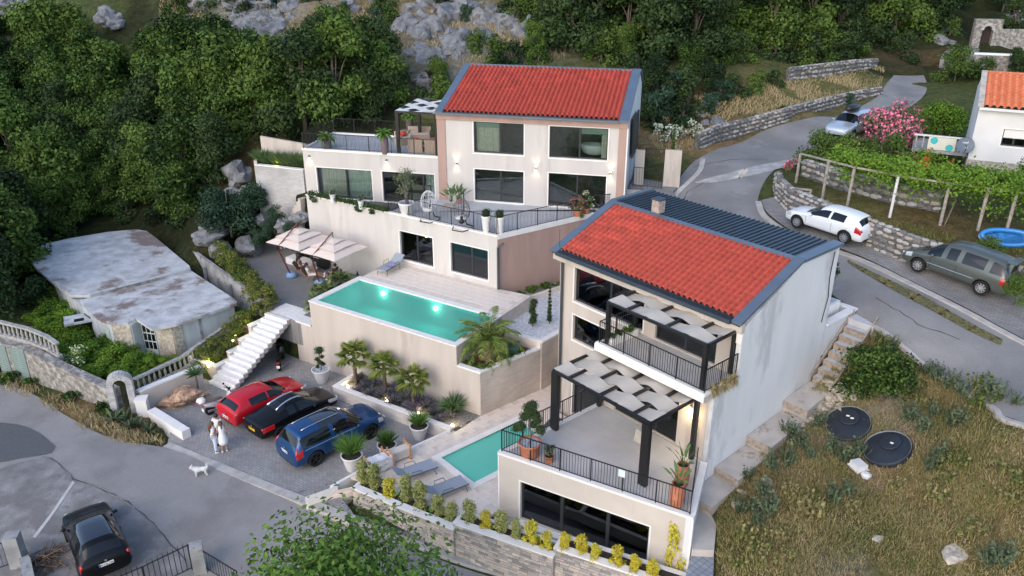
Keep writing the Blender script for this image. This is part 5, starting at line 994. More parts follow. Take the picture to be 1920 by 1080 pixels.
suv = [(-2.47,.80,.78,.80,.66),(-2.42,.91,.98,1.04,.72),(-2.33,.94,1.08,1.22,.73),(-2.05,.955,1.12,1.67,.66),(-1.95,.96,1.12,1.73,.66),(-1.5,.965,1.12,1.765,.66),(-1.0,.97,1.11,1.78,.66),(-.5,.97,1.10,1.785,.66),(0,.97,1.09,1.78,.66),(.25,.97,1.085,1.76,.65),(.42,.97,1.08,1.70,.66),(1.02,.97,1.07,1.28,.74),(1.2,.97,1.06,1.13,.78),(1.5,.965,1.03,1.08,.76),(2.0,.945,.97,1.01,.70),(2.3,.89,.88,.92,.62),(2.44,.78,.74,.78,.55),(2.48,.70,.62,.66,.5)]
BLUEP = paint('blue_paint', (.012,.060,.175), .4)
o, nb_ = car('metallic blue estate SUV with silver roof rails and a dark sunroof on the parking', suv, BLUEP, [(-2.05,-.5),(-.5,1.02)], (.42,1.2), (-2.33,-2.05), (-1.0,.25), tail=(-2.42,-2.05), head=(2.0,2.3), wheels=(-1.49,1.49), wr=.385, wy=.83, rim=RIMD, doors=(-.95,.05,1.1), rails=(-1.9,.3,.6), mirror=(.8,1.12), platez=.86, tailrows=(3,), lampz=(.85,1.42))
part('window_trim', M().tube([nb_((x,-1.2,1.10),.004) for x in np.linspace(-2.0,.95,16)], .012, 4), CHROME, o, local=True); part('window_trim', M().tube([nb_((x,1.2,1.10),.004) for x in np.linspace(-2.0,.95,16)], .012, 4), CHROME, o, local=True)
def paddown(root, cen, ang, z): root.location = (cen.x, cen.y, z); root.rotation_euler = (0,0,ang)
a, b = G(591.7,872.3,PARK), G(695,821,PARK); d = (b-a).normalized(); nrm = Vector((-d.y, d.x, 0)); paddown(o, (a+b)/2+nrm*.83, atan2(d.y, d.x), PARK)
CARANG = atan2(d.y, d.x)
hatch = [(-2.12,.72,.70,.72,.58),(-2.08,.84,.88,.92,.64),(-2.0,.87,.99,1.04,.66),(-1.68,.885,1.0,1.33,.60),(-1.5,.89,1.0,1.40,.58),(-1.2,.895,.99,1.445,.57),(-.7,.90,.98,1.46,.57),(-.25,.90,.97,1.455,.57),(.0,.90,.965,1.43,.57),(.15,.90,.96,1.38,.58),(.75,.90,.95,1.06,.66),(.92,.90,.94,.98,.70),(1.2,.895,.91,.95,.68),(1.7,.87,.83,.86,.62),(1.98,.80,.74,.77,.52),(2.1,.70,.62,.64,.46),(2.13,.60,.5,.52,.4)]
REDP = paint('red_paint', (.50,.008,.018), .1)
o, _ = car('red three door hatchback parked nearest the white stairs', hatch, REDP, [(-1.35,-.2),(-.2,.75)], (.15,.92), (-2.0,-1.68), tail=(-2.08,-1.68), head=(1.7,2.1), wheels=(-1.32,1.30), wr=.325, wy=.77, rim=RIMD, doors=(-.35,.8), mirror=(.55,.98), platez=.6)
o2 = o; p = G(497,752,PARK); o.location = (p.x, p.y, PARK); 
coupe = [(-2.22,.72,.70,.72,.58),(-2.18,.84,.88,.90,.64),(-2.02,.88,.96,.99,.62),(-1.55,.90,.95,1.02,.66),(-1.1,.905,.94,1.26,.57),(-.7,.91,.93,1.38,.51),(-.2,.91,.92,1.43,.49),(.15,.91,.91,1.41,.49),(.35,.91,.90,1.35,.51),(.95,.905,.91,1.02,.66),(1.1,.90,.90,.94,.70),(1.5,.89,.85,.89,.66),(1.95,.84,.76,.79,.56),(2.15,.74,.66,.68,.48),(2.2,.64,.54,.56,.42)]
BLKP = paint('black_paint', (.004,.004,.005), .0, .3); BLKP.node_tree.nodes['Principled BSDF'].inputs['Coat Weight'].default_value = .12; BLKP.node_tree.nodes['Principled BSDF'].inputs['Specular IOR Level'].default_value = .25
o, nb_ = car('black coupe with silver roof arches and a yellow plate between red and blue cars', coupe, BLKP, [(-1.05,-.2),(-.2,.95)], (.35,1.1), (-1.5,-.65), tail=(-2.18,-1.5), head=(1.5,2.15), wheels=(-1.28,1.33), wr=.33, wy=.78, rim=RIMD, doors=(-.4,.9), mirror=(.65,.95), plate=onlymat('yellow_plate', (.75,.42,.02), .5), platez=.62, tailrows=(3,))
for s in (-1,1): part('roof_arch', M().tube([nb_((x, s*y_, 3), .01) for x, y_ in ((-1.75,.70),(-1.4,.68),(-1.05,.66),(-.7,.64),(-.2,.62),(.2,.62),(.5,.64),(.9,.72))], .05, 6), CHROME, o, local=True, smooth=True)
# the three cars stand side by side
def stand(o, px, py, zc_, ang): 
    p = G(px, py, PARK+zc_); o.location = (p.x, p.y, PARK); o.rotation_euler = (0,0,ang)
stand(o, 548, 765, .70, CARANG+.06); stand(o2, 493, 742, .75, CARANG+.09)
jk = [(-2.05,.76,.78,.80,.60),(-2.0,.86,.94,.98,.66),(-1.88,.885,1.04,1.16,.68),(-1.55,.89,1.07,1.47,.60),(-1.4,.89,1.07,1.52,.58),(-.9,.89,1.06,1.56,.58),(-.4,.885,1.05,1.565,.58),(.0,.88,1.03,1.54,.58),(.2,.88,1.02,1.48,.59),(.72,.88,1.0,1.16,.66),(.9,.88,.99,1.05,.70),(1.2,.875,.97,1.02,.68),(1.65,.85,.90,.94,.6),(1.9,.78,.78,.81,.5),(2.03,.68,.64,.66,.44),(2.07,.6,.5,.52,.4)]
o, _ = car('black compact crossover seen from behind on the concrete apron by the iron gate', jk, BLKP, [(-1.55,-.4),(-.4,.72)], (.2,.9), (-1.88,-1.55), (-1.4,.0), tail=(-2.0,-1.88), head=(1.65,1.9), wheels=(-1.26,1.27), wr=.345, wy=.78, rim=RIMD, doors=(-.5,.7), mirror=(.55,1.06), platez=.80, tailrows=(3,), lampz=(.86,1.12))
p = T(188,1025); o.location = (p.x, p.y, p.z+.09); a = G(163,965,1.0); b = G(206,1062,1.0); d = Vector((145-178, 955-1035, 0)); f_ = G(160,970,.4)-G(196,1058,.4); o.rotation_euler = (0,0,atan2(f_.y, f_.x)); c = (G(152,950,.5)+G(200,1045,.5))/2; o.location.x = c.x; o.location.y = c.y; o.location.z = h(c.x, c.y)+.085
JUKE = o
WHP = paint('white_paint', (.74,.76,.78)); alf = [(-2.16,.72,.70,.72,.56),(-2.12,.85,.90,.94,.62),(-2.02,.88,1.0,1.08,.64),(-1.75,.895,1.02,1.36,.57),(-1.6,.90,1.02,1.41,.55),(-1.15,.90,1.0,1.45,.55),(-.65,.90,.98,1.465,.55),(-.2,.90,.965,1.455,.55),(.05,.90,.96,1.42,.56),(.2,.90,.95,1.37,.57),(.8,.90,.93,1.05,.66),(.96,.90,.92,.97,.70),(1.3,.89,.88,.93,.66),(1.75,.86,.80,.83,.58),(2.02,.78,.70,.72,.48),(2.14,.66,.58,.6,.42),(2.18,.56,.5,.52,.36)]
o, _ = car('white hatchback with multi spoke alloys parked along the stone garden wall', alf, WHP, [(-1.3,-.35),(-.35,.8)], (.2,.96), (-2.02,-1.75), tail=(-2.12,-1.75), head=(1.75,2.02), wheels=(-1.32,1.31), wr=.335, wy=.78, spokes=10, doors=(-.55,.85), mirror=(.6,.98), platez=.6)
a, b = T(1493,440), T(1577,469); d = (a-b).normalized(); ang = atan2(d.y, d.x); side = Vector((-sin(ang), cos(ang), 0)); c = (a+b)/2-side*.78; o.location = (c.x, c.y, h(c.x, c.y)+.09); o.rotation_euler = (0,-atan2(a.z-b.z,(a-b).length),ang)
van = [(-2.36,.76,.72,.74,.6),(-2.32,.88,.94,.98,.66),(-2.24,.90,1.04,1.20,.68),(-2.02,.915,1.06,1.62,.62),(-1.88,.92,1.06,1.68,.61),(-1.4,.925,1.05,1.72,.60),(-.8,.93,1.04,1.745,.60),(-.2,.93,1.03,1.75,.60),(.2,.93,1.02,1.72,.60),(.4,.93,1.01,1.66,.60),(1.25,.92,.98,1.18,.70),(1.5,.92,.96,1.03,.72),(1.8,.90,.90,.95,.66),(2.15,.82,.78,.82,.55),(2.3,.72,.66,.68,.48),(2.36,.62,.52,.54,.42)]
GRYP = paint('grey_green_paint', (.10,.115,.105), .4)
o, nb_ = car('dark grey people carrier parked on the paved lane below the stone wall', van, GRYP, [(-2.02,-1.4),(-1.4,-.2),(-.2,.4),(.4,1.25)], (.4,1.5), (-2.24,-2.02), tail=(-2.32,-2.02), head=(1.8,2.15), wheels=(-1.40,1.42), wr=.335, wy=.80, spokes=9, doors=(-.2,.95), mirror=(.9,1.08), platez=.62)
for s in (-1,1): part('side_moulding', M().tube([nb_((x, s*1.2, .62), .006) for x in np.linspace(-1.0,1.05,8)], .016, 4), CHROME, o, local=True)
part('rear_spoiler', M().cb((-2.16,0,1.66), (.34,1.15,.04), 0), GRYP, o, local=True)
a, b = T(1722,519), T(1829,559); d = (a-b).normalized(); ang = atan2(d.y, d.x); side = Vector((-sin(ang), cos(ang), 0)); c = (a+b)/2-side*.80; o.location = (c.x, c.y, h(c.x, c.y)+.09); o.rotation_euler = (0,-atan2(a.z-b.z,(a-b).length),ang)
SILV = paint('silver_paint', (.50,.56,.62), .5); o, nb_ = car('silver car with a black roof box behind the hedge beside the pink oleander', suv, SILV, [(-2.05,-.5),(-.5,1.02)], (.42,1.2), (-2.33,-2.05), tail=(-2.42,-2.05), head=(2.0,2.3), wheels=(-1.49,1.49), wr=.34, wy=.83, doors=(-.95,.05), mirror=(.8,1.12))
p = T(1592,252); o.location = (p.x, p.y, h(p.x, p.y)+.05); o.rotation_euler = (0,0,radians(225)); o.scale = (.92,.92,.88)
bx = M().lathe([(.05,0),(.8,.05),(.92,.18),(.85,.34),(.4,.42),(.05,.43)], (0,0,0), 16); bx.v = [(x*1.0, y*.42, z) for x, y, z in bx.v]; ob = solo('roof_box', bx, onlymat('roof_box_black', (.02,.02,.022), .4), 'black roof box on top of the silver car by the oleander', 'roof box', smooth=True); ob.location = (p.x+cos(radians(225))*.1, p.y+sin(radians(225))*.1, o.location.z+1.60); ob.rotation_euler = (0,0,radians(225))

# scooters
def scooter(label, seatm, bodym, top=None, screen=True):
    r = E('scooter', label, 'scooter')
    for x in (-.62,.66):
        t = M(); t.lathe([(.14,-.05),(.25,-.055),(.27,0),(.25,.055),(.14,.05),(.14,-.05)], (0,0,0), 18, cap=False); t.v = [(x+a_, c_, .27+b_) for a_, b_, c_ in t.v]; w_ = part('wheel', t, TYRE, r, local=True, smooth=True)
        q = M().lathe([(.15,-.03),(.15,.03)], (0,0,0), 12); q.v = [(x+a_, c_, .27+b_) for a_, b_, c_ in q.v]; part('rim', q, RIMD, w_, local=True)
    def loft(secs, m_, nm_):
        mb = M(); n = 10
        for x, z, w, hh_ in secs:
            for k in range(n): a_ = 2*pi*k/n; mb.v.append((x, w*cos(a_), z+hh_*sin(a_)))
        for i in range(len(secs)-1):
            for k in range(n): q = (k+1) % n; mb.f.append((i*n+k, i*n+q, (i+1)*n+q, (i+1)*n+k))
        mb.f.append(tuple(reversed(range(n)))); mb.f.append(tuple((len(secs)-1)*n+k for k in range(n))); return part(nm_, mb, m_, r, local=True, smooth=True)
    loft([(-.95,.62,.04,.04),(-.8,.62,.13,.12),(-.45,.56,.17,.2),(-.1,.42,.17,.16),(.1,.28,.15,.07),(.35,.28,.14,.06)], bodym, 'body')
    loft([(.30,.30,.12,.06),(.38,.5,.18,.12),(.46,.75,.19,.16),(.52,.92,.15,.1)], bodym, 'front_shield'); loft([(.40,.50,.05,.05),(.66,.56,.10,.05),(.95,.42,.07,.04)], bodym, 'mudguard')
    loft([(-.85,.78,.05,.04),(-.7,.80,.14,.06),(-.35,.77,.15,.06),(-.02,.72,.13,.06),(.1,.70,.06,.04)], seatm, 'seat')
    part('handlebar', M().tube([(.42,-.34,1.0),(.47,-.1,1.0),(.47,.1,1.0),(.42,.34,1.0)], .018, 6), UNDER, r, local=True); part('fork', M().tube([(.47,0,.95),(.66,0,.3)], .035, 6), UNDER, r, local=True); part('exhaust', M().tube([(-.2,-.18,.25),(-.8,-.2,.36)], [.04,.06], 8), CHROME, r, local=True)
    for s in (-1,1): part('mirror', M().tube([(.45,s*.22,1.0),(.42,s*.28,1.18)], .01, 5).ball((.41,s*.3,1.2), .055, 5), UNDER, r, local=True)
    part('tail_light', M().cb((-.93,0,.60), (.05,.18,.07), 0), REDL, r, local=True); part('number_plate', M().cb((-.98,0,.34), (.02,.18,.16), 0), PLATE, r, local=True)
    if screen: part('windscreen', M().box((.5,-.17,.95),(-.1,0,.25),(0,.34,0),(.01,0,0)), CGLASS, r, local=True)
    if top:
        c_ = M().lathe([(.02,0),(.20,.01),(.23,.09),(.19,.2),(.05,.25),(.01,.25)], (-1.0,0,.86), 12); part('top_case', c_, top, r, local=True, smooth=True); part('case_reflector', M().cb((-1.225,0,.93),(.02,.28,.05),0), REDL, r, local=True)
    return r
TANS = onlymat('tan_seat', (.16,.115,.085), .6); s1 = scooter('white scooter with a tan seat and a white top case beside the red car', TANS, onlymat('grey_white_body', (.50,.50,.52), .3, coat=.5), onlymat('case_white', (.75,.74,.73), .4))
s1.location = G(417,768,PARK); s1.rotation_euler = (0,0,radians(48))
s2 = scooter('black scooter standing in the shadow under the white stairs', UNDER, BLKP); s2.location = G(528,685,PARK); s2.rotation_euler = (0,0,radians(97))
# ------------------------------------------------------------ planting
def frond(par, base, az, el0, L_, m, nl=26, droop=1.1, lw=.035, ll=.34, name='frond', stalk=None):
    """a feather palm frond: arching midrib with leaflets"""
    d = Vector((cos(az), sin(az), 0)); P = []; n = 9; p = Vector(base); el = el0
    for i in range(n+1): P.append(p.copy()); p = p+(d*cos(el)+Vector((0,0,sin(el))))*(L_/n); el -= droop/n*(1+.8*i/n)
    pts_, D = [], []
    side = Vector((-d.y, d.x, 0))
    for i in range(nl):
        t = .12+.86*i/nl; k = min(int(t*n), n-1); q = P[k].lerp(P[k+1], t*n-k); tg = (P[k+1]-P[k]).normalized(); l_ = ll*(sin(pi*min(1, t*.9+.12))**.6)
        for s in (-1,1): v = (side*s*.85+tg*.7-Vector((0,0,.18))).normalized()*l_; pts_.append(q); D.append(v)
    return P, pts_, D
def featherpalm(name, label, cat, trunk_h, tr, nf, L_, m, ll=.34, group=None, el=(-.3,1.35), lw=.04, bark=None, rings=True, loc=None):
    root = E(name, label, cat, (0,0,-50), group=group); allp, allD = [], []; rib = M()
    for i in range(nf):
        az = i*2.4+rnd.uniform(-.2,.2); e = el[0]+(el[1]-el[0])*((i+.5)/nf); P, a, D = frond(root, (0,0,trunk_h), az, e, L_*rnd.uniform(.85,1.08), m, ll=ll, droop=1.25); allp += a; allD += D; rib.tube(P, [.022]*5+[.012]*5, 4, cap=False)
        if len(allp) and nf <= 60: part('frond', blademesh('frond', a, D, lw, m), m, root)
    if trunk_h > .05:
        t = M(); n = int(trunk_h/.09)
        for k in range(n):
            z = k*.09; r_ = tr*(1.12 if k % 2 else .92)*(1.25-.25*k/n if not rings else 1)
            if k == 0: prof = []
            prof.append((r_, z)); prof.append((r_*.94, z+.06))
        t.lathe(prof+[(tr*.5, trunk_h)], (0,0,0), 12); part('trunk', t, bark or BARK, root, local=True)
    part('midribs', rib, m, root, local=True); return root
PALMG = leafmat('palm_leaf', (.05,.10,.018), (.13,.20,.035), (.20,.24,.06)); FANG = leafmat('fan_leaf', (.035,.08,.015), (.11,.19,.03), (.19,.22,.05)); YUC = leafmat('yucca_leaf', (.035,.085,.035), (.10,.18,.07))
def fanpalm(name, label, trunk_h, nf, R_, m, group=None, blades=26):
    root = E(name, label, 'palm tree', (0,0,-50), group=group); st = M()
    for i in range(nf):
        az = i*2.4+rnd.uniform(-.3,.3); el = -.55+1.75*((i+.5)/nf); d = Vector((cos(az)*cos(el), sin(az)*cos(el), sin(el))); c = Vector((0,0,trunk_h))+d*R_*.5; st.tube([(0,0,trunk_h-.05), tuple(c)], .012, 4, cap=False)
        side = Vector((-sin(az), cos(az), 0)); P, D = [], []
        for k in range(blades):
            a = -1.75+3.5*k/(blades-1); v = (d*cos(a)+side*sin(a))*R_*.62*(1-.12*abs(a)); v.z -= .12*R_*(1+abs(a)*.5); P.append(c); D.append(v)
        part('leaf', blademesh('leaf', P, D, .05*R_/.6, m), m, root)
    part('leaf_stalks', st, m, root, local=True); prof = []
    for k in range(int(trunk_h/.1)): prof += [(.105 if k % 2 else .085, k*.1), (.095, k*.1+.07)]
    part('trunk', M().lathe(prof+[(.09,trunk_h)], (0,0,0), 9), mat('fibrous_bark', (.12,.085,.055), .95, scale=15, var=.4, bump=1), root, local=True); return root
def rosette(name, label, ht, n, L_, m, cat='plant', trunk=0, w=.035, group=None, tilt=1.0):
    root = E(name, label, cat, (0,0,-50), group=group); P, D = [], []
    for i in range(n): az = rnd.uniform(0, 6.3); el = pi/2-tilt*1.45*sqrt((i+.5)/n); l_ = L_*rnd.uniform(.8,1.1); P.append((0,0,ht)); D.append((cos(az)*cos(el)*l_, sin(az)*cos(el)*l_, sin(el)*l_))
    part('leaves', blademesh('leaves', P, D, w, m), m, root)
    if trunk: part('trunk', M().tube([(0,0,-.1),(0,0,ht)], [trunk, trunk*.8], 7), BARK, root, local=True)
    return root
# big date palm in the red earth bed
p = featherpalm('date_palm', 'big feathery date palm standing in the red earth planter by the pool', 'palm tree', 1.15, .30, 34, 2.05, PALMG, ll=.42, bark=mat('palm_bark', (.27,.20,.13), .95, scale=14, var=.4, bump=1)); q = G(916,672,2.5); p.location = q-Vector((0,0,.1))
F3 = Proto(fanpalm('fan_palm', 'fan palm', 1.75, 17, .95, FANG, 'fan palms of the low bed'))
for (px, py, s, lb) in ((668,722,1.0,'leftmost and tallest fan palm in the low bed by the pool wall'),(723,738,.93,'middle fan palm of the low bed in front of the pool wall'),(776,765,.93,'fan palm nearest the yucca in the low bed by the pool wall')): F3.put(G(px, py, .3), scl=s, label=lb)
SP = Proto(fanpalm('small_fan_palm', 'small fan palm', .45, 14, .8, leafmat('pale_fan_leaf', (.08,.13,.05), (.20,.25,.10)), 'small fan palms beside the umbrella court'))
for (px, py, s, lb) in ((640,545,1.1,'pale small fan palm nearest the parasols beside the pool'),(612,560,1.0,'small fan palm between the court and the pool corner'),(595,582,.95,'small fan palm hanging over the outer pool corner'),(598,556,.8,'low fan palm behind the pool corner at the edge of the court')): SP.put(G(px, py, FORE), scl=s, label=lb)
o = rosette('yucca', 'spiky yucca at the right end of the palm bed', .35, 150, .95, YUC, trunk=.12, w=.05); o.location = G(850,778,.3)
o = rosette('yucca', 'slim spiky yucca growing against the cream wall near the brown boulder', 1.1, 90, .75, YUC, trunk=.06, w=.04); o.location = G(373,738,PARK)
LAV = Proto(rosette('lavender', 'grey green lavender clump under the fan palms', .02, 170, .48, leafmat('lavender_leaf', (.045,.06,.045), (.13,.15,.12), (.20,.17,.22)), w=.03, group='lavender clumps of the palm bed', tilt=.8))
for i in range(34): u = rnd.uniform(-7.3,-.9); LAV.put(C.w(u, rnd.uniform(-1.55,-.3), .3), scl=rnd.uniform(.7,1.35))
for u, v in ((-.2,.45),(.1,1.1),(.3,1.6),(.45,2.1),(-.6,.5),(-.9,.6),(.6,2.6),(.7,3.1)): 
    o = SH[0] if False else None
GC = Proto(mktree('ground_cover', 'low green ground cover plant in the red earth bed', 'plant', .35, .38, 520, .09, LEAF_A, 61, nlobes=6, base=.1, trunk=.02, group='low plants edging the palm planter'))
for u, v in ((-1.0,.45),(-.7,.5),(-.35,.5),(-.05,.5),(.05,1.0),(.2,1.5),(.4,2.1),(.5,2.5),(.7,3.0),(.35,2.9)): GC.put(C.w(u, v, 2.5), scl=rnd.uniform(.8,1.2))
for k in range(5): GC.put(Fr2.w(.3+k*.95, -.45, 3.15), scl=rnd.uniform(.9,1.3), label='green plant in the gravel strip along the salmon wall', group='plants along the salmon wall')
glow(C.w(.15,2.9,2.75), 2.5); glow(C.w(-7.3,-1.3,.5), 2.5); glow(C.w(-4.7,-1.45,.5), 3); glow(C.w(-2.6,-1.45,.5), 3); glow(C.w(-.6,-1.3,.6), 4)
def spotlamp(pos, lb): o = solo('garden_spotlight', M().lathe([(.04,0),(.05,.1),(.03,.14)], pos, 8), mat('lamp_glow', (1,1,1)), lb, 'garden light', group='small garden spotlights')
for pos, lb in ((C.w(.15,3.0,2.5),'lit garden light by the green box in the red earth bed'),(C.w(-7.25,-1.45,.3),'lit garden light at the left end of the palm bed'),(C.w(-4.6,-1.5,.3),'lit garden light by the middle fan palm'),(C.w(-2.6,-1.5,.3),'lit garden light by the third fan palm'),(C.w(-.6,-1.5,.3),'lit garden light at the foot of the yucca'),(C.w(-14.9,-2.2,SEG[1][2]-.2),'lit garden light in the upper stepped planter beside the stairs'),(C.w(-15.0,-3.9,SEG[3][2]-.2),'lit garden light in the lowest stepped planter')): spotlamp(pos, lb)
for u, v, z in ((-14.9,-2.0,SEG[1][2]+.1),(-14.8,-1.2,SEG[0][2]+.1),(-15.1,-3.8,SEG[3][2]+.12),(-15.0,-4.2,SEG[3][2]+.1)): glow(C.w(u, v, z), 5, (1,.82,.25))
mb = M(); mb.cb((0,0,0), (1.15,.75,.42)); mb.v = [tuple(Vector((x,y,0)))[:2]+(z,) for x, y, z in mb.v]; o = solo('equipment_box', mb, onlymat('green_box', (.03,.075,.055), .6), 'green lidded equipment box in the red earth bed behind the palm', 'box'); o.location = G(950,662,2.5); o.rotation_euler = (0,0,C.a+.5); l_ = M().cb((0,0,.425), (1.25,.85,.06)); part('lid', l_, onlymat('green_lid', (.05,.11,.08), .5), o, local=True)
# topiary shapes
def ballplant(name, label, balls, m, cat='shrub', stem=None, group=None, leaf=.055, dens=900):
    root = E(name, label, cat, (0,0,-50), group=group); lob = [((x,y,z),(r,r,r*.85)) for x, y, z, r in balls]; n = int(sum(r*r for *_, r in balls)*dens*12); P, N_ = lobes_points(lob, n); part('foliage', leafmesh('foliage', P, N_, leaf, m, jit=.5), m, root)
    core = M(); [core.ball((x,y,z), r*.72, 6) for x, y, z, r in balls]; part('inner_core', core, mat('dark_core', (.012,.02,.008), .95), root, local=True)  # solid dark ball inside each clump, behind the leaves
    if stem: part('stem', M().tube(stem, .035, 6), BARK, root, local=True)
    return root
def pot(name, label, prof, m, n=22, soil=None, group=None, cat='plant pot', sr=.9):
    root = E(name, label, cat, (0,0,-50), group=group); part('bowl', M().lathe(prof, n=n, cap=False), m, root, local=True, smooth=True); zt_ = max(z for r, z in prof); rt = prof[-1][0]
    part('soil', M().lathe([(.01, zt_-.09),(rt*.99, zt_-.08),(rt*.99, zt_-.10)], n=n), soil or mat('pot_soil', (.035,.028,.02), .95, scale=12, var=.4), root, local=True); part('base', M().lathe([(prof[0][0]*.98,0),(prof[0][0]*.98,.02)], n=n), m, root, local=True); return root
WPOT = mat('white_pot', (.66,.65,.64), .55, var=.03); TERC = mat('terracotta', (.42,.155,.085), .75, scale=4, var=.14); GPOT = mat('mauve_pot', (.17,.12,.125), .6, var=.08); GREYG = mat('grey_pebbles', (.42,.45,.5), .9, scale=16, var=.4, bump=1)
big = [(.26,0),(.30,.1),(.40,.5),(.46,.72),(.49,.76),(.49,.80),(.44,.80),(.43,.70)]
def stackp(potroot, plant, loc, h_, sp=1): potroot.location = loc; plant.location = Vector(loc)+Vector((0,0,h_)); plant.scale = (sp,)*3
L_ = G(604,716,PARK)
o = pot('planter_pot', 'tall white pot holding the cloud pruned topiary by the pool wall', big, WPOT, soil=GREYG); t = ballplant('topiary_tree', 'cloud pruned topiary with a ball on top in the white pot', [(.02,0,1.15,.27),(.12,.05,.75,.14),(-.14,.02,.62,.15),(.06,-.1,.5,.14),(-.05,.1,.36,.15),(.15,.08,.3,.14),(-.13,-.06,.22,.13)], LEAF_B, stem=[(0,0,-.1),(.05,0,.3),(-.03,.02,.7),(.02,0,1.1)]); stackp(o, t, L_, .74)
GP = Proto(pot('planter_pot', 'white round pot', big, WPOT, group='white pots of ornamental grass at the deck edge')); OG = Proto(rosette('ornamental_grass', 'ornamental grass', 0, 520, 1.15, TUFT, w=.02, group='ornamental grass in the white pots', tilt=.62))
for (px, py, s, lb) in ((662,880,1.0,'nearest the deck steps'),(727,858,.92,'behind the two stone pallets'),(787,822,.92,'at the end of the palm bed')):
    q = G(px, py, PARK); GP.put(q, scl=s, label='white round pot of grass '+lb); OG.put(q+Vector((0,0,.72*s)), scl=s*(1.0 if px < 700 else .8), label='green ornamental grass in the white pot '+lb)
# bonsai pine and small pots of the lower terrace
o = pot('planter_pot', 'large round terracotta pot with grey pebbles at the terrace corner', [(.30,0),(.38,.08),(.42,.5),(.46,.56),(.46,.62),(.41,.62),(.40,.52)], TERC, soil=GREYG); t = ballplant('bonsai_tree', 'cloud pruned bonsai tree in the terracotta pot at the terrace corner', [(0,.05,1.55,.33),(.2,0,1.3,.28),(-.22,.05,1.2,.24),(.30,.1,1.0,.22),(-.35,-.05,.8,.25),(-.55,.1,.62,.2),(.42,-.1,.7,.24),(.15,.15,.75,.2),(.1,.05,1.75,.24),(.45,.05,.52,.18)], LEAF_B, 'tree', stem=[(0,0,-.1),(.06,0,.4),(-.05,.02,.8),(.03,0,1.4)], leaf=.06); stackp(o, t, G(993,853,3.1), .56, .95)
o = pot('planter_pot', 'small terracotta pot beside the bonsai on the lower terrace', [(.13,0),(.17,.1),(.17,.25),(.20,.30),(.18,.30)], TERC); t = ballplant('potted_plant', 'grey green leafy plant in the small terracotta pot', [(0,0,.22,.2),(.12,.05,.35,.13),(-.1,0,.36,.14)], LEAF_E, leaf=.06, dens=500); stackp(o, t, G(1030,866,3.1), .28)
BOP = leafmat('strelitzia_leaf', (.03,.075,.02), (.10,.17,.06))
def paddle(name, label, n, L_, m, w=.12, group=None):
    root = E(name, label, 'plant', (0,0,-50), group=group); P, D, st = [], [], M()
    for i in range(n):
        az = i*2.4; el = 1.5-.75*(i/n); l_ = L_*rnd.uniform(.7,1); a = Vector((cos(az)*cos(el), sin(az)*cos(el), sin(el)))*l_*.55; st.tube([(0,0,0), tuple(a)], .012, 4); P.append(tuple(a)); D.append(tuple(Vector((cos(az)*cos(el-.3), sin(az)*cos(el-.3), sin(el-.3)))*l_*.5))
    part('leaves', blademesh('leaves', P, D, w, m), m, root); part('stalks', st, m, root, local=True); return root
tall = [(.17,0),(.24,.15),(.27,.5),(.25,.8),(.21,.92),(.23,.97),(.19,.97)]
for (px, py, lb) in ((1268,948,'nearer tall terracotta jar at the right corner of the terrace railing'),(1277,912,'tall terracotta jar behind the nearer one at the terrace edge')):
    o = pot('terracotta_jar', lb, tall, TERC); t = paddle('strelitzia', 'upright paddle leaved plant in the '+('nearer' if px == 1268 else 'farther')+' tall terracotta jar', 11, .95, BOP); stackp(o, t, G(px, py, 3.1), .92)
# roof terrace and big terrace pots
tallm = [(.16,0),(.22,.2),(.25,.6),(.25,.9),(.21,1.05),(.23,1.1),(.19,1.1)]
for (px, py, pr, m_, lb, z) in ((613,278,[(.28,0),(.32,.4),(.33,.55),(.29,.55)],mat('grey_pot', (.16,.15,.15), .8),'squat grey pot at the left corner of the roof terrace',9.36),(722,289,tallm,GPOT,'tall mauve pot beside the pergola post on the roof terrace',9.36),(769,252,tallm,GPOT,'tall mauve pot under the pergola at the back of the roof terrace',9.36)):
    o = pot('planter_pot', lb, pr, m_); t = featherpalm('sago_palm', 'bright sago palm in the '+lb, 'plant', .12, .09, 24, .75, TUFT, ll=.16, el=(.0,1.3), lw=.03); stackp(o, t, G(px, py, z), pr[-1][1]-.03)
    t['label'] = 'bright green sago palm in the '+lb.split(' at ')[0].split(' beside ')[0].split(' under ')[0]+(' near the pergola post' if px == 722 else ' under the pergola' if px == 769 else '')
bigw = [(.28,0),(.33,.1),(.45,.62),(.48,.66),(.48,.74),(.43,.74),(.42,.6)]
o = pot('planter_pot', 'large white ribbed pot holding the olive tree on the big terrace', bigw, WPOT, soil=GREYG); t = mktree('olive_tree', 'small olive tree with a round grey green crown in the white pot', 'tree', 2.0, .95, 1500, .085, LEAF_E, 5, nlobes=11, base=.5, trunk=.08, bark=BARKP); stackp(o, t, G(763,402,TERR), .68)
for (px, py, lb) in ((912,437,'left one of the two tall white pots with boxwood balls at the railing corner'),(937,439,'right one of the two tall white pots with boxwood balls at the railing corner')):
    o = pot('planter_pot', lb, [(.17,0),(.24,.75),(.28,.95),(.28,1.0),(.24,1.0)], WPOT); t = ballplant('boxwood_ball', 'round boxwood ball in the '+('left' if px == 912 else 'right')+' tall white pot at the railing corner', [(0,0,.18,.29)], LEAF_B, leaf=.05); stackp(o, t, G(px, py, TERR), .98)
st_ = E('plant_stand', 'low wire and wood plant stand against the salmon strip', 'plant stand', G(842,384,TERR)); part('top', M().cb(G(842,384,TERR+.40), (.6,.45,.04), B.a), mat('wood_pale', (.38,.30,.24), .7), st_)
for sx in (-.27,.27):
    for sy in (-.2,.2): part('leg', M().cb(B.w(*B.loc(G(842,384,0)), TERR)+B.X*sx+B.Y*sy, (.02,.02,.4), B.a), BLACKM, st_)
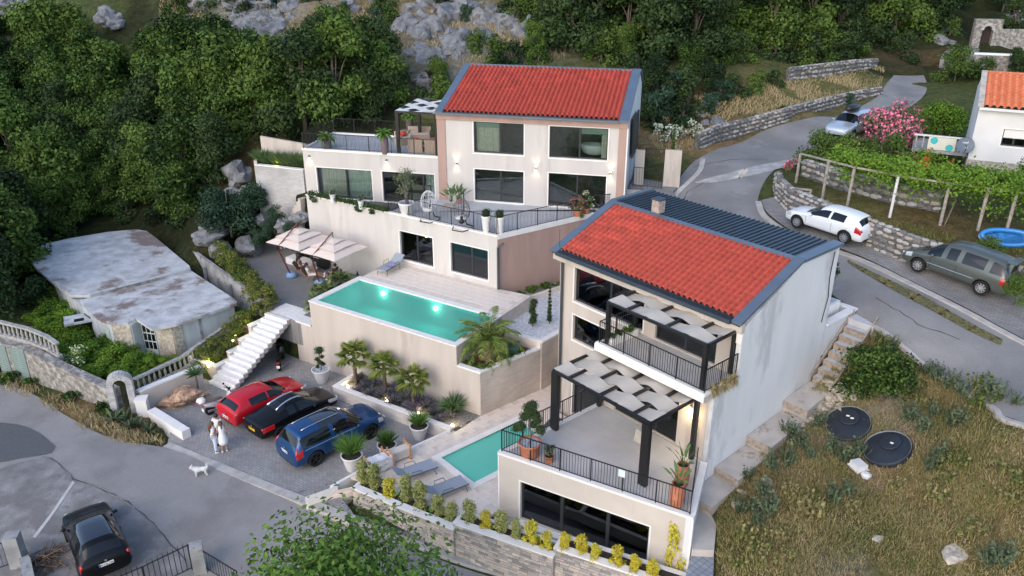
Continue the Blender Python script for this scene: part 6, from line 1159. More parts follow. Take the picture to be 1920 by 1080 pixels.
for (px, py, z, lb) in ((846,379,TERR+.44,'tall leafy plant standing on the low wire plant stand'),(861,381,TERR+.02,'tall leafy plant in a small terracotta pot beside the plant stand')):
    if z < TERR+.3: o = pot('planter_pot', 'small terracotta pot beside the wire plant stand', [(.14,0),(.19,.3),(.17,.3)], TERC); o.location = G(px, py, TERR)
    t = paddle('strelitzia', lb, 14, 1.15, BOP, w=.13); t.location = G(px, py, z)+Vector((0,0,.2 if z < TERR+.3 else 0))
OLP = leafmat('oleander_leaf', (.03,.06,.02), (.09,.14,.05)); 
def flowering(name, label, ht, cr, nl, leaf, lm, fl, nf, fs, seed, cat='shrub', **k):
    o = mktree(name, label, cat, ht, cr, nl, leaf, lm, seed, **k); me_ = [c for c in kids(o) if c.name.startswith('crown')][0].data; v = np.zeros(len(me_.vertices)*3); me_.vertices.foreach_get('co', v); v = v.reshape(-1, 3); i = rs.choice(len(v), nf); P = v[i]*1.02+rs.randn(nf, 3)*.02; part('flowers', leafmesh('flowers', P, P-np.array([0,0,ht*.4]), fs, fl, asp=.9), fl, o, kind='stuff'); return o
PINK = leafmat('pink_flower', (.50,.06,.16), (.75,.20,.33)); WHF = leafmat('white_flower', (.45,.48,.28), (.75,.76,.60)); ORF = leafmat('orange_flower', (.60,.07,.02), (.85,.16,.05)); REDF = leafmat('red_flower', (.45,.03,.05), (.65,.06,.10))
for i, (px, py, s, fl, lb) in enumerate(((1082,407,.8,REDF,'red flowering oleander in a terracotta pot on the big terrace'),(1098,402,.9,WHF,'white flowering oleander in a terracotta pot on the big terrace'))):
    q = G(px, py, TERR); o = pot('planter_pot', 'terracotta pot of the '+('red' if i == 0 else 'white')+' oleander by the terrace railing', [(.18,0),(.26,.36),(.28,.42),(.25,.42)], TERC); o.location = q; t = flowering('oleander', lb, 1.0, .5, 600, .11, OLP, fl, 130, .09, 50+i, nlobes=6, trunk=.03, base=.2); t.location = q+Vector((0,0,.36))
o = pot('planter_pot', 'smallest terracotta pot between the two oleander pots', [(.12,0),(.17,.22),(.15,.22)], TERC); o.location = G(1090,408,TERR); t = ballplant('potted_plant', 'tiny green plant in the smallest terracotta pot', [(0,0,.12,.15)], LEAF_D, leaf=.05, dens=500); t.location = G(1090,408,TERR+.22)
# trailing plants and two small white pots on the parapet of the dark terrace
TR = E('trailing_plants', 'dark trailing plants hanging over the parapet left of the big terrace', 'plants', C.w(-14,6.8,6.7)); P, N_ = [], []
for i in range(2600):
    u = rnd.uniform(-17.4,-11.0); k = noise.noise((u*1.1,3,0)); v = 6.75+rnd.gauss(0,.13); z = 6.86+abs(rnd.gauss(0,.09))
    if k > .12 and rnd.random() < .45: v = 6.63-rnd.random()*.06; z = 6.8-rnd.random()*.75*(k+.2)
    if k > -.35: P.append(tuple(C.w(u, v, z)-TR.location)); N_.append((-.5,-.5,.6))
part('foliage', leafmesh('foliage', P, N_, .13, LEAF_B), LEAF_B, TR)
for px, py, lb in ((624,372,'left small white wall pot hung on the parapet by the dark terrace'),(677,384,'right small white wall pot hung on the parapet by the dark terrace')):
    q = C.pv(px, py, 6.58); o = pot('wall_pot', lb, [(.13,0),(.17,.45),(.19,.5),(.16,.5)], WPOT); o.location = q-Vector((0,0,.25)); t = ballplant('potted_plant', 'small olive shrub in the '+lb.split()[0]+' wall pot on the parapet', [(0,0,.18,.2),(.1,0,.33,.12)], LEAF_E, leaf=.07, dens=350); t.location = q+Vector((0,0,.22))
# ornamental grass of the rear planter; hedge along the umbrella court; shrubs of the stepped planter
RG = Proto(rosette('ornamental_grass', 'tall ornamental grass in the raised planter behind the white brick wall', 0, 330, 1.25, leafmat('pampas_leaf', (.04,.08,.03), (.12,.19,.07)), w=.03, group='tall grasses of the raised rear planter', tilt=.55))
a_, b_ = PLANTER_BACK[1], PLANTER_BACK[0]
for i in range(9): q = a_.lerp(b_, (i+.7)/9.4); RG.put((q.x, q.y+.75, 7.4), scl=rnd.uniform(.8,1.05))
glow((a_.lerp(b_, .45)+Vector((0,.3,.25))), 1.5, (1,.85,.2))
HD = Proto(mktree('hedge_shrub', 'dense yellow green shrub of the hedge along the umbrella court', 'hedge shrub', 1.5, .85, 2600, .11, LEAF_H, 33, nlobes=11, base=.1, trunk=.04, group='hedge shrubs along the umbrella court'))
for i in range(15): t_ = i/14; HD.put(G(378+(500-378)*t_, 452+(585-452)*t_-10*sin(pi*t_), 2.0), scl=rnd.uniform(.85,1.1))
SS = Proto(mktree('planter_shrub', 'leafy golden green shrub in the stepped planter beside the stairs', 'shrub', .9, .55, 1400, .08, LEAF_H, 35, nlobes=8, base=.1, trunk=.03, group='shrubs of the stepped planter'))
for va, vb, z in SEG:
    for k in range(3): SS.put(C.w(-15.0-rnd.random()*.7, va+(vb-va)*(k+.5)/3, z-.25), scl=rnd.uniform(.85,1.25))
# ------------------------------------------------------------ stone planter wall with the clipped yellow shrubs
FW = E('stone_planter', 'long stepped stone clad planter wall between the lower road and the deck', 'planter wall', G(850,1000,-1))
STM = [mat('split_stone_'+n_, c_, .85, scale=5, var=.2, bump=.8, bscale=14) for n_, c_ in (('pink',(.46,.40,.36)),('grey',(.36,.34,.32)),('buff',(.52,.455,.39)),('dark',(.27,.25,.235)))]
segs = [(G(660,913,.45), G(850,991,.45)), (G(849,979,.65), G(1037,1043,.65)), (G(1038,1026,.88), G(1290,1108,.88))]
MORT = mat('stone_mortar', (.34,.30,.27), .9, scale=8, var=.2); stones = []
for a, b in segs:
    d = Vector((b.x-a.x, b.y-a.y, 0)); Ls_ = d.length; d.normalize(); nn = Vector((-d.y, d.x, 0)); z1 = a.z
    part('core', M().box((a.x+nn.x*.03, a.y+nn.y*.03, -2.2), d*Ls_, nn*.2, (0,0,z1+2.2-.075)), MORT, FW)
    part('coping', M().box((a.x-nn.x*.05, a.y-nn.y*.05, z1-.07), d*(Ls_+.02), nn*.32, (0,0,.07)), TRIMW, FW); part('inner_kerb', M().box((a.x+nn.x*.72, a.y+nn.y*.72, z1-.5), d*Ls_, nn*.16, (0,0,.46)), TRIMW, FW)
    part('soil', M().box((a.x+nn.x*.24, a.y+nn.y*.24, z1-.6), d*Ls_, nn*.475, (0,0,.5)), mat('pot_soil', (1,1,1)), FW); part('end_cap', M().box((a.x-nn.x*.05, a.y-nn.y*.05, z1-.07), d*.16, nn*.94, (0,0,.085)), TRIMW, FW)
    z = z1-.08
    while z > -2.0:
        hh_ = rnd.uniform(.10,.15); x = -rnd.uniform(0,.3)
        while x < Ls_:
            l_ = rnd.uniform(.18,.48); x0 = max(x, 0); x1 = min(x+l_, Ls_)
            if x1-x0 > .06: stones.append((a+d*x0+Vector((0,0,z-hh_-a.z)), d, nn, x1-x0-.012, hh_-.012, rnd.uniform(.03,.055), rnd.choice((0,0,1,1,2,2,3))))
            x += l_
        z -= hh_
random.Random(3).shuffle(stones); stones.sort(key=lambda s_: -s_[3]*s_[4]*(2 if -1.2 < s_[0].z else 1))
UB = [M().box((0,0,0), (1,0,0), (0,1,0), (0,0,1)).mesh('stone', m_) for m_ in STM]
for i, (p_, d, nn, l_, hh_, th, k) in enumerate(stones[:300]): piece('stone', UB[k], FW, p_-nn*(th-.035), (0,0,atan2(d.y,d.x)), (l_, th, hh_))
for k in range(4):
    mb = M(); [mb.box(p_-nn*(th-.035), d*l_, nn*th, (0,0,hh_)) for p_, d, nn, l_, hh_, th, kk in stones[300:] if kk == k]
    if mb.v: part('small_stones', mb, STM[k], FW, kind='stuff')
YS_ = {k: Proto(mktree('clipped_shrub', 'shrub', 'shrub', 1.0, .36, 1700, .085, m_, 70+i, nlobes=16, base=.12, squash=1.3, trunk=.02, group='upright shrubs in the stone planter')) for i, (k, m_) in enumerate((('g', LEAF_YG), ('y', LEAF_Y)))}
SHR = [(679,905,'g',1.1),(700,915,'g',1.15),(731,930,'y',1.0),(760,938,'g',1.2),(790,950,'g',1.2),(821,965,'g',.95),(849,978,'g',.9),(880,982,'g',1.05),(911,990,'y',.85),(940,1000,'g',1.0),(965,1011,'g',.9),(996,1018,'y',1.05),(1025,1030,'y',.85),(1059,1028,'y',.8),(1090,1037,'y',.85),(1116,1048,'y',.75),(1157,1060,'y',.9),(1190,1071,'y',.8),(1223,1082,'y',.8)]
for i, (px, py, k, s) in enumerate(SHR):
    z = .35 if i < 7 else .55 if i < 13 else .78; q = G(px, py, z)
    lb = {0:'variegated shrub at the deck step end of the stone planter',2:'golden topped shrub third from the deck steps in the stone planter',8:'lone golden shrub among paler ones by the basement corner',18:'last small golden shrub near the basement right corner'}.get(i) or (('pale variegated upright shrub in the left half of the stone planter') if k == 'g' else 'golden yellow upright shrub in front of the basement window')
    YS_[k].put(q, scl=(s,s,s*1.0), label=lb)
q = G(1262,1078,.2); o = YS_['y'].put(q, scl=(1.35,1.35,2.7), label='tall narrow golden shrub against the basement wall at its right corner')
# ------------------------------------------------------------ furniture
def lounger(label, group='sun loungers'):
    r = E('sun_lounger', label, 'sun lounger', group=group); gm = onlymat('taupe_frame', (.13,.12,.115), .5); sl = mat('grey_sling', (.27,.30,.35), .8, scale=20, var=.06)
    part('seat', M().box((-.35,-.33,.34),(1.35,0,0),(0,.66,0),(0,0,.035)), sl, r, local=True); part('backrest', M().box((-.35,-.33,.345),(-.52,0,.33),(0,.66,0),(0,0,.035)), sl, r, local=True)
    for s in (-1,1):
        part('side_rail', M().box((-.38,s*.345-.015,.32),(1.4,0,0),(0,.03,0),(0,0,.05)), gm, r, local=True)
        part('armrest', M().tube([(-.2,s*.36,.34),(-.22,s*.39,.55),(.22,s*.39,.53),(.30,s*.36,.34)], .018, 6), gm, r, local=True)
        for x in (-.25,.85): part('leg', M().tube([(x,s*.33,.33),(x+(-.1 if x < 0 else .1),s*.34,0)], .02, 6), gm, r, local=True)
    return r
LG = Proto(lounger('lounger'))
LG.put(G(775,895,DECK), rz=atan2(.72,.70)-.25, scl=1.0, label='upper sun lounger of the two on the travertine deck'); LG.put(G(832,928,DECK), rz=atan2(.72,.70)-.22, label='lower sun lounger of the two, nearest the stone planter')
LG.put(G(735,506,POOLZ), rz=radians(242), label='sun lounger by the raised pool with a purple towel')
tw = M(); n_ = 8
for i in range(n_+1):
    for j in range(n_+1): tw.v.append((i/n_*.4, j/n_*.55, .03+.05*noise.noise((i*.7,j*.7,1))))
tw.f = [(i*(n_+1)+j,(i+1)*(n_+1)+j,(i+1)*(n_+1)+j+1,i*(n_+1)+j+1) for i in range(n_) for j in range(n_)]
o = solo('towel', tw, mat('purple_towel', (.30,.26,.48), .95), 'crumpled purple towel lying on the lounger by the raised pool', 'towel'); o.location = G(733,497,POOLZ+.42); o.rotation_euler = (0,0,.6)
# stone pallets in timber frames on the deck edge
for (px, py, az, wrap, lb) in ((712,880,.62,True,'stack of stone slabs wrapped in white plastic in a timber cradle'),(744,862,.62,False,'bare stone slab stack in a timber cradle beside the grass pots')):
    q = G(px, py, DECK); r = E('slab_crate', lb, 'slab crate', q, az, group='crated stone slabs'); wd = mat('crate_timber', (.50,.26,.12), .8, scale=8, var=.2)
    part('slabs', M().cb((0,0,.1), (1.25,.42,.42)), mat('slab_stone', (.60,.54,.47), .8, scale=3, var=.08), r, local=True)
    for x in (-.55,.55):
        part('bearer', M().cb((x,0,0), (.1,.75,.10)), wd, r, local=True); part('crossbar', M().cb((x,0,.62), (.06,.66,.06)), wd, r, local=True)
        for y in (-.28,.28): part('upright', M().cb((x,y,.1), (.06,.06,.66)), wd, r, local=True)
    if wrap:
        bm = bmesh.new(); bmesh.ops.create_icosphere(bm, subdivisions=4, radius=1)
        for v in bm.verts: k = 1+.13*noise.noise(v.co*3)+.06*noise.noise(v.co*9); v.co = Vector((max(-.62,min(.62,v.co.x*.85))*k, max(-.26,min(.26,v.co.y*.5))*k, .28+max(-.2,min(.34,v.co.z*.5))*k))
        me_ = bpy.data.meshes.new('plastic_wrap'); bm.to_mesh(me_); bm.free(); me_.materials.append(mat('plastic_wrap', (.66,.66,.68), .25, scale=9, var=.1, bump=.7)); part('plastic_wrap', me_, None, r)
# cantilever parasols
CANV = mat('canvas', (.67,.57,.50), .9, scale=2, var=.04); WOODR = mat('red_brown_wood', (.16,.045,.028), .5, scale=6, var=.2); PIV = onlymat('blue_weight', (.22,.36,.60), .5)
def parasol(label, cen, base, elbow, rot, size=3.0):
    z0 = cen.z; r = E('cantilever_parasol', label, 'parasol', (cen.x, cen.y, FORE), group='cantilever parasols'); dirs = [Vector((cos(rot+k*pi/2), sin(rot+k*pi/2), 0)) for k in range(4)]; s = size/sqrt(2)
    def ring(f, z): return [cen+d*s*f+Vector((0,0,z-z0)) for d in dirs]
    for (f0, h0, f1, h1) in ((.0,.62,.36,.44),(.30,.40,.70,.20),(.62,.16,1.0,-.12)):
        a, b = ring(f0 or .01, z0+h0), ring(f1, z0+h1); mb = M()
        for k in range(4):
            q = (k+1) % 4; mid = (b[k]+b[q])/2+Vector((0,0,.04)); mb.add([a[k], b[k], mid, b[q], a[q]], [(0,1,2,4),(2,3,4)])
        mb.v += [(x, y, z-.02) for x, y, z in mb.v]; n0 = len(mb.v)//2; mb.f += [tuple(reversed([i+n0 for i in f])) for f in mb.f]; part('canopy_tier', mb, CANV, r)
    mb = M()
    for d in dirs: mb.tube([cen+Vector((0,0,.58)), cen+d*s*.98+Vector((0,0,-.15))], .015, 4)
    part('ribs', mb, WOODR, r); top = cen+Vector((0,0,.95)); part('mast', M().tube([base, elbow], .05, 8), WOODR, r); part('arm', M().tube([elbow, top], .04, 8), WOODR, r); part('hanger', M().tube([top, cen+Vector((0,0,.6))], .025, 6), BLACKM, r); part('elbow_joint', M().tube([elbow-Vector((0,0,.14)), elbow+Vector((0,0,.10))], .07, 8), BLACKM, r)
    wb = M().lathe([(.30,0),(.36,.08),(.28,.26),(.06,.36)], base, 12); part('weight_bag', wb, PIV, r, smooth=True); return r
for (top_, base_, el_, lb) in (((561,446),(547,519),(520,464),'left cantilever parasol with three cream tiers beside the stairs of the court'),((626,464),(600,534),(584,482),'right cantilever parasol with three cream tiers nearest the raised pool')):
    cen = G(top_[0], top_[1], 4.75); bs = G(*base_, FORE); 
    # elbow on its sight line at the height where mast and arm meet
    eb = G(el_[0], el_[1], 4.55); parasol(lb, cen, bs, eb, radians(-32.4+45), 2.8)
bl_ = M().box((0,0,0), C.X*2.3, C.Y*.7, (0,0,.42)); o = solo('stone_bench', bl_, TRIMW, 'pale stone bench block against the wall under the left parasol', 'bench'); o.location = G(568,497,FORE)
o = solo('speaker', M().lathe([(.17,0),(.19,.05),(.19,.62),(.15,.68)], n=14), BLACKM, 'black cylindrical party speaker standing in front of the stone bench', 'speaker', smooth=True); o.location = G(562,493,FORE)
br = E('black_bar_cart', 'black wheeled bar cart under the right parasol', 'cart', G(604,502,FORE), C.a); part('cabinet', M().cb((0,0,.12), (1.0,.5,.75)), BLACKM, br, local=True); part('panel_line', M().cb((-.2,-.256,.72), (.5,.01,.03)), PLATE, br, local=True)
for x in (-.4,.4): part('leg', M().cb((x,0,0), (.05,.4,.12)), BLACKM, br, local=True)
bp_ = solo('backpack', M().ball((0,0,.22), .2, 7, 1.15), onlymat('grey_bag', (.12,.12,.13), .8), 'dark round bag lying on the stone bench', 'bag', smooth=True); bp_.location = G(549,470,FORE+.42)
# hanging chairs on the big terrace
def eggchair(label, loc, rz, white):
    r = E('hanging_chair', label, 'hanging chair', loc, rz, group='egg shaped hanging chairs'); wm_ = onlymat('chair_white', (.62,.62,.63), .6) if white else onlymat('chair_grey', (.14,.12,.12), .6)
    part('stand', M().tube([(0,.55,.03),(-.55,.35,.03),(-.62,-.3,.03),(0,-.55,.03),(.5,-.4,.03),(.62,0,.03),(.55,.2,.6),(.5,.1,1.5),(.25,0,1.95),(-.05,0,2.0)], .032, 8), BLACKM, r, local=True, smooth=True); part('hanger', M().tube([(-.05,0,2.0),(-.05,0,1.72)], .012, 5), BLACKM, r, local=True)
    for k in range(15):
        th = -pi*.88+2*pi*.88*k/14; L2 = []
        for i in range(11): ph = pi*i/10; L2.append((-.05+.42*sin(ph)*cos(th), .46*sin(ph)*sin(th), 1.06+.66*cos(ph)))
        part('rib', M().tube(L2, .013, 4), wm_, r, local=True)
    for z, f in ((.62,.72),(.85,.95),(1.1,1.0),(1.35,.88),(1.55,.64)):
        L2 = [(-.05+.42*f*cos(a), .46*f*sin(a), z) for a in np.linspace(-pi*.85, pi*.85, 18)]; part('hoop', M().tube(L2, .012, 4), wm_, r, local=True)
    cu = M().lathe([(.1,.52),(.36,.6),(.38,.72),(.1,.76)], (-.05,0,0), 14); part('cushion', cu, onlymat('cushion', (.45,.46,.48) if white else (.33,.30,.29), .9), r, local=True, smooth=True); return r
eggchair('white ribbed hanging egg chair beside the potted olive tree', G(806,412,TERR), 1.2, True); e2 = eggchair('grey ribbed hanging egg chair nearer the boxwood pots with a dark toy in it', G(867,428,TERR), 1.2, False)
o = solo('plush_toy', M().ball((0,0,.15), .13, 6, 1.2).ball((0,0,.36), .09, 6).ball((.1,0,.1), .06, 5).ball((-.1,0,.1), .06, 5), BLACKM, 'dark plush toy sitting in the grey hanging chair', 'toy', smooth=True); o.location = G(866,420,TERR+.72)
# sofa group on the roof terrace
CUSH = mat('sofa_linen', (.50,.42,.36), .9, scale=9, var=.12); WICK = mat('wicker', (.42,.34,.27), .9, scale=30, var=.3, bump=1)
def armchair(lb, loc, rz, w=.85, red=True):
    r = E('armchair', lb, 'armchair', loc, rz, group='wicker seats on the roof terrace'); part('base', M().cb((0,0,0), (.8,w,.38)), WICK, r, local=True); part('seat_cushion', M().cb((.04,0,.385), (.62,w-.24,.12)), CUSH, r, local=True); part('backrest', M().cb((-.34,0,.385), (.14,w,.42)), WICK, r, local=True)
    for s in (-1,1): part('armrest', M().cb((.05,s*(w/2-.06),.385), (.6,.12,.22)), WICK, r, local=True)
    return r
RED_ = mat('red_cushion', (.50,.05,.035), .9)
for k, (px, py, rz, w, lb) in enumerate(((757,270,-.9,.85,'wicker armchair with a red cushion by the pergola post'),(786,262,-1.6,1.5,'wicker sofa at the back under the roof pergola'),(782,283,1.4,.9,'wicker armchair with a red cushion nearest the roof railing'),(812,284,1.5,.9,'wicker armchair in the corner against the salmon strip'))):
    q = G(px, py, 9.36); armchair(lb, q, rz, w)
    if k != 1:
        o = solo('cushion', M().ball((0,0,.14), .2, 6, .8), RED_, {0:'red cushion on the armchair by the pergola post',2:'red cushion on the armchair nearest the roof railing',3:'red cushion on the armchair beside the salmon strip'}[k], 'cushion', smooth=True); o.location = q+Vector((0,0,.5))
tb_ = E('coffee_table', 'low wicker coffee table between the roof terrace seats', 'table', G(797,272,9.36)); part('top', M().cb(G(797,272,9.36+.38), (.8,.5,.04), .2), CUSH, tb_); part('frame', M().cb(G(797,272,9.36), (.7,.42,.38), .2), WICK, tb_)
# folding chair and notice on the lower terrace
fc = E('folded_chair', 'small pale folding chair leaning by the pergola post on the lower terrace', 'chair', G(1196,832,3.1), R.a); part('seat', M().box((-.22,-.02,.05),(.44,0,0),(0,.12,.5),(0,.02,0)), mat('linen', (.42,.38,.32), .9), fc, local=True)
for s in (-1,1): part('leg', M().tube([(s*.23,0,0),(s*.23,.18,.62)], .014, 5), onlymat('steel_leg', (.4,.4,.4), .4, .5), fc, local=True)
q = W.w(W.loc(G(1163,893,3.9))[0], .05, 3.78); o = solo('notice', M().box((0,0,0), W.X*.26, W.Y*.012, (0,0,.3)), onlymat('notice_white', (.62,.68,.68), .5), 'small white notice panel hung on the lower terrace railing', 'sign'); o.location = (q.x, q.y, q.z)
# tank lids in the yard, pale fitting, stones
for (px, py, rr, lb) in ((1590,800,.90,'upper left one of two black round tank lids in the gravel'),(1664,847,.90,'lower right one of two black round tank lids in the gravel')):
    q = T(px, py); r = E('tank_lid', lb, 'tank lid', (q.x, q.y, q.z+.08), group='black round tank lids'); BL = mat('black_plastic', (.018,.024,.034), .5, scale=2, var=.2); part('dome', M().lathe([(rr,-.25),(rr,.10),(rr*.97,.16),(rr*.93,.13),(rr*.5,.165),(.02,.175)], n=44), BL, r, local=True, smooth=False); part('rim', M().lathe([(rr*.935,.132),(rr*.955,.162),(rr*.97,.165)], n=44, cap=False), onlymat('worn_rim', (.20,.21,.22), .6), r, local=True); e_ = .8; r.rotation_euler = Vector((h(q.x-e_,q.y)-h(q.x+e_,q.y), h(q.x,q.y-e_)-h(q.x,q.y+e_), 2*e_)).to_track_quat('Z','Y').to_euler()
    hb = M().lathe([(.40,.14),(.40,.235),(.37,.25),(.02,.252)], (-.1,.22,0), 26); part('hatch', hb, BL, r, local=True)
    for x in ((-.15,.05) if px == 1590 else (.02,)): part('label', M().cb((x,.22,.25), (.13,.07,.012), .4), PLATE, r, local=True)
q = T(1610,882); r = E('white_fitting', 'white plastic pipe fitting lying in the dry grass below the tank lids', 'pipe fitting', q, .3); part('box', M().cb((0,.05,0), (.42,.5,.32)), WPOT, r, local=True); part('flange', M().cb((0,.05,.10), (.52,.6,.04)), WPOT, r, local=True); part('cap', M().lathe([(.17,0),(.19,.12),(.1,.18)], (-.02,-.42,0), 12), WPOT, r, local=True)
PALES = mat('pale_rubble', (.42,.37,.31), .95, scale=3, var=.25, bump=.8, bscale=9); RK2 = [rockmesh(50+i, PALES, 2, .45, .7) for i in range(4)]
for i in range(70):
    t_ = rnd.random(); px, py = 1510+(1585-1510)*t_+rnd.gauss(0,14), 800-(800-722)*t_+rnd.gauss(0,8); s = rnd.uniform(.06,.24); rock(T(px, py), (s*1.3, s, s*.8), rnd.choice(RK2), 'pale rubble stone dumped beside the concrete steps', 'rubble stones beside the steps', .1)
for px, py, s, lb in ((1800,1040,.42,'flat pale rock half buried in the lower right of the yard'),(1650,1010,.22,'small pale stone alone in the yard grass'),(1383,945,.25,'pale stone beside the lowest concrete slab'),(1440,905,.22,'pale stone in the weeds beside the steps'),(1392,922,.18,'whitish stone next to the bottom slab')): rock(T(px, py), (s*1.3, s, s*.6), RK2[0], lb, None, .3)
# concrete steps and landings along the gable wall
CS = E('side_steps', 'concrete steps and landings climbing along the blank gable wall', 'steps', R.w(6.3,8,3)); CONC = mat('landing_concrete', (.42,.385,.35), .9, scale=1.2, var=.12, bump=.4, dirt=((.29,.24,.19), .9, .56)); CONP = mat('step_concrete', (.48,.48,.49), .9, scale=2, var=.1); TIM = mat('formwork_timber', (.31,.26,.21), .9, scale=6, var=.25)
for va, vb, za, zb_ in ((4.6,6.18,2.16,2.26),(6.2,8.22,2.62,2.74),(8.24,10.68,3.16,3.36),(10.7,12.66,3.84,4.02)):
    q_ = [R.w(5.69, va), R.w(6.78, va), R.w(6.72, vb), R.w(5.69, vb)]; part('landing', M().prism(q_, za-.5, [za, za, zb_, zb_]), CONC, CS); part('riser_board', M().fb(R, 5.70, 6.79, va-.028, va-.002, za-.3, za-.01), TIM, CS)
part('landing', M().prism([G(x_, y_, 1.75) for x_, y_ in ((1303,930),(1347,938),(1339,1032),(1297,1030))], .2, 1.75), CONC, CS)
for i in range(7): z = 4.3+i*.285; va = 12.68+i*.34; part('step', M().fb(R, 5.80, 6.76, va, va+.34, z-.5, z), CONP, CS); part('riser_board', M().fb(R, 5.80, 6.76, va-.03, va-.002, z-.26, z+.01), TIM, CS)
for u in (5.71, 6.77): a_ = R.w(u, 12.5, 4.15); b_ = R.w(u, 15.5, 6.35); part('side_board', M().box(a_, b_-a_, R.X*.05, (0,0,.22)), TIM, CS)
part('top_landing', M().fb(R, 5.72, 7.3, 15.07, 16.4, 5.6, 6.28), CONP, CS)
struct('lower_path', M().prism([G(x_, y_, 1.45) for x_, y_ in ((1297,1034),(1339,1036),(1336,1110),(1278,1110))], -.5, 1.45), brickmat('sett_paving', (.27,.29,.32), (.22,.24,.27), (.13,.13,.13), .22, .2, .012, rot=radians(49), off=0))
# steps from the deck corner down to the parking
DS = E('deck_steps', 'short travertine steps from the deck corner down to the road', 'steps', G(645,930,-.3)); a_ = G(643,893,DECK); b_ = G(662,905,DECK); d_ = Vector((a_.x-G(680,880,DECK).x, a_.y-G(680,880,DECK).y, 0)).normalized(); s_ = Vector((b_.x-G(625,914,DECK).x, b_.y-G(625,914,DECK).y, 0)); s_.normalize()
o_ = G(632,912,DECK)
for i in range(4): z = DECK-.02-.17*(i+1); p_ = Vector((o_.x,o_.y,0))+d_*(.05+.3*i)+s_*.1; part('step', M().box((p_.x, p_.y, -1.2), d_*.3, s_*1.15, (0,0,z+1.2)), DTILE, DS)
p_ = Vector((o_.x,o_.y,0))-s_*.02; part('cheek', M().box((p_.x-d_.x*.05, p_.y-d_.y*.05, -1.2), d_*1.3, -s_*.12, (0,0,DECK+1.2+.02)), TRIMW, DS); part('front_slab', M().box((p_.x+d_.x*1.25, p_.y+d_.y*1.25, -1.2), d_*.14, s_*1.3, (0,0,.85)), TRIMW, DS)

# ------------------------------------------------------------ people and dog
SKIN = mat('skin', (.42,.24,.16), .6, var=.05); HAIRD = mat('dark_hair', (.025,.016,.012), .6); HAIRB = mat('brown_hair', (.10,.05,.03), .6)
def skinned(name, V, Ed, Rd, m, par, sub=2):
    me_ = bpy.data.meshes.new(name); me_.from_pydata(V, Ed, []); o_ = bpy.data.objects.new('tmp', me_); COL.objects.link(o_); md = o_.modifiers.new('s', 'SKIN'); 
    for i, r_ in enumerate(Rd): me_.skin_vertices[0].data[i].radius = (r_, r_) if not hasattr(r_, '__len__') else r_
    me_.skin_vertices[0].data[0].use_root = True; s2_ = o_.modifiers.new('b', 'SUBSURF'); s2_.levels = sub; s2_.render_levels = sub
    dg = bpy.context.evaluated_depsgraph_get(); dg.update(); r_ = bpy.data.meshes.new_from_object(o_.evaluated_get(dg), depsgraph=dg); bpy.data.objects.remove(o_); r_.materials.clear(); r_.materials.append(m); r_.shade_smooth(); return part(name, r_, None, par)
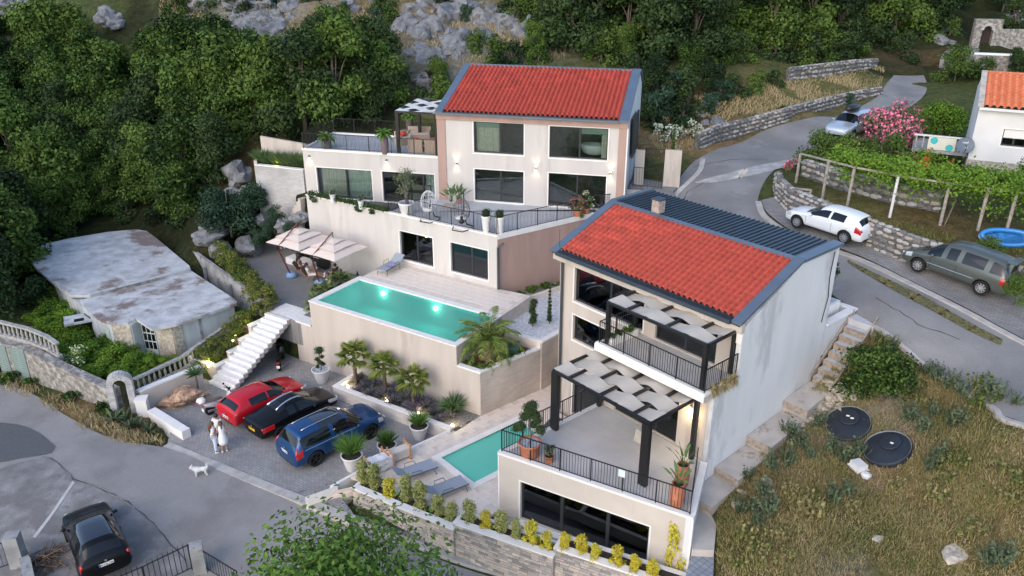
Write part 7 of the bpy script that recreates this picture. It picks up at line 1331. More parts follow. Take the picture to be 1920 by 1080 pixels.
def person(label, loc, rz, J=None, hair=HAIRD, long_=False, top=None, bottom=None, dress=None, shoes=None, sc=1.0, group=None, bun=False):
    """J: joint overrides; x forward"""
    r = E('person', label, 'person', loc, rz, group=group); r.scale = (sc,)*3
    j = dict(pel=(0,0,.95), wai=(0,0,1.10), che=(0,0,1.30), nec=(0,0,1.47), hea=(.02,0,1.60), top=(.02,0,1.70), ls=(0,.17,1.40), le=(-.03,.23,1.13), lw=(.08,.22,.90), rs=(0,-.17,1.40), re=(-.03,-.23,1.13), rw=(.08,-.22,.90), lh=(0,.09,.90), lk=(.02,.10,.50), la=(0,.10,.08), lt=(.15,.11,.04), rh=(0,-.09,.90), rk=(.02,-.10,.50), ra=(0,-.10,.08), rt=(.15,-.11,.04)); j.update(J or {})
    names = list(j); ix = {n: i for i, n in enumerate(names)}; rad = dict(pel=(.13,.10), wai=(.115,.09), che=(.14,.10), nec=.055, hea=.088, top=.06, ls=.058, le=.042, lw=.028, rs=.058, re=.042, rw=.028, lh=.082, lk=.055, la=.036, lt=.03, rh=.082, rk=.055, ra=.036, rt=.03)
    Ed = [('pel','wai'),('wai','che'),('che','nec'),('nec','hea'),('hea','top'),('che','ls'),('ls','le'),('le','lw'),('che','rs'),('rs','re'),('re','rw'),('pel','lh'),('lh','lk'),('lk','la'),('la','lt'),('pel','rh'),('rh','rk'),('rk','ra'),('ra','rt')]
    skinned('body', [j[n] for n in names], [(ix[a], ix[b]) for a, b in Ed], [rad[n] for n in names], SKIN, r)
    def piece_(nm_, ks, es, grow, m_): skinned(nm_, [j[k] if isinstance(k, str) else k for k in ks], es, [tuple(x+grow for x in rad[k]) if isinstance(rad.get(k), tuple) else (rad.get(k, .1)+grow) for k in ks], m_, r, 2)
    mid = lambda a, b, t=.5: tuple(Vector(j[a]).lerp(Vector(j[b]), t))
    if top:
        j['lse'] = mid('ls','le',.6); j['rse'] = mid('rs','re',.6); rad['lse'] = rad['rse'] = .05; j['nb'] = mid('che','nec',.55); rad['nb'] = .075
        piece_('shirt', ['pel','wai','che','nb','ls','lse','rs','rse'], [(0,1),(1,2),(2,3),(2,4),(4,5),(2,6),(6,7)], .022, top)
    if bottom:
        m_, full = bottom; j['lkk'] = mid('lk','la',.82) if full else j['lk']; j['rkk'] = mid('rk','ra',.82) if full else j['rk']; rad['lkk'] = rad['rkk'] = .05 if full else .06
        piece_('trousers', ['pel','lh','lk','lkk','rh','rk','rkk'] if full else ['pel','lh','lkk','rh','rkk'], [(0,1),(1,2),(2,3),(0,4),(4,5),(5,6)] if full else [(0,1),(1,2),(0,3),(3,4)], .024, m_)
    if dress: part('dress', M().lathe([(.20,.50),(.215,.62),(.205,.80),(.175,.95),(.135,1.10),(.155,1.28),(.165,1.38),(.09,1.47)], n=16), dress, r, local=True, smooth=True)
    hx, hy, hz = j['hea']; hb = M(); hb.ball((hx-.022, hy, hz+.035), .108, 8, 1.05)
    if long_: hb.tube([(hx-.07,hy,hz+.05),(hx-.12,hy,hz-.12),(hx-.13,hy,hz-.34),(hx-.11,hy,hz-.50)], [.08,.10,.085,.03], 8)
    if bun: hb.tube([(hx-.08,hy,hz+.04),(hx-.16,hy,hz-.02),(hx-.16,hy,hz-.28)], [.05,.05,.02], 7)
    part('hair', hb, hair, r, local=True, smooth=True); fc_ = M(); fc_.ball((hx+.088,hy,hz-.0), .016, 5)
    part('nose', fc_, SKIN, r, local=True)
    for s in (-1,1): part('eye', M().ball((hx+.078,hy+s*.032,hz+.022), .011, 5), UNDER, r, local=True)
    part('mouth', M().cb((hx+.08,hy,hz-.045), (.012,.045,.010)), mat('lips', (.35,.10,.09), .5), r, local=True)
    for s, w_, e_ in ((1,'lw','le'),(-1,'rw','re')):
        a_, b_ = Vector(j[w_]), Vector(j[e_]); d2 = (a_-b_).normalized(); sd_ = Vector((0,1,0)).cross(d2); sd_ = sd_.normalized() if sd_.length > .1 else Vector((1,0,0)); hm = M(); hm.tube([a_, a_+d2*.08], [.03,.034], 6)
        for k in range(4): o2_ = sd_*(-.028+.018*k); hm.tube([a_+d2*.07+o2_, a_+d2*(.11+.01*(k in (1,2)))+o2_, a_+d2*(.145+.012*(k in (1,2)))+o2_*.8+Vector((.01,0,0))], [.0095,.0085,.006], 5)
        hm.tube([a_+d2*.02+sd_*.03, a_+d2*.06+sd_*.055, a_+d2*.09+sd_*.055], [.012,.010,.007], 5); part('hand', hm, SKIN, r, local=True, smooth=True)
    for f_, a_ in (('lt','la'),('rt','ra')): x, y, z = j[a_]; tx, ty, tz = j[f_]; part('shoe', M().tube([(x-.05,y,z-.02),(x,y,z-.01),(tx,ty,tz)], [.04,.052,.035], 8), shoes or WPOT, r, local=True, smooth=True)
    return r
WHC = mat('white_cloth', (.74,.74,.75), .9, var=.04); LBC = mat('pale_blue_cloth', (.55,.62,.74), .9, scale=9, var=.1); BKC = mat('black_cloth', (.02,.02,.022), .9)
person('man in a white T-shirt and dark shorts facing two women on the parking', G(414,835,PARK), radians(-100), dict(la=(-.1,.12,.08), lt=(.05,.14,.04), lk=(0,.11,.5), rw=(.22,-.12,1.05), re=(.02,-.24,1.12)), top=WHC, bottom=(BKC, False), shoes=BKC)
person('woman with long brown hair in a pale top and light blue trousers, standing', G(406,849,PARK), radians(20), dict(rw=(.20,-.08,1.12), re=(.02,-.22,1.15)), hair=HAIRB, long_=True, top=WHC, bottom=(LBC, True), sc=.97)
person('woman in a short white dress with dark tied hair, standing with her back turned', G(422,848,PARK), radians(120), dict(lw=(.24,.06,1.1), le=(.05,.22,1.13)), hair=HAIRB, bun=True, dress=WHC, sc=.97)
SIT = dict(pel=(0,0,.48), wai=(-.05,0,.62), che=(-.12,0,.80), nec=(-.14,0,.97), hea=(-.11,0,1.09), top=(-.11,0,1.19), ls=(-.13,.17,.90), le=(-.02,.24,.68), lw=(.2,.18,.66), rs=(-.13,-.17,.90), re=(-.02,-.24,.68), rw=(.2,-.18,.66), lh=(.03,.09,.47), lk=(.45,.12,.48), la=(.50,.12,.08), lt=(.64,.13,.05), rh=(.03,-.09,.47), rk=(.45,-.12,.48), ra=(.50,-.12,.08), rt=(.64,-.13,.05))
REC = dict(SIT, la=(.85,.12,.36), lt=(.93,.12,.46), ra=(.85,-.12,.30), rt=(.93,-.12,.42))
def camp(lb, loc, rz):
    r = E('camping_chair', lb, 'chair', loc, rz, group='low chairs of the umbrella court'); part('seat', M().box((-.22,-.26,.36),(.5,0,.02),(0,.52,0),(0,0,.03)), mat('sling_tan', (.30,.17,.11), .9), r, local=True); part('backrest', M().box((-.22,-.26,.37),(-.28,0,.5),(0,.52,0),(.03,0,0)), mat('sling_tan', (1,1,1)), r, local=True)
    for s in (-1,1):
        for x, x2 in ((-.25,.25),(.25,-.25)): part('leg', M().tube([(x,s*.25,.36),(x2,s*.25,0)], .014, 5), BARKP, r, local=True)
    return r
for (px, py, rz, J_, kw, lb) in ((567,515,.0,REC,dict(top=mat('print_cloth', (.25,.20,.22), .9, scale=14, var=.6), bottom=(BKC, False), long_=True),'woman with dark hair reclining in a low chair under the left parasol'),(582,527,.2,REC,dict(top=WHC, bottom=(WHC, False), long_=True),'person with pale clothes reclining in front, beside the small fan palms'),(628,528,2.6,SIT,dict(top=BKC, bottom=(BKC, False)),'person in black sitting among the small fan palms'),(660,507,2.9,SIT,dict(top=mat('blue_grey_cloth', (.30,.38,.42), .9), bottom=(BKC, False)),'person in a grey blue shirt sitting beside the pool end of the court'),(676,505,2.9,SIT,dict(top=mat('brown_cloth', (.12,.08,.06), .9), bottom=(BKC, False)),'person in brown sitting nearest the raised pool deck corner')):
    q = G(px, py, FORE); camp('low chair of the '+lb.replace('person', 'sitter').replace('woman with dark hair', 'dark haired woman').split(' with')[0].split(' beside')[0].split(' reclining')[0], q, rz); person(lb, q, rz, J_, shoes=WHC, **kw)
person('person in black standing behind the left parasol at the rock garden', G(530,466,FORE), -1.2, None, top=BKC, bottom=(mat('maroon_cloth', (.16,.05,.05), .9), False), shoes=WHC)
# dog
def dog(label, loc, rz, m, s=1):
    r = E('dog', label, 'dog', loc, rz); r.scale = (s,)*3
    V = [(-.18,0,.27),(0,0,.275),(.16,0,.285),(.25,0,.36),(.31,0,.41),(.39,0,.385),(-.19,.06,.24),(-.16,.07,.14),(-.22,.07,.09),(-.20,.07,.01),(-.19,-.06,.24),(-.14,-.07,.14),(-.20,-.07,.09),(-.18,-.07,.01),(.15,.06,.22),(.15,.065,.11),(.16,.065,.01),(.15,-.06,.22),(.18,-.065,.11),(.17,-.065,.01),(-.25,0,.33),(-.27,0,.42),(-.20,0,.46)]
    Ed = [(0,1),(1,2),(2,3),(3,4),(4,5),(0,6),(6,7),(7,8),(8,9),(0,10),(10,11),(11,12),(12,13),(2,14),(14,15),(15,16),(2,17),(17,18),(18,19),(0,20),(20,21),(21,22)]
    Rd = [.085,.085,.10,.075,.075,.035,.05,.035,.028,.028,.05,.035,.028,.028,.045,.032,.028,.045,.032,.028,.03,.035,.035]; b = skinned('body', V, Ed, Rd, m, r)
    for s_ in (-1,1): part('ear', M().ball((.29,s_*.06,.45), .03, 5, 1.3), m, r, local=True, smooth=True); part('eye', M().ball((.355,s_*.035,.43), .010, 5), UNDER, r, local=True)
    part('nose', M().ball((.425,0,.39), .014, 5), UNDER, r, local=True); v = np.array([x.co[:] for x in b.data.vertices]); i = rs.choice(len(v), 1400); N_ = rs.randn(1400,3)*.3; part('fur', blademesh('fur', v[i], (v[i]-v[i].mean(0))*.12+rs.randn(1400,3)*.012+np.array([0,0,-.015]), .008, m), m, r); return r
dog('small fluffy white dog walking on the lower road', T(378,893)+Vector((0,0,.07)), radians(195), mat('white_fur', (.72,.70,.67), .95), 1.15)
# ------------------------------------------------------------ old house with the flat concrete roof, and the walls around it
OLDW = mat('weathered_white', (.46,.49,.50), .9, scale=2, var=.12, stretch=(1,1,.2), dirt=((.27,.28,.27), 1.5, .58)); SLAB = mat('weathered_roof_slab', (.45,.455,.465), .95, scale=1.4, var=.20, bump=.8, bscale=6, dirt=((.20,.155,.14), .33, .53)); STONEP = mat('yellow_stone', (.40,.36,.29), .9, scale=7, var=.3, bump=1, bscale=6); GREYC = mat('grey_wall_concrete', (.29,.29,.29), .9, scale=1.5, var=.25, bump=.4, dirt=((.17,.165,.155), 2, .55))
OH = E('old_house', 'single storey old house with a flat stained concrete roof among bushes', 'house', G(250,560,0))
up = [G(x, y, 2.45) for x, y in ((52,484),(58,470),(80,458),(130,447),(200,435),(255,430),(275,433),(295,448),(355,498),(357,504),(168,553),(130,553),(100,530),(70,505))]; lo = [G(x, y, 2.3) for x, y in ((150,562),(357,506),(443,562),(444,568),(330,607),(284,616),(272,608),(255,597),(240,603),(215,605),(190,600),(168,585))]
part('upper_roof_slab', M().prism(up, 2.28, 2.45), SLAB, OH); part('lower_roof_slab', M().prism(lo, 2.13, 2.278), SLAB, OH); f_ = Vector((0,0,0))
part('roof_seam', wall_line(M(), [G(168,554,2.45), G(357,505,2.45)], 2.45, 2.53, .12), OLDW, OH)
bd = [G(x, y, 2.13) for x, y in ((438,570),(322,611),(290,604),(262,600),(246,609),(208,609),(172,586),(120,548),(75,492),(265,442),(350,500))]
part('walls', M().prism(bd, -1.0, 2.125), OLDW, OH)
def facade(par, name, a, b, s0, s1, z0, z1, m, off=.05, th=.06):
    d = Vector((b.x-a.x, b.y-a.y, 0)); L0 = d.length; d.normalize(); n_ = Vector((d.y, -d.x, 0)); 
    if n_.dot(Vector((a.x, a.y, 0))) > 0: n_ = -n_
    p_ = Vector((a.x, a.y, z0))+d*L0*s0+n_*off; return part(name, M().box(p_, d*L0*(s1-s0), -n_*th, (0,0,z1-z0)), m, par), p_, d, n_, L0
facade(OH, 'stone_pier', bd[4], bd[5], .05, .98, -.9, 2.12, STONEP); facade(OH, 'corner_quoins', bd[0], bd[1], .86, 1.0, -.9, 2.12, STONEP); facade(OH, 'corner_quoins', bd[1], bd[2], .0, .95, -.9, 2.12, STONEP)
dr_, p_, d_, n_, L0 = facade(OH, 'door', bd[2], bd[3], .08, .95, -.7, 2.05, mat('pale_green_wood', (.42,.47,.45), .7, scale=4), .05)
for i in range(3):
    for k in range(3): part('pane', M().box(p_+d_*(L0*.87*(.06+.31*i))+n_*.01+Vector((0,0,1.15+.5*k)), d_*L0*.87*.25, -n_*.02, (0,0,.42)), CGLASS, dr_)
facade(OH, 'window', bd[5], bd[6], .15, .55, 0, 1.8, MATS['pale_green_wood']); facade(OH, 'window', bd[6], bd[7], .1, .3, 0, 1.7, CGLASS); facade(OH, 'pipe_stain', bd[0], bd[1], .55, .60, -.6, 2.1, GREYC, .01, .012)
ch = E('chimney_stub', 'square concrete chimney stub with an opening beside the old house', 'chimney', G(145,597,0)); part('shaft', M().cb(G(148,600,-.4), (1.1,.9,1.9), .5), STONEP, ch); part('cap', M().cb(G(148,600,1.502), (1.5,1.2,.12), .5), OLDW, ch); part('opening', M().cb(G(148,600,1.625), (.5,.4,.01), .5), UNDER, ch)
cw = E('concrete_wall', 'long grey concrete wall between the old house and the hedge of the court', 'wall', G(420,520,.8))
c0, c1 = G(347,461,2.7), G(499,570,2.45); part('panel', M().prism([c0, c1, c1+Vector((.12,.2,0)), c0+Vector((.12,.2,0))], 0, [2.7,2.45,2.45,2.7]), GREYC, cw); d_ = Vector((c1.x-c0.x, c1.y-c0.y, 0))
for t_ in (.28,.6,.9): p_ = c0+d_*t_; part('buttress', M().cb((p_.x-.1, p_.y-.12, .2), (.12,.16,2.0), atan2(d_.y,d_.x)), GREYC, cw)
BALM = mat('baluster_concrete', (.36,.345,.325), .9, scale=5, var=.2, dirt=((.20,.19,.175), 4, .55)); bal_ = M().lathe([(.06,0),(.06,.05),(.035,.1),(.075,.25),(.05,.42),(.035,.52),(.06,.58),(.06,.62)], n=8).mesh('baluster', BALM); bal_.shade_smooth()
def balustrade(label, P, step=.3, hb=.85, zbase=0.2, group=None):
    c = sum(P, Vector((0,0,0)))/len(P); r = E('balustrade', label, 'balustrade', (c.x, c.y, min(p.z for p in P)-hb), group=group)
    for a, b in zip(P, P[1:]):
        d = b-a; L_ = hypot(d.x, d.y); ang = atan2(d.y, d.x); n_ = Vector((-d.y, d.x, 0)).normalized()
        part('handrail', M().box(a-n_*.12-Vector((0,0,.1)), d, n_*.24, (0,0,.10)), BALM, r); part('base_rail', M().box(a-n_*.13-Vector((0,0,hb)), d, n_*.26, (0,0,.12)), BALM, r); w_ = M(); q = [a-n_*.12, b-n_*.12, b+n_*.12, a+n_*.12]; zt_ = [a.z-hb-.002, b.z-hb-.002, b.z-hb-.002, a.z-hb-.002]; w_.prism([(p.x, p.y) for p in q], min(zbase-.5, min(zt_)-.3), zt_); part('plinth', w_, GREYC, r)
        k = int(L_/step)
        for i in range(k): p = a+d*((i+.5)/k); piece('baluster', bal_, r, p-Vector((0,0,.73)), (0,0,ang))
    return r
balustrade('sloping concrete balustrade climbing from the stone arch to the court', [G(252,709,1.3), G(340,668,1.12), G(400,625,1.22), G(463,581,1.6), G(497,568,1.68)])
balustrade('curved concrete balustrade on top of the stone garage wall at the left edge', [G(-60,592,3.25), G(0,602,3.15), G(50,614,2.95), G(85,628,2.7), G(107,643,2.45)], .26, zbase=2.3)
VST = mat('rubble_wall_stone', (.29,.27,.245), .95, scale=3.5, var=.45, bump=1.5, bscale=5, dirt=((.17,.16,.15), 3.2, .5))
gw = E('garage_wall', 'old stone garage wall with two pale green roller shutters beside the lower road', 'wall', T(60,715)); pts_ = [T(-70,684), T(0,698), T(62,716), T(125,738), T(217,772)]; tz = [2.35,2.25,2.0,1.5,1.1]
for i in range(4):
    a, b = pts_[i], pts_[i+1]; d = Vector((b.x-a.x, b.y-a.y, 0)); n_ = Vector((-d.y, d.x, 0)).normalized()*.5; part('stone_face', M().prism([a, b, b+n_, a+n_], -.5, [tz[i], tz[i+1], tz[i+1], tz[i]]), VST, gw)
sh = mat('green_shutter', (.20,.26,.245), .6, var=.1)
slatm = M().box((0,0,0), (1,0,0), (0,.02,0), (0,0,.09)).mesh('slat', sh)
for i, (s0, s1) in ((0,(.3,.99)),(1,(.01,.42)),(1,(.55,.97))):
    d0_, p_, d_, n_, L0 = facade(gw, 'garage_door', pts_[i], pts_[i+1], s0, s1, .0, 2.0, sh, .03, .04)
    for k in range(16): piece('slat', slatm, d0_, p_+n_*.02+Vector((0,0,.05+k*.12)), (0,0,atan2(d_.y,d_.x)), (L0*(s1-s0),1,1))
part('drain_pipe', M().tube([pts_[1]+Vector((.1,-.1,2.3)), pts_[1]+Vector((.15,-.12,0))], .05, 6), UNDER, gw)
# stone arch
ar = E('stone_arch', 'narrow pale stone garden arch beside the low white wall', 'arch', G(238,772,-.1)); A_ = G(218,776,-.1); B_ = G(254,770,-.1); d_ = Vector((B_.x-A_.x, B_.y-A_.y, 0)); wA = d_.length; d_.normalize(); n_ = Vector((-d_.y, d_.x, 0)); cz = 1.55; cen = (A_+B_)/2; ARS = mat('arch_stone', (.44,.43,.43), .9, scale=5, var=.2, bump=.6)
for s in (-1,1):
    for k in range(5): p_ = cen+d_*s*wA/2; part('block', M().box((p_.x-d_.x*.15-n_.x*.25, p_.y-d_.y*.15-n_.y*.25, -.2+k*.35), d_*.3, n_*.5, (0,0,.338)), ARS, ar)
for k in range(13):
    a0_, a1_ = pi*k/13+.012, pi*(k+1)/13-.012; q = []
    for a in (a0_, a1_):
        for r_ in (wA/2-.15, wA/2+.15): q.append(Vector((cen.x, cen.y, cz))+d_*cos(a)*r_+Vector((0,0,sin(a)*r_)))
    P8 = [p-n_*.25 for p in (q[0],q[1],q[3],q[2])]+[p+n_*.25 for p in (q[0],q[1],q[3],q[2])]; part('voussoir', M().add(P8, [(0,1,2,3),(7,6,5,4),(0,4,5,1),(1,5,6,2),(2,6,7,3),(3,7,4,0)]), ARS, ar)
cwl = solo('garden_wall', wall_line(M(), [G(263,736,.9), G(378,690,.9)], -.5, .9, .22, 1), CREAM, 'low cream wall with a white cap below the sloping balustrade', 'wall'); o = cwl; part('coping', wall_line(M(), [G(262,736,.9), G(378,689,.9)], .902, .97, .30, 1), TRIMW, o)
o = solo('low_wall', wall_line(M(), [G(276,770,.25), G(341,812,.2)], -.6, .25, .42, 1), TRIMW, 'low white kerb wall at the left entrance of the parking', 'wall'); pz = G(271,778,-.2); r = E('white_pillar', 'small white pillar between the stone arch and the low white wall', 'pillar', pz); part('shaft', M().cb(pz-Vector((0,0,.3)), (.5,.5,1.2), .2), TRIMW, r); part('cap', M().cb(pz+Vector((0,0,.902)), (.58,.58,.08), .2), TRIMW, r)
GH = Proto(mktree('garden_shrub', 'overgrown bright green shrub filling the garden of the old house', 'shrub', 1.5, 1.25, 3400, .13, LEAF_D, 95, nlobes=12, base=.1, trunk=.05, group='overgrown shrubs round the old house'))
for px, py, s in ((100,590,.9),(75,600,.7),(130,610,.9),(160,632,.8),(90,620,.8),(120,640,.9),(150,660,1.0),(185,672,1.0),(215,680,.9),(120,675,.8),(90,655,.7),(150,690,.8),(230,668,.8),(260,690,.8),(285,690,.6),(310,688,.5),(240,700,.7),(195,700,.8),(170,712,.6),(130,590,.8),(200,655,.8),(330,680,.4),(100,560,.8)): q = G(px, py, .3 if px > 130 or py > 620 else .7); GH.put(q, scl=(s,s,s*rnd.uniform(.62,.8)))
o = flowering('shrub', 'white flowering shrub among the bushes by the old house', 1.3, .8, 900, .12, LEAF_D, WHF, 420, .10, 99, nlobes=7, trunk=.03, base=.2); o.location = T(158,705)+Vector((0,0,.5))
for px, py, s, lb in ((425,582,.75,'spiky green grass clump against the old house wall'),(390,598,.6,'green shrub growing by the white wall of the old house')): t = rosette('grass_clump', lb, 0, 200, .9*s*1.3, TUFT, w=.03, tilt=.7); t.location = T(px, py+25)
AG = Proto(rosette('agave', 'grey green agave on the verge beside the white pillar', .05, 26, .7, SAGE, w=.11, group='agaves of the lower verge'))
for px, py in ((215,790),(245,805),(262,800),(280,812),(235,790)): AG.put(T(px, py), scl=rnd.uniform(.8,1.2))
for px, py, s in ((25,715,.8),(60,722,.6),(140,750,.7),(190,772,.6),(210,782,.6)): GC.put(T(px, py), scl=s*2.4, label='green weedy clump at the foot of the roadside wall', group='weed clumps along the roadside wall')
# lower left gates
railing('black spear topped iron gate fence at the bottom edge beside the black car', [T(190,1150)+Vector((0,0,.1)), T(278,1112)+Vector((0,0,.1)), T(362,1070)+Vector((0,0,.1))], 1.15, 'bars', .17, 2.0, spear=.22, name='iron_fence', cat='fence', postw=.07)
railing('short black iron fence running down behind the grey stone pillar', [T(382,1068)+Vector((0,0,.1)), T(450,1110)+Vector((0,0,.1))], .9, 'bars', .14, 2.0, name='iron_fence', cat='fence'); railing('black barred gate at the lower left corner beside the grey pillar', [T(-70,1095)+Vector((0,0,.1)), T(26,1062)+Vector((0,0,.1))], 1.1, 'bars', .15, 2.0, name='gate', cat='gate')
q = T(376,1072); solo('stone_pillar', M().cb(q-Vector((0,0,.3)), (.45,.45,1.6), .4), GREYC, 'grey stone gate pillar at the bottom of the road', 'pillar'); q = T(38,1060); r = E('gate_pillar', 'pale grey concrete gate pillar with a wall running towards the camera', 'pillar', q); part('shaft', M().cb(q-Vector((0,0,.3)), (.5,.5,1.75), .2), GREYC, r); q2 = T(62,1160); part('low_wall', wall_line(M(), [q+Vector((.2,-.2,0)), q2], q.z-.4, q.z+.55, .35), GREYC, r)
bp = E('brush_pile', 'heap of dry branches against the grey gate pillar', 'branches', T(88,1062)); mb = M()
for i in range(70): a = rnd.uniform(0, 6.3); p_ = T(88,1058)+Vector((rnd.gauss(0,.35), rnd.gauss(0,.3), .1+abs(rnd.gauss(0,.22)))); v = Vector((cos(a), sin(a), rnd.uniform(-.3,.5)))*rnd.uniform(.2,.5); mb.tube([p_-v, p_+v], rnd.uniform(.01,.025), 4)
part('twigs', mb, mat('dry_twigs', (.14,.09,.06), .95, scale=9, var=.5), bp)
# ------------------------------------------------------------ rubble walls of the upper road
RS = [rockmesh(70+i, m_, 1, .25, .8) for i, m_ in enumerate((mat('rubble_light', (.36,.35,.33), .95, scale=4, var=.3), mat('rubble_grey', (.23,.225,.22), .95, scale=4, var=.3), mat('rubble_buff', (.33,.29,.245), .95, scale=4, var=.3), mat('rubble_dark', (.14,.135,.13), .95, scale=4, var=.3)))]
for m_ in RS: m_.name = 'stone'; [setattr(p_, 'use_smooth', False) for p_ in m_.polygons]
def rubble(label, base, hgts, sz=.3, th=.4, cap=None, name='stone_wall', limit=290):
    P = [T(*b) if len(b) == 2 else Vector(b) for b in base]; r = E(name, label, 'wall', P[len(P)//2]); st = []; core = M()
    for i in range(len(P)-1):
        a, b = P[i], P[i+1]; d = Vector((b.x-a.x, b.y-a.y, 0)); L_ = d.length; ang = atan2(d.y, d.x); d.normalize(); n_ = Vector((-d.y, d.x, 0)); n_ = n_ if n_.dot(a) > 0 else -n_
        core.prism([a+n_*.03, b+n_*.03, b+n_*th, a+n_*th], min(a.z, b.z)-.6, [a.z+hgts[i]-.05, b.z+hgts[i+1]-.05, b.z+hgts[i+1]-.05, a.z+hgts[i]-.05]); nx_ = max(1, int(L_/sz))
        for k in range(nx_):
            t = (k+.5)/nx_; zb_ = a.z+(b.z-a.z)*t; hh_ = hgts[i]+(hgts[i+1]-hgts[i])*t; nz_ = max(2, int(hh_/(sz*.72)))
            for j in range(nz_):
                p_ = a+d*(L_*t+rnd.uniform(-.09,.09)*sz*3); z_ = zb_+hh_*(j+.5+rnd.uniform(-.15,.15))/nz_; s_ = sz*rnd.uniform(.42,.66); st.append((Vector((p_.x, p_.y, z_))+n_*.05, ang, (s_*rnd.uniform(1,1.25), .14, s_*rnd.uniform(.6,.85))))
            p_ = a+d*(L_*t); st.append((Vector((p_.x, p_.y, zb_+hh_-.03))+n_*th*.5, ang, (sz*.62, th*.5, .10)))
    part('core', core, mat('wall_joint', (.12,.115,.11), .95, scale=5, var=.4), r); st.sort(key=lambda s_: (s_[0]-Vector((0,0,HC))).length-8*s_[2][0]); ks = [rnd.randrange(4) for _ in st]
    for (p_, ang, s_), k in list(zip(st, ks))[:limit]: piece('stone', RS[k], r, p_, (rnd.uniform(-.2,.2), rnd.uniform(-.2,.2), ang), s_)
    rest = [(s_, k) for s_, k in zip(st[limit:], ks[limit:])]
    for kk in range(4):
        mb = M(); v0 = [v.co.copy() for v in RS[kk].vertices]; f0 = [tuple(p_.vertices) for p_ in RS[kk].polygons]
        for (p_, ang, s_), k in rest:
            if k == kk: ca, sa = cos(ang), sin(ang); mb.add([(p_.x+v.x*s_[0]*ca-v.y*s_[1]*sa, p_.y+v.x*s_[0]*sa+v.y*s_[1]*ca, p_.z+v.z*s_[2]) for v in v0], f0)
        if mb.v: part('far_stones', mb, RS[kk].materials[0], r, kind='stuff')
    return r
rubble('long dry stone wall along the upper side of the climbing road', [(1312,282),(1345,268),(1400,253),(1470,231),(1540,209),(1600,192),(1655,178)], [1.1,1.2,1.1,1.0,.9,.8,.6], .34)
rubble('short pale stone wall under the dark trees above the dry field', [(1480,152),(1540,146),(1600,136),(1645,128)], [1.0,1.1,1.0,.8], .4)
rubble('stone retaining wall below the vine garden behind the parked cars', [(1449,352),(1452,372),(1475,399),(1530,426),(1620,463),(1700,496),(1790,522),(1920,560),(2100,610)], [1.0,1.2,1.35,1.4,1.4,1.4,1.35,1.3,1.3], .33)
rubble('stone wall of the terrace behind the garden pergola', [(1500,330),(1590,362),(1680,385),(1760,400)], [1.0,1.1,1.1,1.0], .4)
gt = E('stone_portal', 'old stone wall with an arched doorway at the top right corner', 'wall', G(1840,95,11.3), -.1); z0 = 11.2; F4 = Fr(-4, G(1818,96,11.2)[:2])
mb = M(); mb.fb(F4, 0, .75, 0, .6, z0-1, z0+3.0); mb.fb(F4, 1.75, 2.5, 0, .6, z0-1, z0+3.0); mb.fb(F4, .75, 1.75, 0, .6, z0+2.5, z0+3.0); mb.fb(F4, 2.5, 7, .05, .5, z0-1, z0+2.1); part('wall', mb, VST, gt)
for k in range(8): a = pi*k/8; part('voussoir', M().box(F4.w(1.25+.5*cos(a+.2)-.12, -.03, z0+2.0+.5*sin(a+.2)-.1), F4.X*.24, F4.Y*.3, (0,0,.24)), ARS, gt)
part('door_gap', M().fb(F4, .75, 1.75, .5, .58, z0-.5, z0+2.5), mat('gap_shade', (.03,.018,.015), .8), gt); a_, b_ = F4.w(-1.5, -4), F4.w(7, -4.5)  # door_gap: dark sheet painted in for the shade inside the arched opening
pw = E('curved_parapet', 'curved pale concrete parapet in front of the stone portal', 'parapet', G(1790,105,11)); L5 = smoothline([G(1776,108,11.9), G(1784,97,11.9), G(1808,90,11.9), G(1830,92,11.9)], 5); part('wall', wall_line(M(), L5, 9.5, 11.9, .5), GREYC, pw); L5 = smoothline([G(1815,102,12.2), G(1850,103,12.2), G(1920,106,12.2), G(1990,108,12.2)], 5); part('wall', wall_line(M(), L5, 9.5, 12.2, .6), VST, pw); part('cap', wall_line(M(), L5, 12.202, 12.3, .8), mat('pale_concrete', (1,1,1)), pw)
# ------------------------------------------------------------ neighbour house on the right
NH = E('house', 'white neighbouring house at the right edge with a stone base and orange tiles', 'house', G(1860,340,8.3)); NO = G(1804,342,8.3); F5 = Fr(-27, (NO.x, NO.y)); NT = mat('orange_roof_tile', (.52,.155,.07), .75, scale=3, var=.22, bump=.3); hN = [(1.45,2.65,10.65,11.6)]
mb = M(); wallm(mb, F5, 0, 9, 0, 9.7, 12.75, hN); mb.fb(F5, 0, .25, .25, 7, 9.7, 12.75); P = [F5.w(.0, v, z) for v, z in ((0,12.75),(3.7,14.05),(7.2,12.75))]; Q_ = [p+F5.X*.25 for p in P]; mb.add(P+Q_, [(2,1,0),(3,4,5),(0,1,4,3),(1,2,5,4),(2,0,3,5)]); part('wall', mb, mat('neighbour_white', (.62,.62,.62), .9, scale=.7, var=.05), NH)
mb = M(); wallm(mb, F5, -.02, 9, -.03, 7.2, 9.7, [(1.9,3.3,8.2,9.2)], .28); mb.fb(F5, -.04, .24, .26, 7, 7.2, 9.7); part('stone_base', mb, mat('cladding_stone', (.36,.335,.30), .95, scale=3, var=.3, bump=1.4, bscale=4, dirt=((.22,.21,.20), 3, .55)), NH); part('cellar_opening', M().fb(F5, 1.8, 3.4, .26, .34, 8.1, 9.3), mat('cellar_dark', (.015,.014,.013), .9), NH)
for i in range(60): u, z = rnd.uniform(.1,6), rnd.uniform(8.0,9.5); (0 if 1.7 < u < 3.5 and z < 9.3 else piece('stone', RS[rnd.choice((0,2))], NH, F5.w(u, -.04, z), (0,0,F5.a), (rnd.uniform(.14,.24), .035, rnd.uniform(.09,.15))))
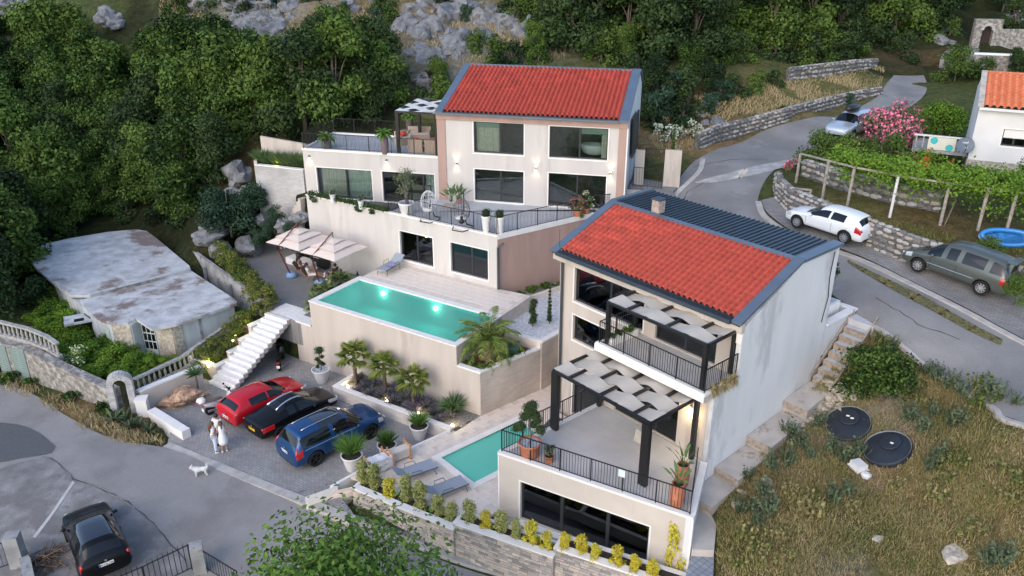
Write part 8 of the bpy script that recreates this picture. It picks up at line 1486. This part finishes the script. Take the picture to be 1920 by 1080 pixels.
wo = window(NH, F5, *hN[0][:2], 0, *hN[0][2:], room=True, depth=2); part('roller_shutter', M().fb(F5, 1.5, 2.6, .07, .11, 11.1, 11.57), WPOT, NH)
tiled_roof(NH, 'roof', F5, .18, 9.2, -.32, 12.78, 3.6, 14.12, 26, 11, NT); part('verge', M().box(F5.w(-.12,-.36,12.74), F5.X*.3, F5.w(0,3.9,14.2)-F5.w(0,0,12.8), (0,0,.12)), mat('verge_concrete', (.42,.38,.34), .9, scale=4, var=.2), NH); part('eave_board', M().fb(F5, 0, 9.2, -.35, -.003, 12.60, 12.74), MATS['neighbour_white'], NH); rd = M(); 
for k in range(22): rd.lathe([(.11,0),(.13,.42)], (0,0,0), 8, cap=False); rd.v[-16:] = [tuple(F5.w(.1+k*.4+z, 3.65+x, 14.14+y*.8)) for x, y, z in rd.v[-16:]]
part('ridge_tiles', rd, NT, NH, smooth=True)
q = F5.w(-.28,-.35,10.55); ds = E('satellite_dish', 'dark grey satellite dish with white lettering on the corner of the white house', 'satellite dish', q); dn = (Vector((-.35,-1,.45))).normalized(); dr3 = dn.to_track_quat('Z','Y').to_matrix(); db = M().lathe([(.02,-.07),(.25,-.055),(.42,-.015),(.46,.01),(.42,-.002),(.25,-.04),(.02,-.055)], n=26, cap=False); db.v = [tuple(q+dr3@Vector(v)) for v in db.v]; part('dish', db, mat('dish_grey', (.10,.13,.165), .5, var=.03), ds, smooth=True)
part('arm', M().tube([q+dr3@Vector((0,-.42,0)), q+dr3@Vector((0,-.1,.45))], .02, 5), FRAME, ds); part('bracket', M().tube([q-dn*.05, F5.w(.05,0,10.5)], .03, 5), FRAME, ds)
def text(name, s, loc, rotm, size, m, par):
    c = bpy.data.curves.new(name, 'FONT'); c.body = s; c.size = size; c.align_x = 'CENTER'; c.extrude = .002; o = bpy.data.objects.new('tmp', c); COL.objects.link(o); dg = bpy.context.evaluated_depsgraph_get(); dg.update(); me_ = bpy.data.meshes.new_from_object(o.evaluated_get(dg)); bpy.data.objects.remove(o); me_.materials.clear(); me_.materials.append(m); o = bpy.data.objects.new(name, me_); COL.objects.link(o); o.parent = par; o.location = Vector(loc)-gl(par) if rotm is not None else loc; o.rotation_euler = rotm.to_euler() if rotm is not None else (pi/2,0,-pi/2); return o
WL = onlymat('white_lettering', (.8,.8,.8), .6); text('lettering', 'total', q+dr3@Vector((-.02,.10,.03)), dr3, .17, WL, ds); text('lettering', 'TV', q+dr3@Vector((.05,-.2,.03)), dr3, .13, WL, ds)
bc = E('balcony', 'small white balustered balcony with a painted panel beside the neighbouring house', 'balcony', F5.w(-2.6,1.2,9.3)); part('floor', M().fb(F5, -3.0, -.05, .4, 3.4, 9.75, 9.95), GREYC, bc); part('handrail', M().fb(F5, -3.0, -.05, .35, .5, 10.72, 10.8), WPOT, bc)
for k in range(8): 
    if not 2 <= k <= 5: piece('baluster', bal_, bc, F5.w(-2.85+k*.38, .42, 9.97), None, (1,1,1.2))
part('painted_panel', M().fb(F5, -2.2, -.75, .36, .42, 9.97, 10.7), mat('panel_cream', (.62,.60,.50), .8, var=.03), bc); TQ = onlymat('turquoise_paint', (.05,.42,.44), .7)
for u, z, r_ in ((-1.9,10.5,.20),(-1.05,10.15,.2)): dd = M().lathe([(r_,0),(r_,.008)], (0,0,0), 14); dd.v = [tuple(F5.w(u+x, .352-z2, z+y)) for x, y, z2 in dd.v]; part('painted_disc', dd, TQ, bc)
part('post', M().fb(F5, -2.95, -2.8, .4, .55, 7.5, 9.74), GREYC, bc)
# vine pergola, pallet, boat
VP = E('vine_pergola', 'weathered timber pergola covered with vines above the stone wall', 'pergola', T(1660,420)); PT = mat('grey_timber', (.30,.26,.23), .9, scale=7, var=.25); tops = []
for i, (px, py, w_) in enumerate(((1492,342,.08),(1541,374,.08),(1588,388,.08),(1668,407,.07),(1762,422,.08),(1833,432,.08),(1885,440,.08),(1960,452,.08))):
    q = T(px, py); hh_ = 2.15 if i else 1.7; part('post', M().tube([q-Vector((0,0,.2)), q+Vector((.04,.0,hh_))], w_, 7), WPOT if i == 3 else PT, VP); tops.append(q+Vector((.04,0,hh_)))
for a, b in zip(tops, tops[1:]): part('beam', M().tube([a, b], .06, 6), PT, VP)
vn = E('grape_vine', 'bright green grape vine spreading over the timber pergola', 'vine', tops[4]-Vector((0,0,2))); P, N_ = [], []
for i in range(22000):
    s = rnd.uniform(1.75,6.99); k = int(s); p_ = tops[k].lerp(tops[k+1], s-k); n1 = noise.noise((s*1.6,0,2)); w_ = .55+.5*n1+.12*s; p_ = p_+Vector((rnd.gauss(0,.25), rnd.uniform(-.25,w_+1.3), rnd.gauss(0,.24)+.12)); 
    if rnd.random() < .3*(.6+n1): p_.z -= rnd.random()*(1.0 if s < 5 else 1.4)
    if noise.noise((p_.x*1.3, p_.y*1.3, p_.z*1.3)) > -.18: P.append(tuple(p_-vn.location)); N_.append((-.2,-.5,.8))
part('foliage', leafmesh('foliage', P, N_, .15, LEAF_D), LEAF_D, vn); part('vine_stem', M().tube([T(1770,425), T(1775,420)+Vector((.3,.2,1.2)), tops[4]], .04, 6), BARK, vn)
pa = E('pallet', 'grey wooden pallet leaning on the stone wall at the garden corner', 'pallet', T(1498,372)+Vector((0,0,.1)), -.45); pa.rotation_euler = (radians(65),0,-.45)
for k in range(5): part('board', M().box((-.6,-.4+k*.19,.1),(1.2,0,0),(0,.11,0),(0,0,.025)), PT, pa, local=True)
for k in range(3): part('bearer', M().box((-.6+k*.55,-.4,0),(.1,0,0),(0,.87,0),(0,0,.098)), PT, pa, local=True)
q = T(1885,455)+Vector((0,0,.25)); bt = E('inflatable_boat', 'blue and white inflatable boat lying on its side in the neighbouring garden', 'boat', q, -.35); bt.rotation_euler = (radians(48),0,-.3); bt.scale = (.72,.62,.7)
L6 = [(1.5*cos(a), .62*sin(a), .12*abs(cos(a))) for a in np.linspace(0, 2*pi, 25)]; part('upper_tube', M().tube(L6, .17, 8, cap=False), onlymat('boat_blue', (.03,.22,.55), .35, coat=.3), bt, local=True, smooth=True); part('lower_tube', M().tube([(x*1.02,y*1.02,z-.22) for x, y, z in L6], .15, 8, cap=False), onlymat('boat_white', (.35,.50,.68), .4), bt, local=True, smooth=True); part('boat_floor', M().lathe([(.02,-.1),(1.0,-.1)], n=20).mesh('boat_floor', MATS['boat_blue']), None, bt).scale = (1.4,.55,1)
# neighbour's shrubs
big_ = Proto(mktree('garden_bush', 'bush', 'bush', 2.2, 1.5, 5200, .13, LEAF_A, 120, nlobes=13, base=.1, trunk=.05))
for px, py, s, lb in ((1530,318,1.05,'left end of the green garden hedge above the pergola'),(1575,325,1.05,'second bush of the green hedge above the pergola'),(1620,328,.95,'middle bush of the green hedge below the silver car'),(1665,322,1.0,'hedge bush below the pink oleander'),(1790,150,1.3,'tall bush behind the ridge of the white neighbouring house'),(1840,152,.9,'bush right behind the neighbouring roof ridge'),(1850,490,.55,'bush hanging over the stone wall behind the grey people carrier'),(1915,375,1.0,'bush at the right edge beside the stone base'),(1690,345,.8,'bush under the trumpet flowers'),(1895,590,.5,'weedy bush at the wall foot behind the people carrier')): q = T(px, py); q.z = max(q.z, 7.5 if py > 250 else 9); big_.put(q, scl=s, label=lb)
V2 = mktree('vine_bush', 'bright yellow green vine draped over the shed roof left of the white house', 'vine', 2.6, 2.0, 7500, .14, LEAF_D, 121, nlobes=16, base=.3); V2.location = G(1760,262,8.8)
OL = flowering('oleander', 'large pink flowering oleander behind the silver car', 3.0, 1.75, 5200, .12, OLP, PINK, 1500, .15, 122, nlobes=16, trunk=.05, base=.1); OL.location = T(1660,290); OL.scale = (1.12,1.12,1.2)
OL = flowering('oleander', 'small pink oleander at the road corner by the pergola', 1.0, .6, 900, .10, OLP, PINK, 170, .12, 123, nlobes=7, trunk=.03, base=.1); OL.location = T(1477,320)
OL = flowering('trumpet_vine', 'green bush with orange red trumpet flowers below the balcony', 1.8, 1.9, 5000, .12, LEAF_D, ORF, 46, .30, 124, nlobes=14, trunk=.04, base=.15); OL.location = G(1735,335,8.2)
for px, py, s, lb in ((1258,262,1.0,'white flowering shrub behind the garden gate'),(1302,258,.9,'white flowering shrub at the end of the long road wall'),(1232,250,.55,'small white flowering shrub next to the upper house gable')): t = flowering('flowering_shrub', lb, 1.2*s, .95*s, 900, .12, LEAF_C, WHF, 620, .13, int(px), nlobes=8, trunk=.03, base=.2); t.location = T(px, py)
# side court right of the upper house
q = G(1257,336,7.75); t = E('planter_pot', 'square white planter beside the black garden gate', 'plant pot', q, -.2); part('box', M().add(*(lambda w0,w1,hh:([(-w0,-w0,0),(w0,-w0,0),(w0,w0,0),(-w0,w0,0),(-w1,-w1,hh),(w1,-w1,hh),(w1,w1,hh),(-w1,w1,hh)],[(3,2,1,0),(4,5,6,7),(0,1,5,4),(1,2,6,5),(2,3,7,6),(3,0,4,7)]))(.27,.36,.7)), WPOT, t, local=True); cy = ballplant('cypress', 'slim dark cypress in the square white planter', [(0,0,.15+k*.19,.17-.006*k) for k in range(14)], LEAF_A, 'tree', leaf=.07, dens=700, stem=[(0,0,-.2),(0,0,2.3)]); cy.location = q+Vector((0,0,.65))
mb = M(); mb.fb(B, 9.25, 9.8, 2.4, 2.6, 7, 9.9); mb.fb(B, 10.98, 11.95, 2.4, 2.6, 7, 10.0); solo('boundary_wall', mb, CREAM, 'cream boundary wall on both sides of the black garden gate', 'wall', kind='structure'); struct('side_path', M().prism(GG((1180,350),(1225,352),(1260,410),(1300,420),(1262,360),(1320,300),(1290,285),(1240,300),(1200,318), z=7.75), 7.0, 7.79), MAT_PAVE2)
o = mktree('potted_tree', 'small round leafy tree in the square planter behind the right house', 'tree', 1.9, .55, 1500, .09, LEAF_B, 130, nlobes=7, base=.5, trunk=.03); o.location = R.w(4.65,14.8,6.85); GC.put(R.w(4.75,13.7,6.55), scl=1.2, label='small plant in the low white box behind the right house')
for px, py, a, lb in ((999,612,[(0,0,.35,.26),(.05,0,.65,.2),(-.05,0,.9,.22),(0,0,1.15,.2),(.05,0,1.4,.22)],'cloud pruned conifer standing on the white gravel'),(1030,607,[(0,0,.25+k*.2,.15-.007*k) for k in range(10)],'slim dark cypress standing on the white gravel')): t = ballplant('topiary_tree' if px < 1010 else 'cypress', lb, a, LEAF_B, 'tree', leaf=.07, dens=600, stem=[(0,0,-.1),(0,0,a[-1][2])]); t.location = G(px, py, 3.0)
tp_ = E('planter_grass', 'dry grass hanging from the edge of the upper terrace', 'plants', R.w(5.75,6,6.2)); P = [tuple(R.w(5.58+rnd.random()*.16, rnd.uniform(5.3,6.9), 6.38)-tp_.location) for _ in range(420)]; part('blades', blademesh('blades', P, [tuple(R.X*rnd.uniform(.0,.2)+R.Y*rnd.gauss(0,.1)+Vector((0,0,rnd.uniform(-.5,.35)))) for _ in P], .03, DRYM), DRYM, tp_)
for k in range(4): GC.put(R.w(.65, 5.5+k*.38, 6.5), scl=.7, label='low dry plant in the planter box of the upper terrace', group='plants in the upper terrace planter')
# tree in front, below the road
FT = mktree('walnut_tree', 'open leafy tree in the foreground with pale branches in front of the lower road', 'tree', 6.6, 4.6, 14500, .20, leafmat('front_leaf', (.015,.045,.007), (.055,.12,.02), (.10,.18,.03), sc=.9), 140, nlobes=36, squash=.6, base=.45, trunk=.13, bark=BARKP); FT.location = (-5.0, 18.9, -1.9)
# people carriers' plates and car details with writing
for o_ in list(bpy.data.objects):
    if o_.name.startswith('number_plate') and o_.parent and o_.parent.name.startswith('parked_car') and o_.data.materials[0] == PLATE:
        me_ = o_.data; c_ = sum((v.co for v in me_.vertices), Vector((0,0,0)))/8; x_ = min(v.co.x for v in me_.vertices); text('plate_text', 'PV·CG 734' if o_.parent == JUKE else 'HN·BA 281', (x_-.003, 0, c_.z-.035), None, .10, UNDER, o_.parent); part('plate_band', M().cb((x_, .225, c_.z-.06), (.008,.05,.12), 0), onlymat('plate_blue', (.02,.10,.45), .5), o_.parent, local=True)
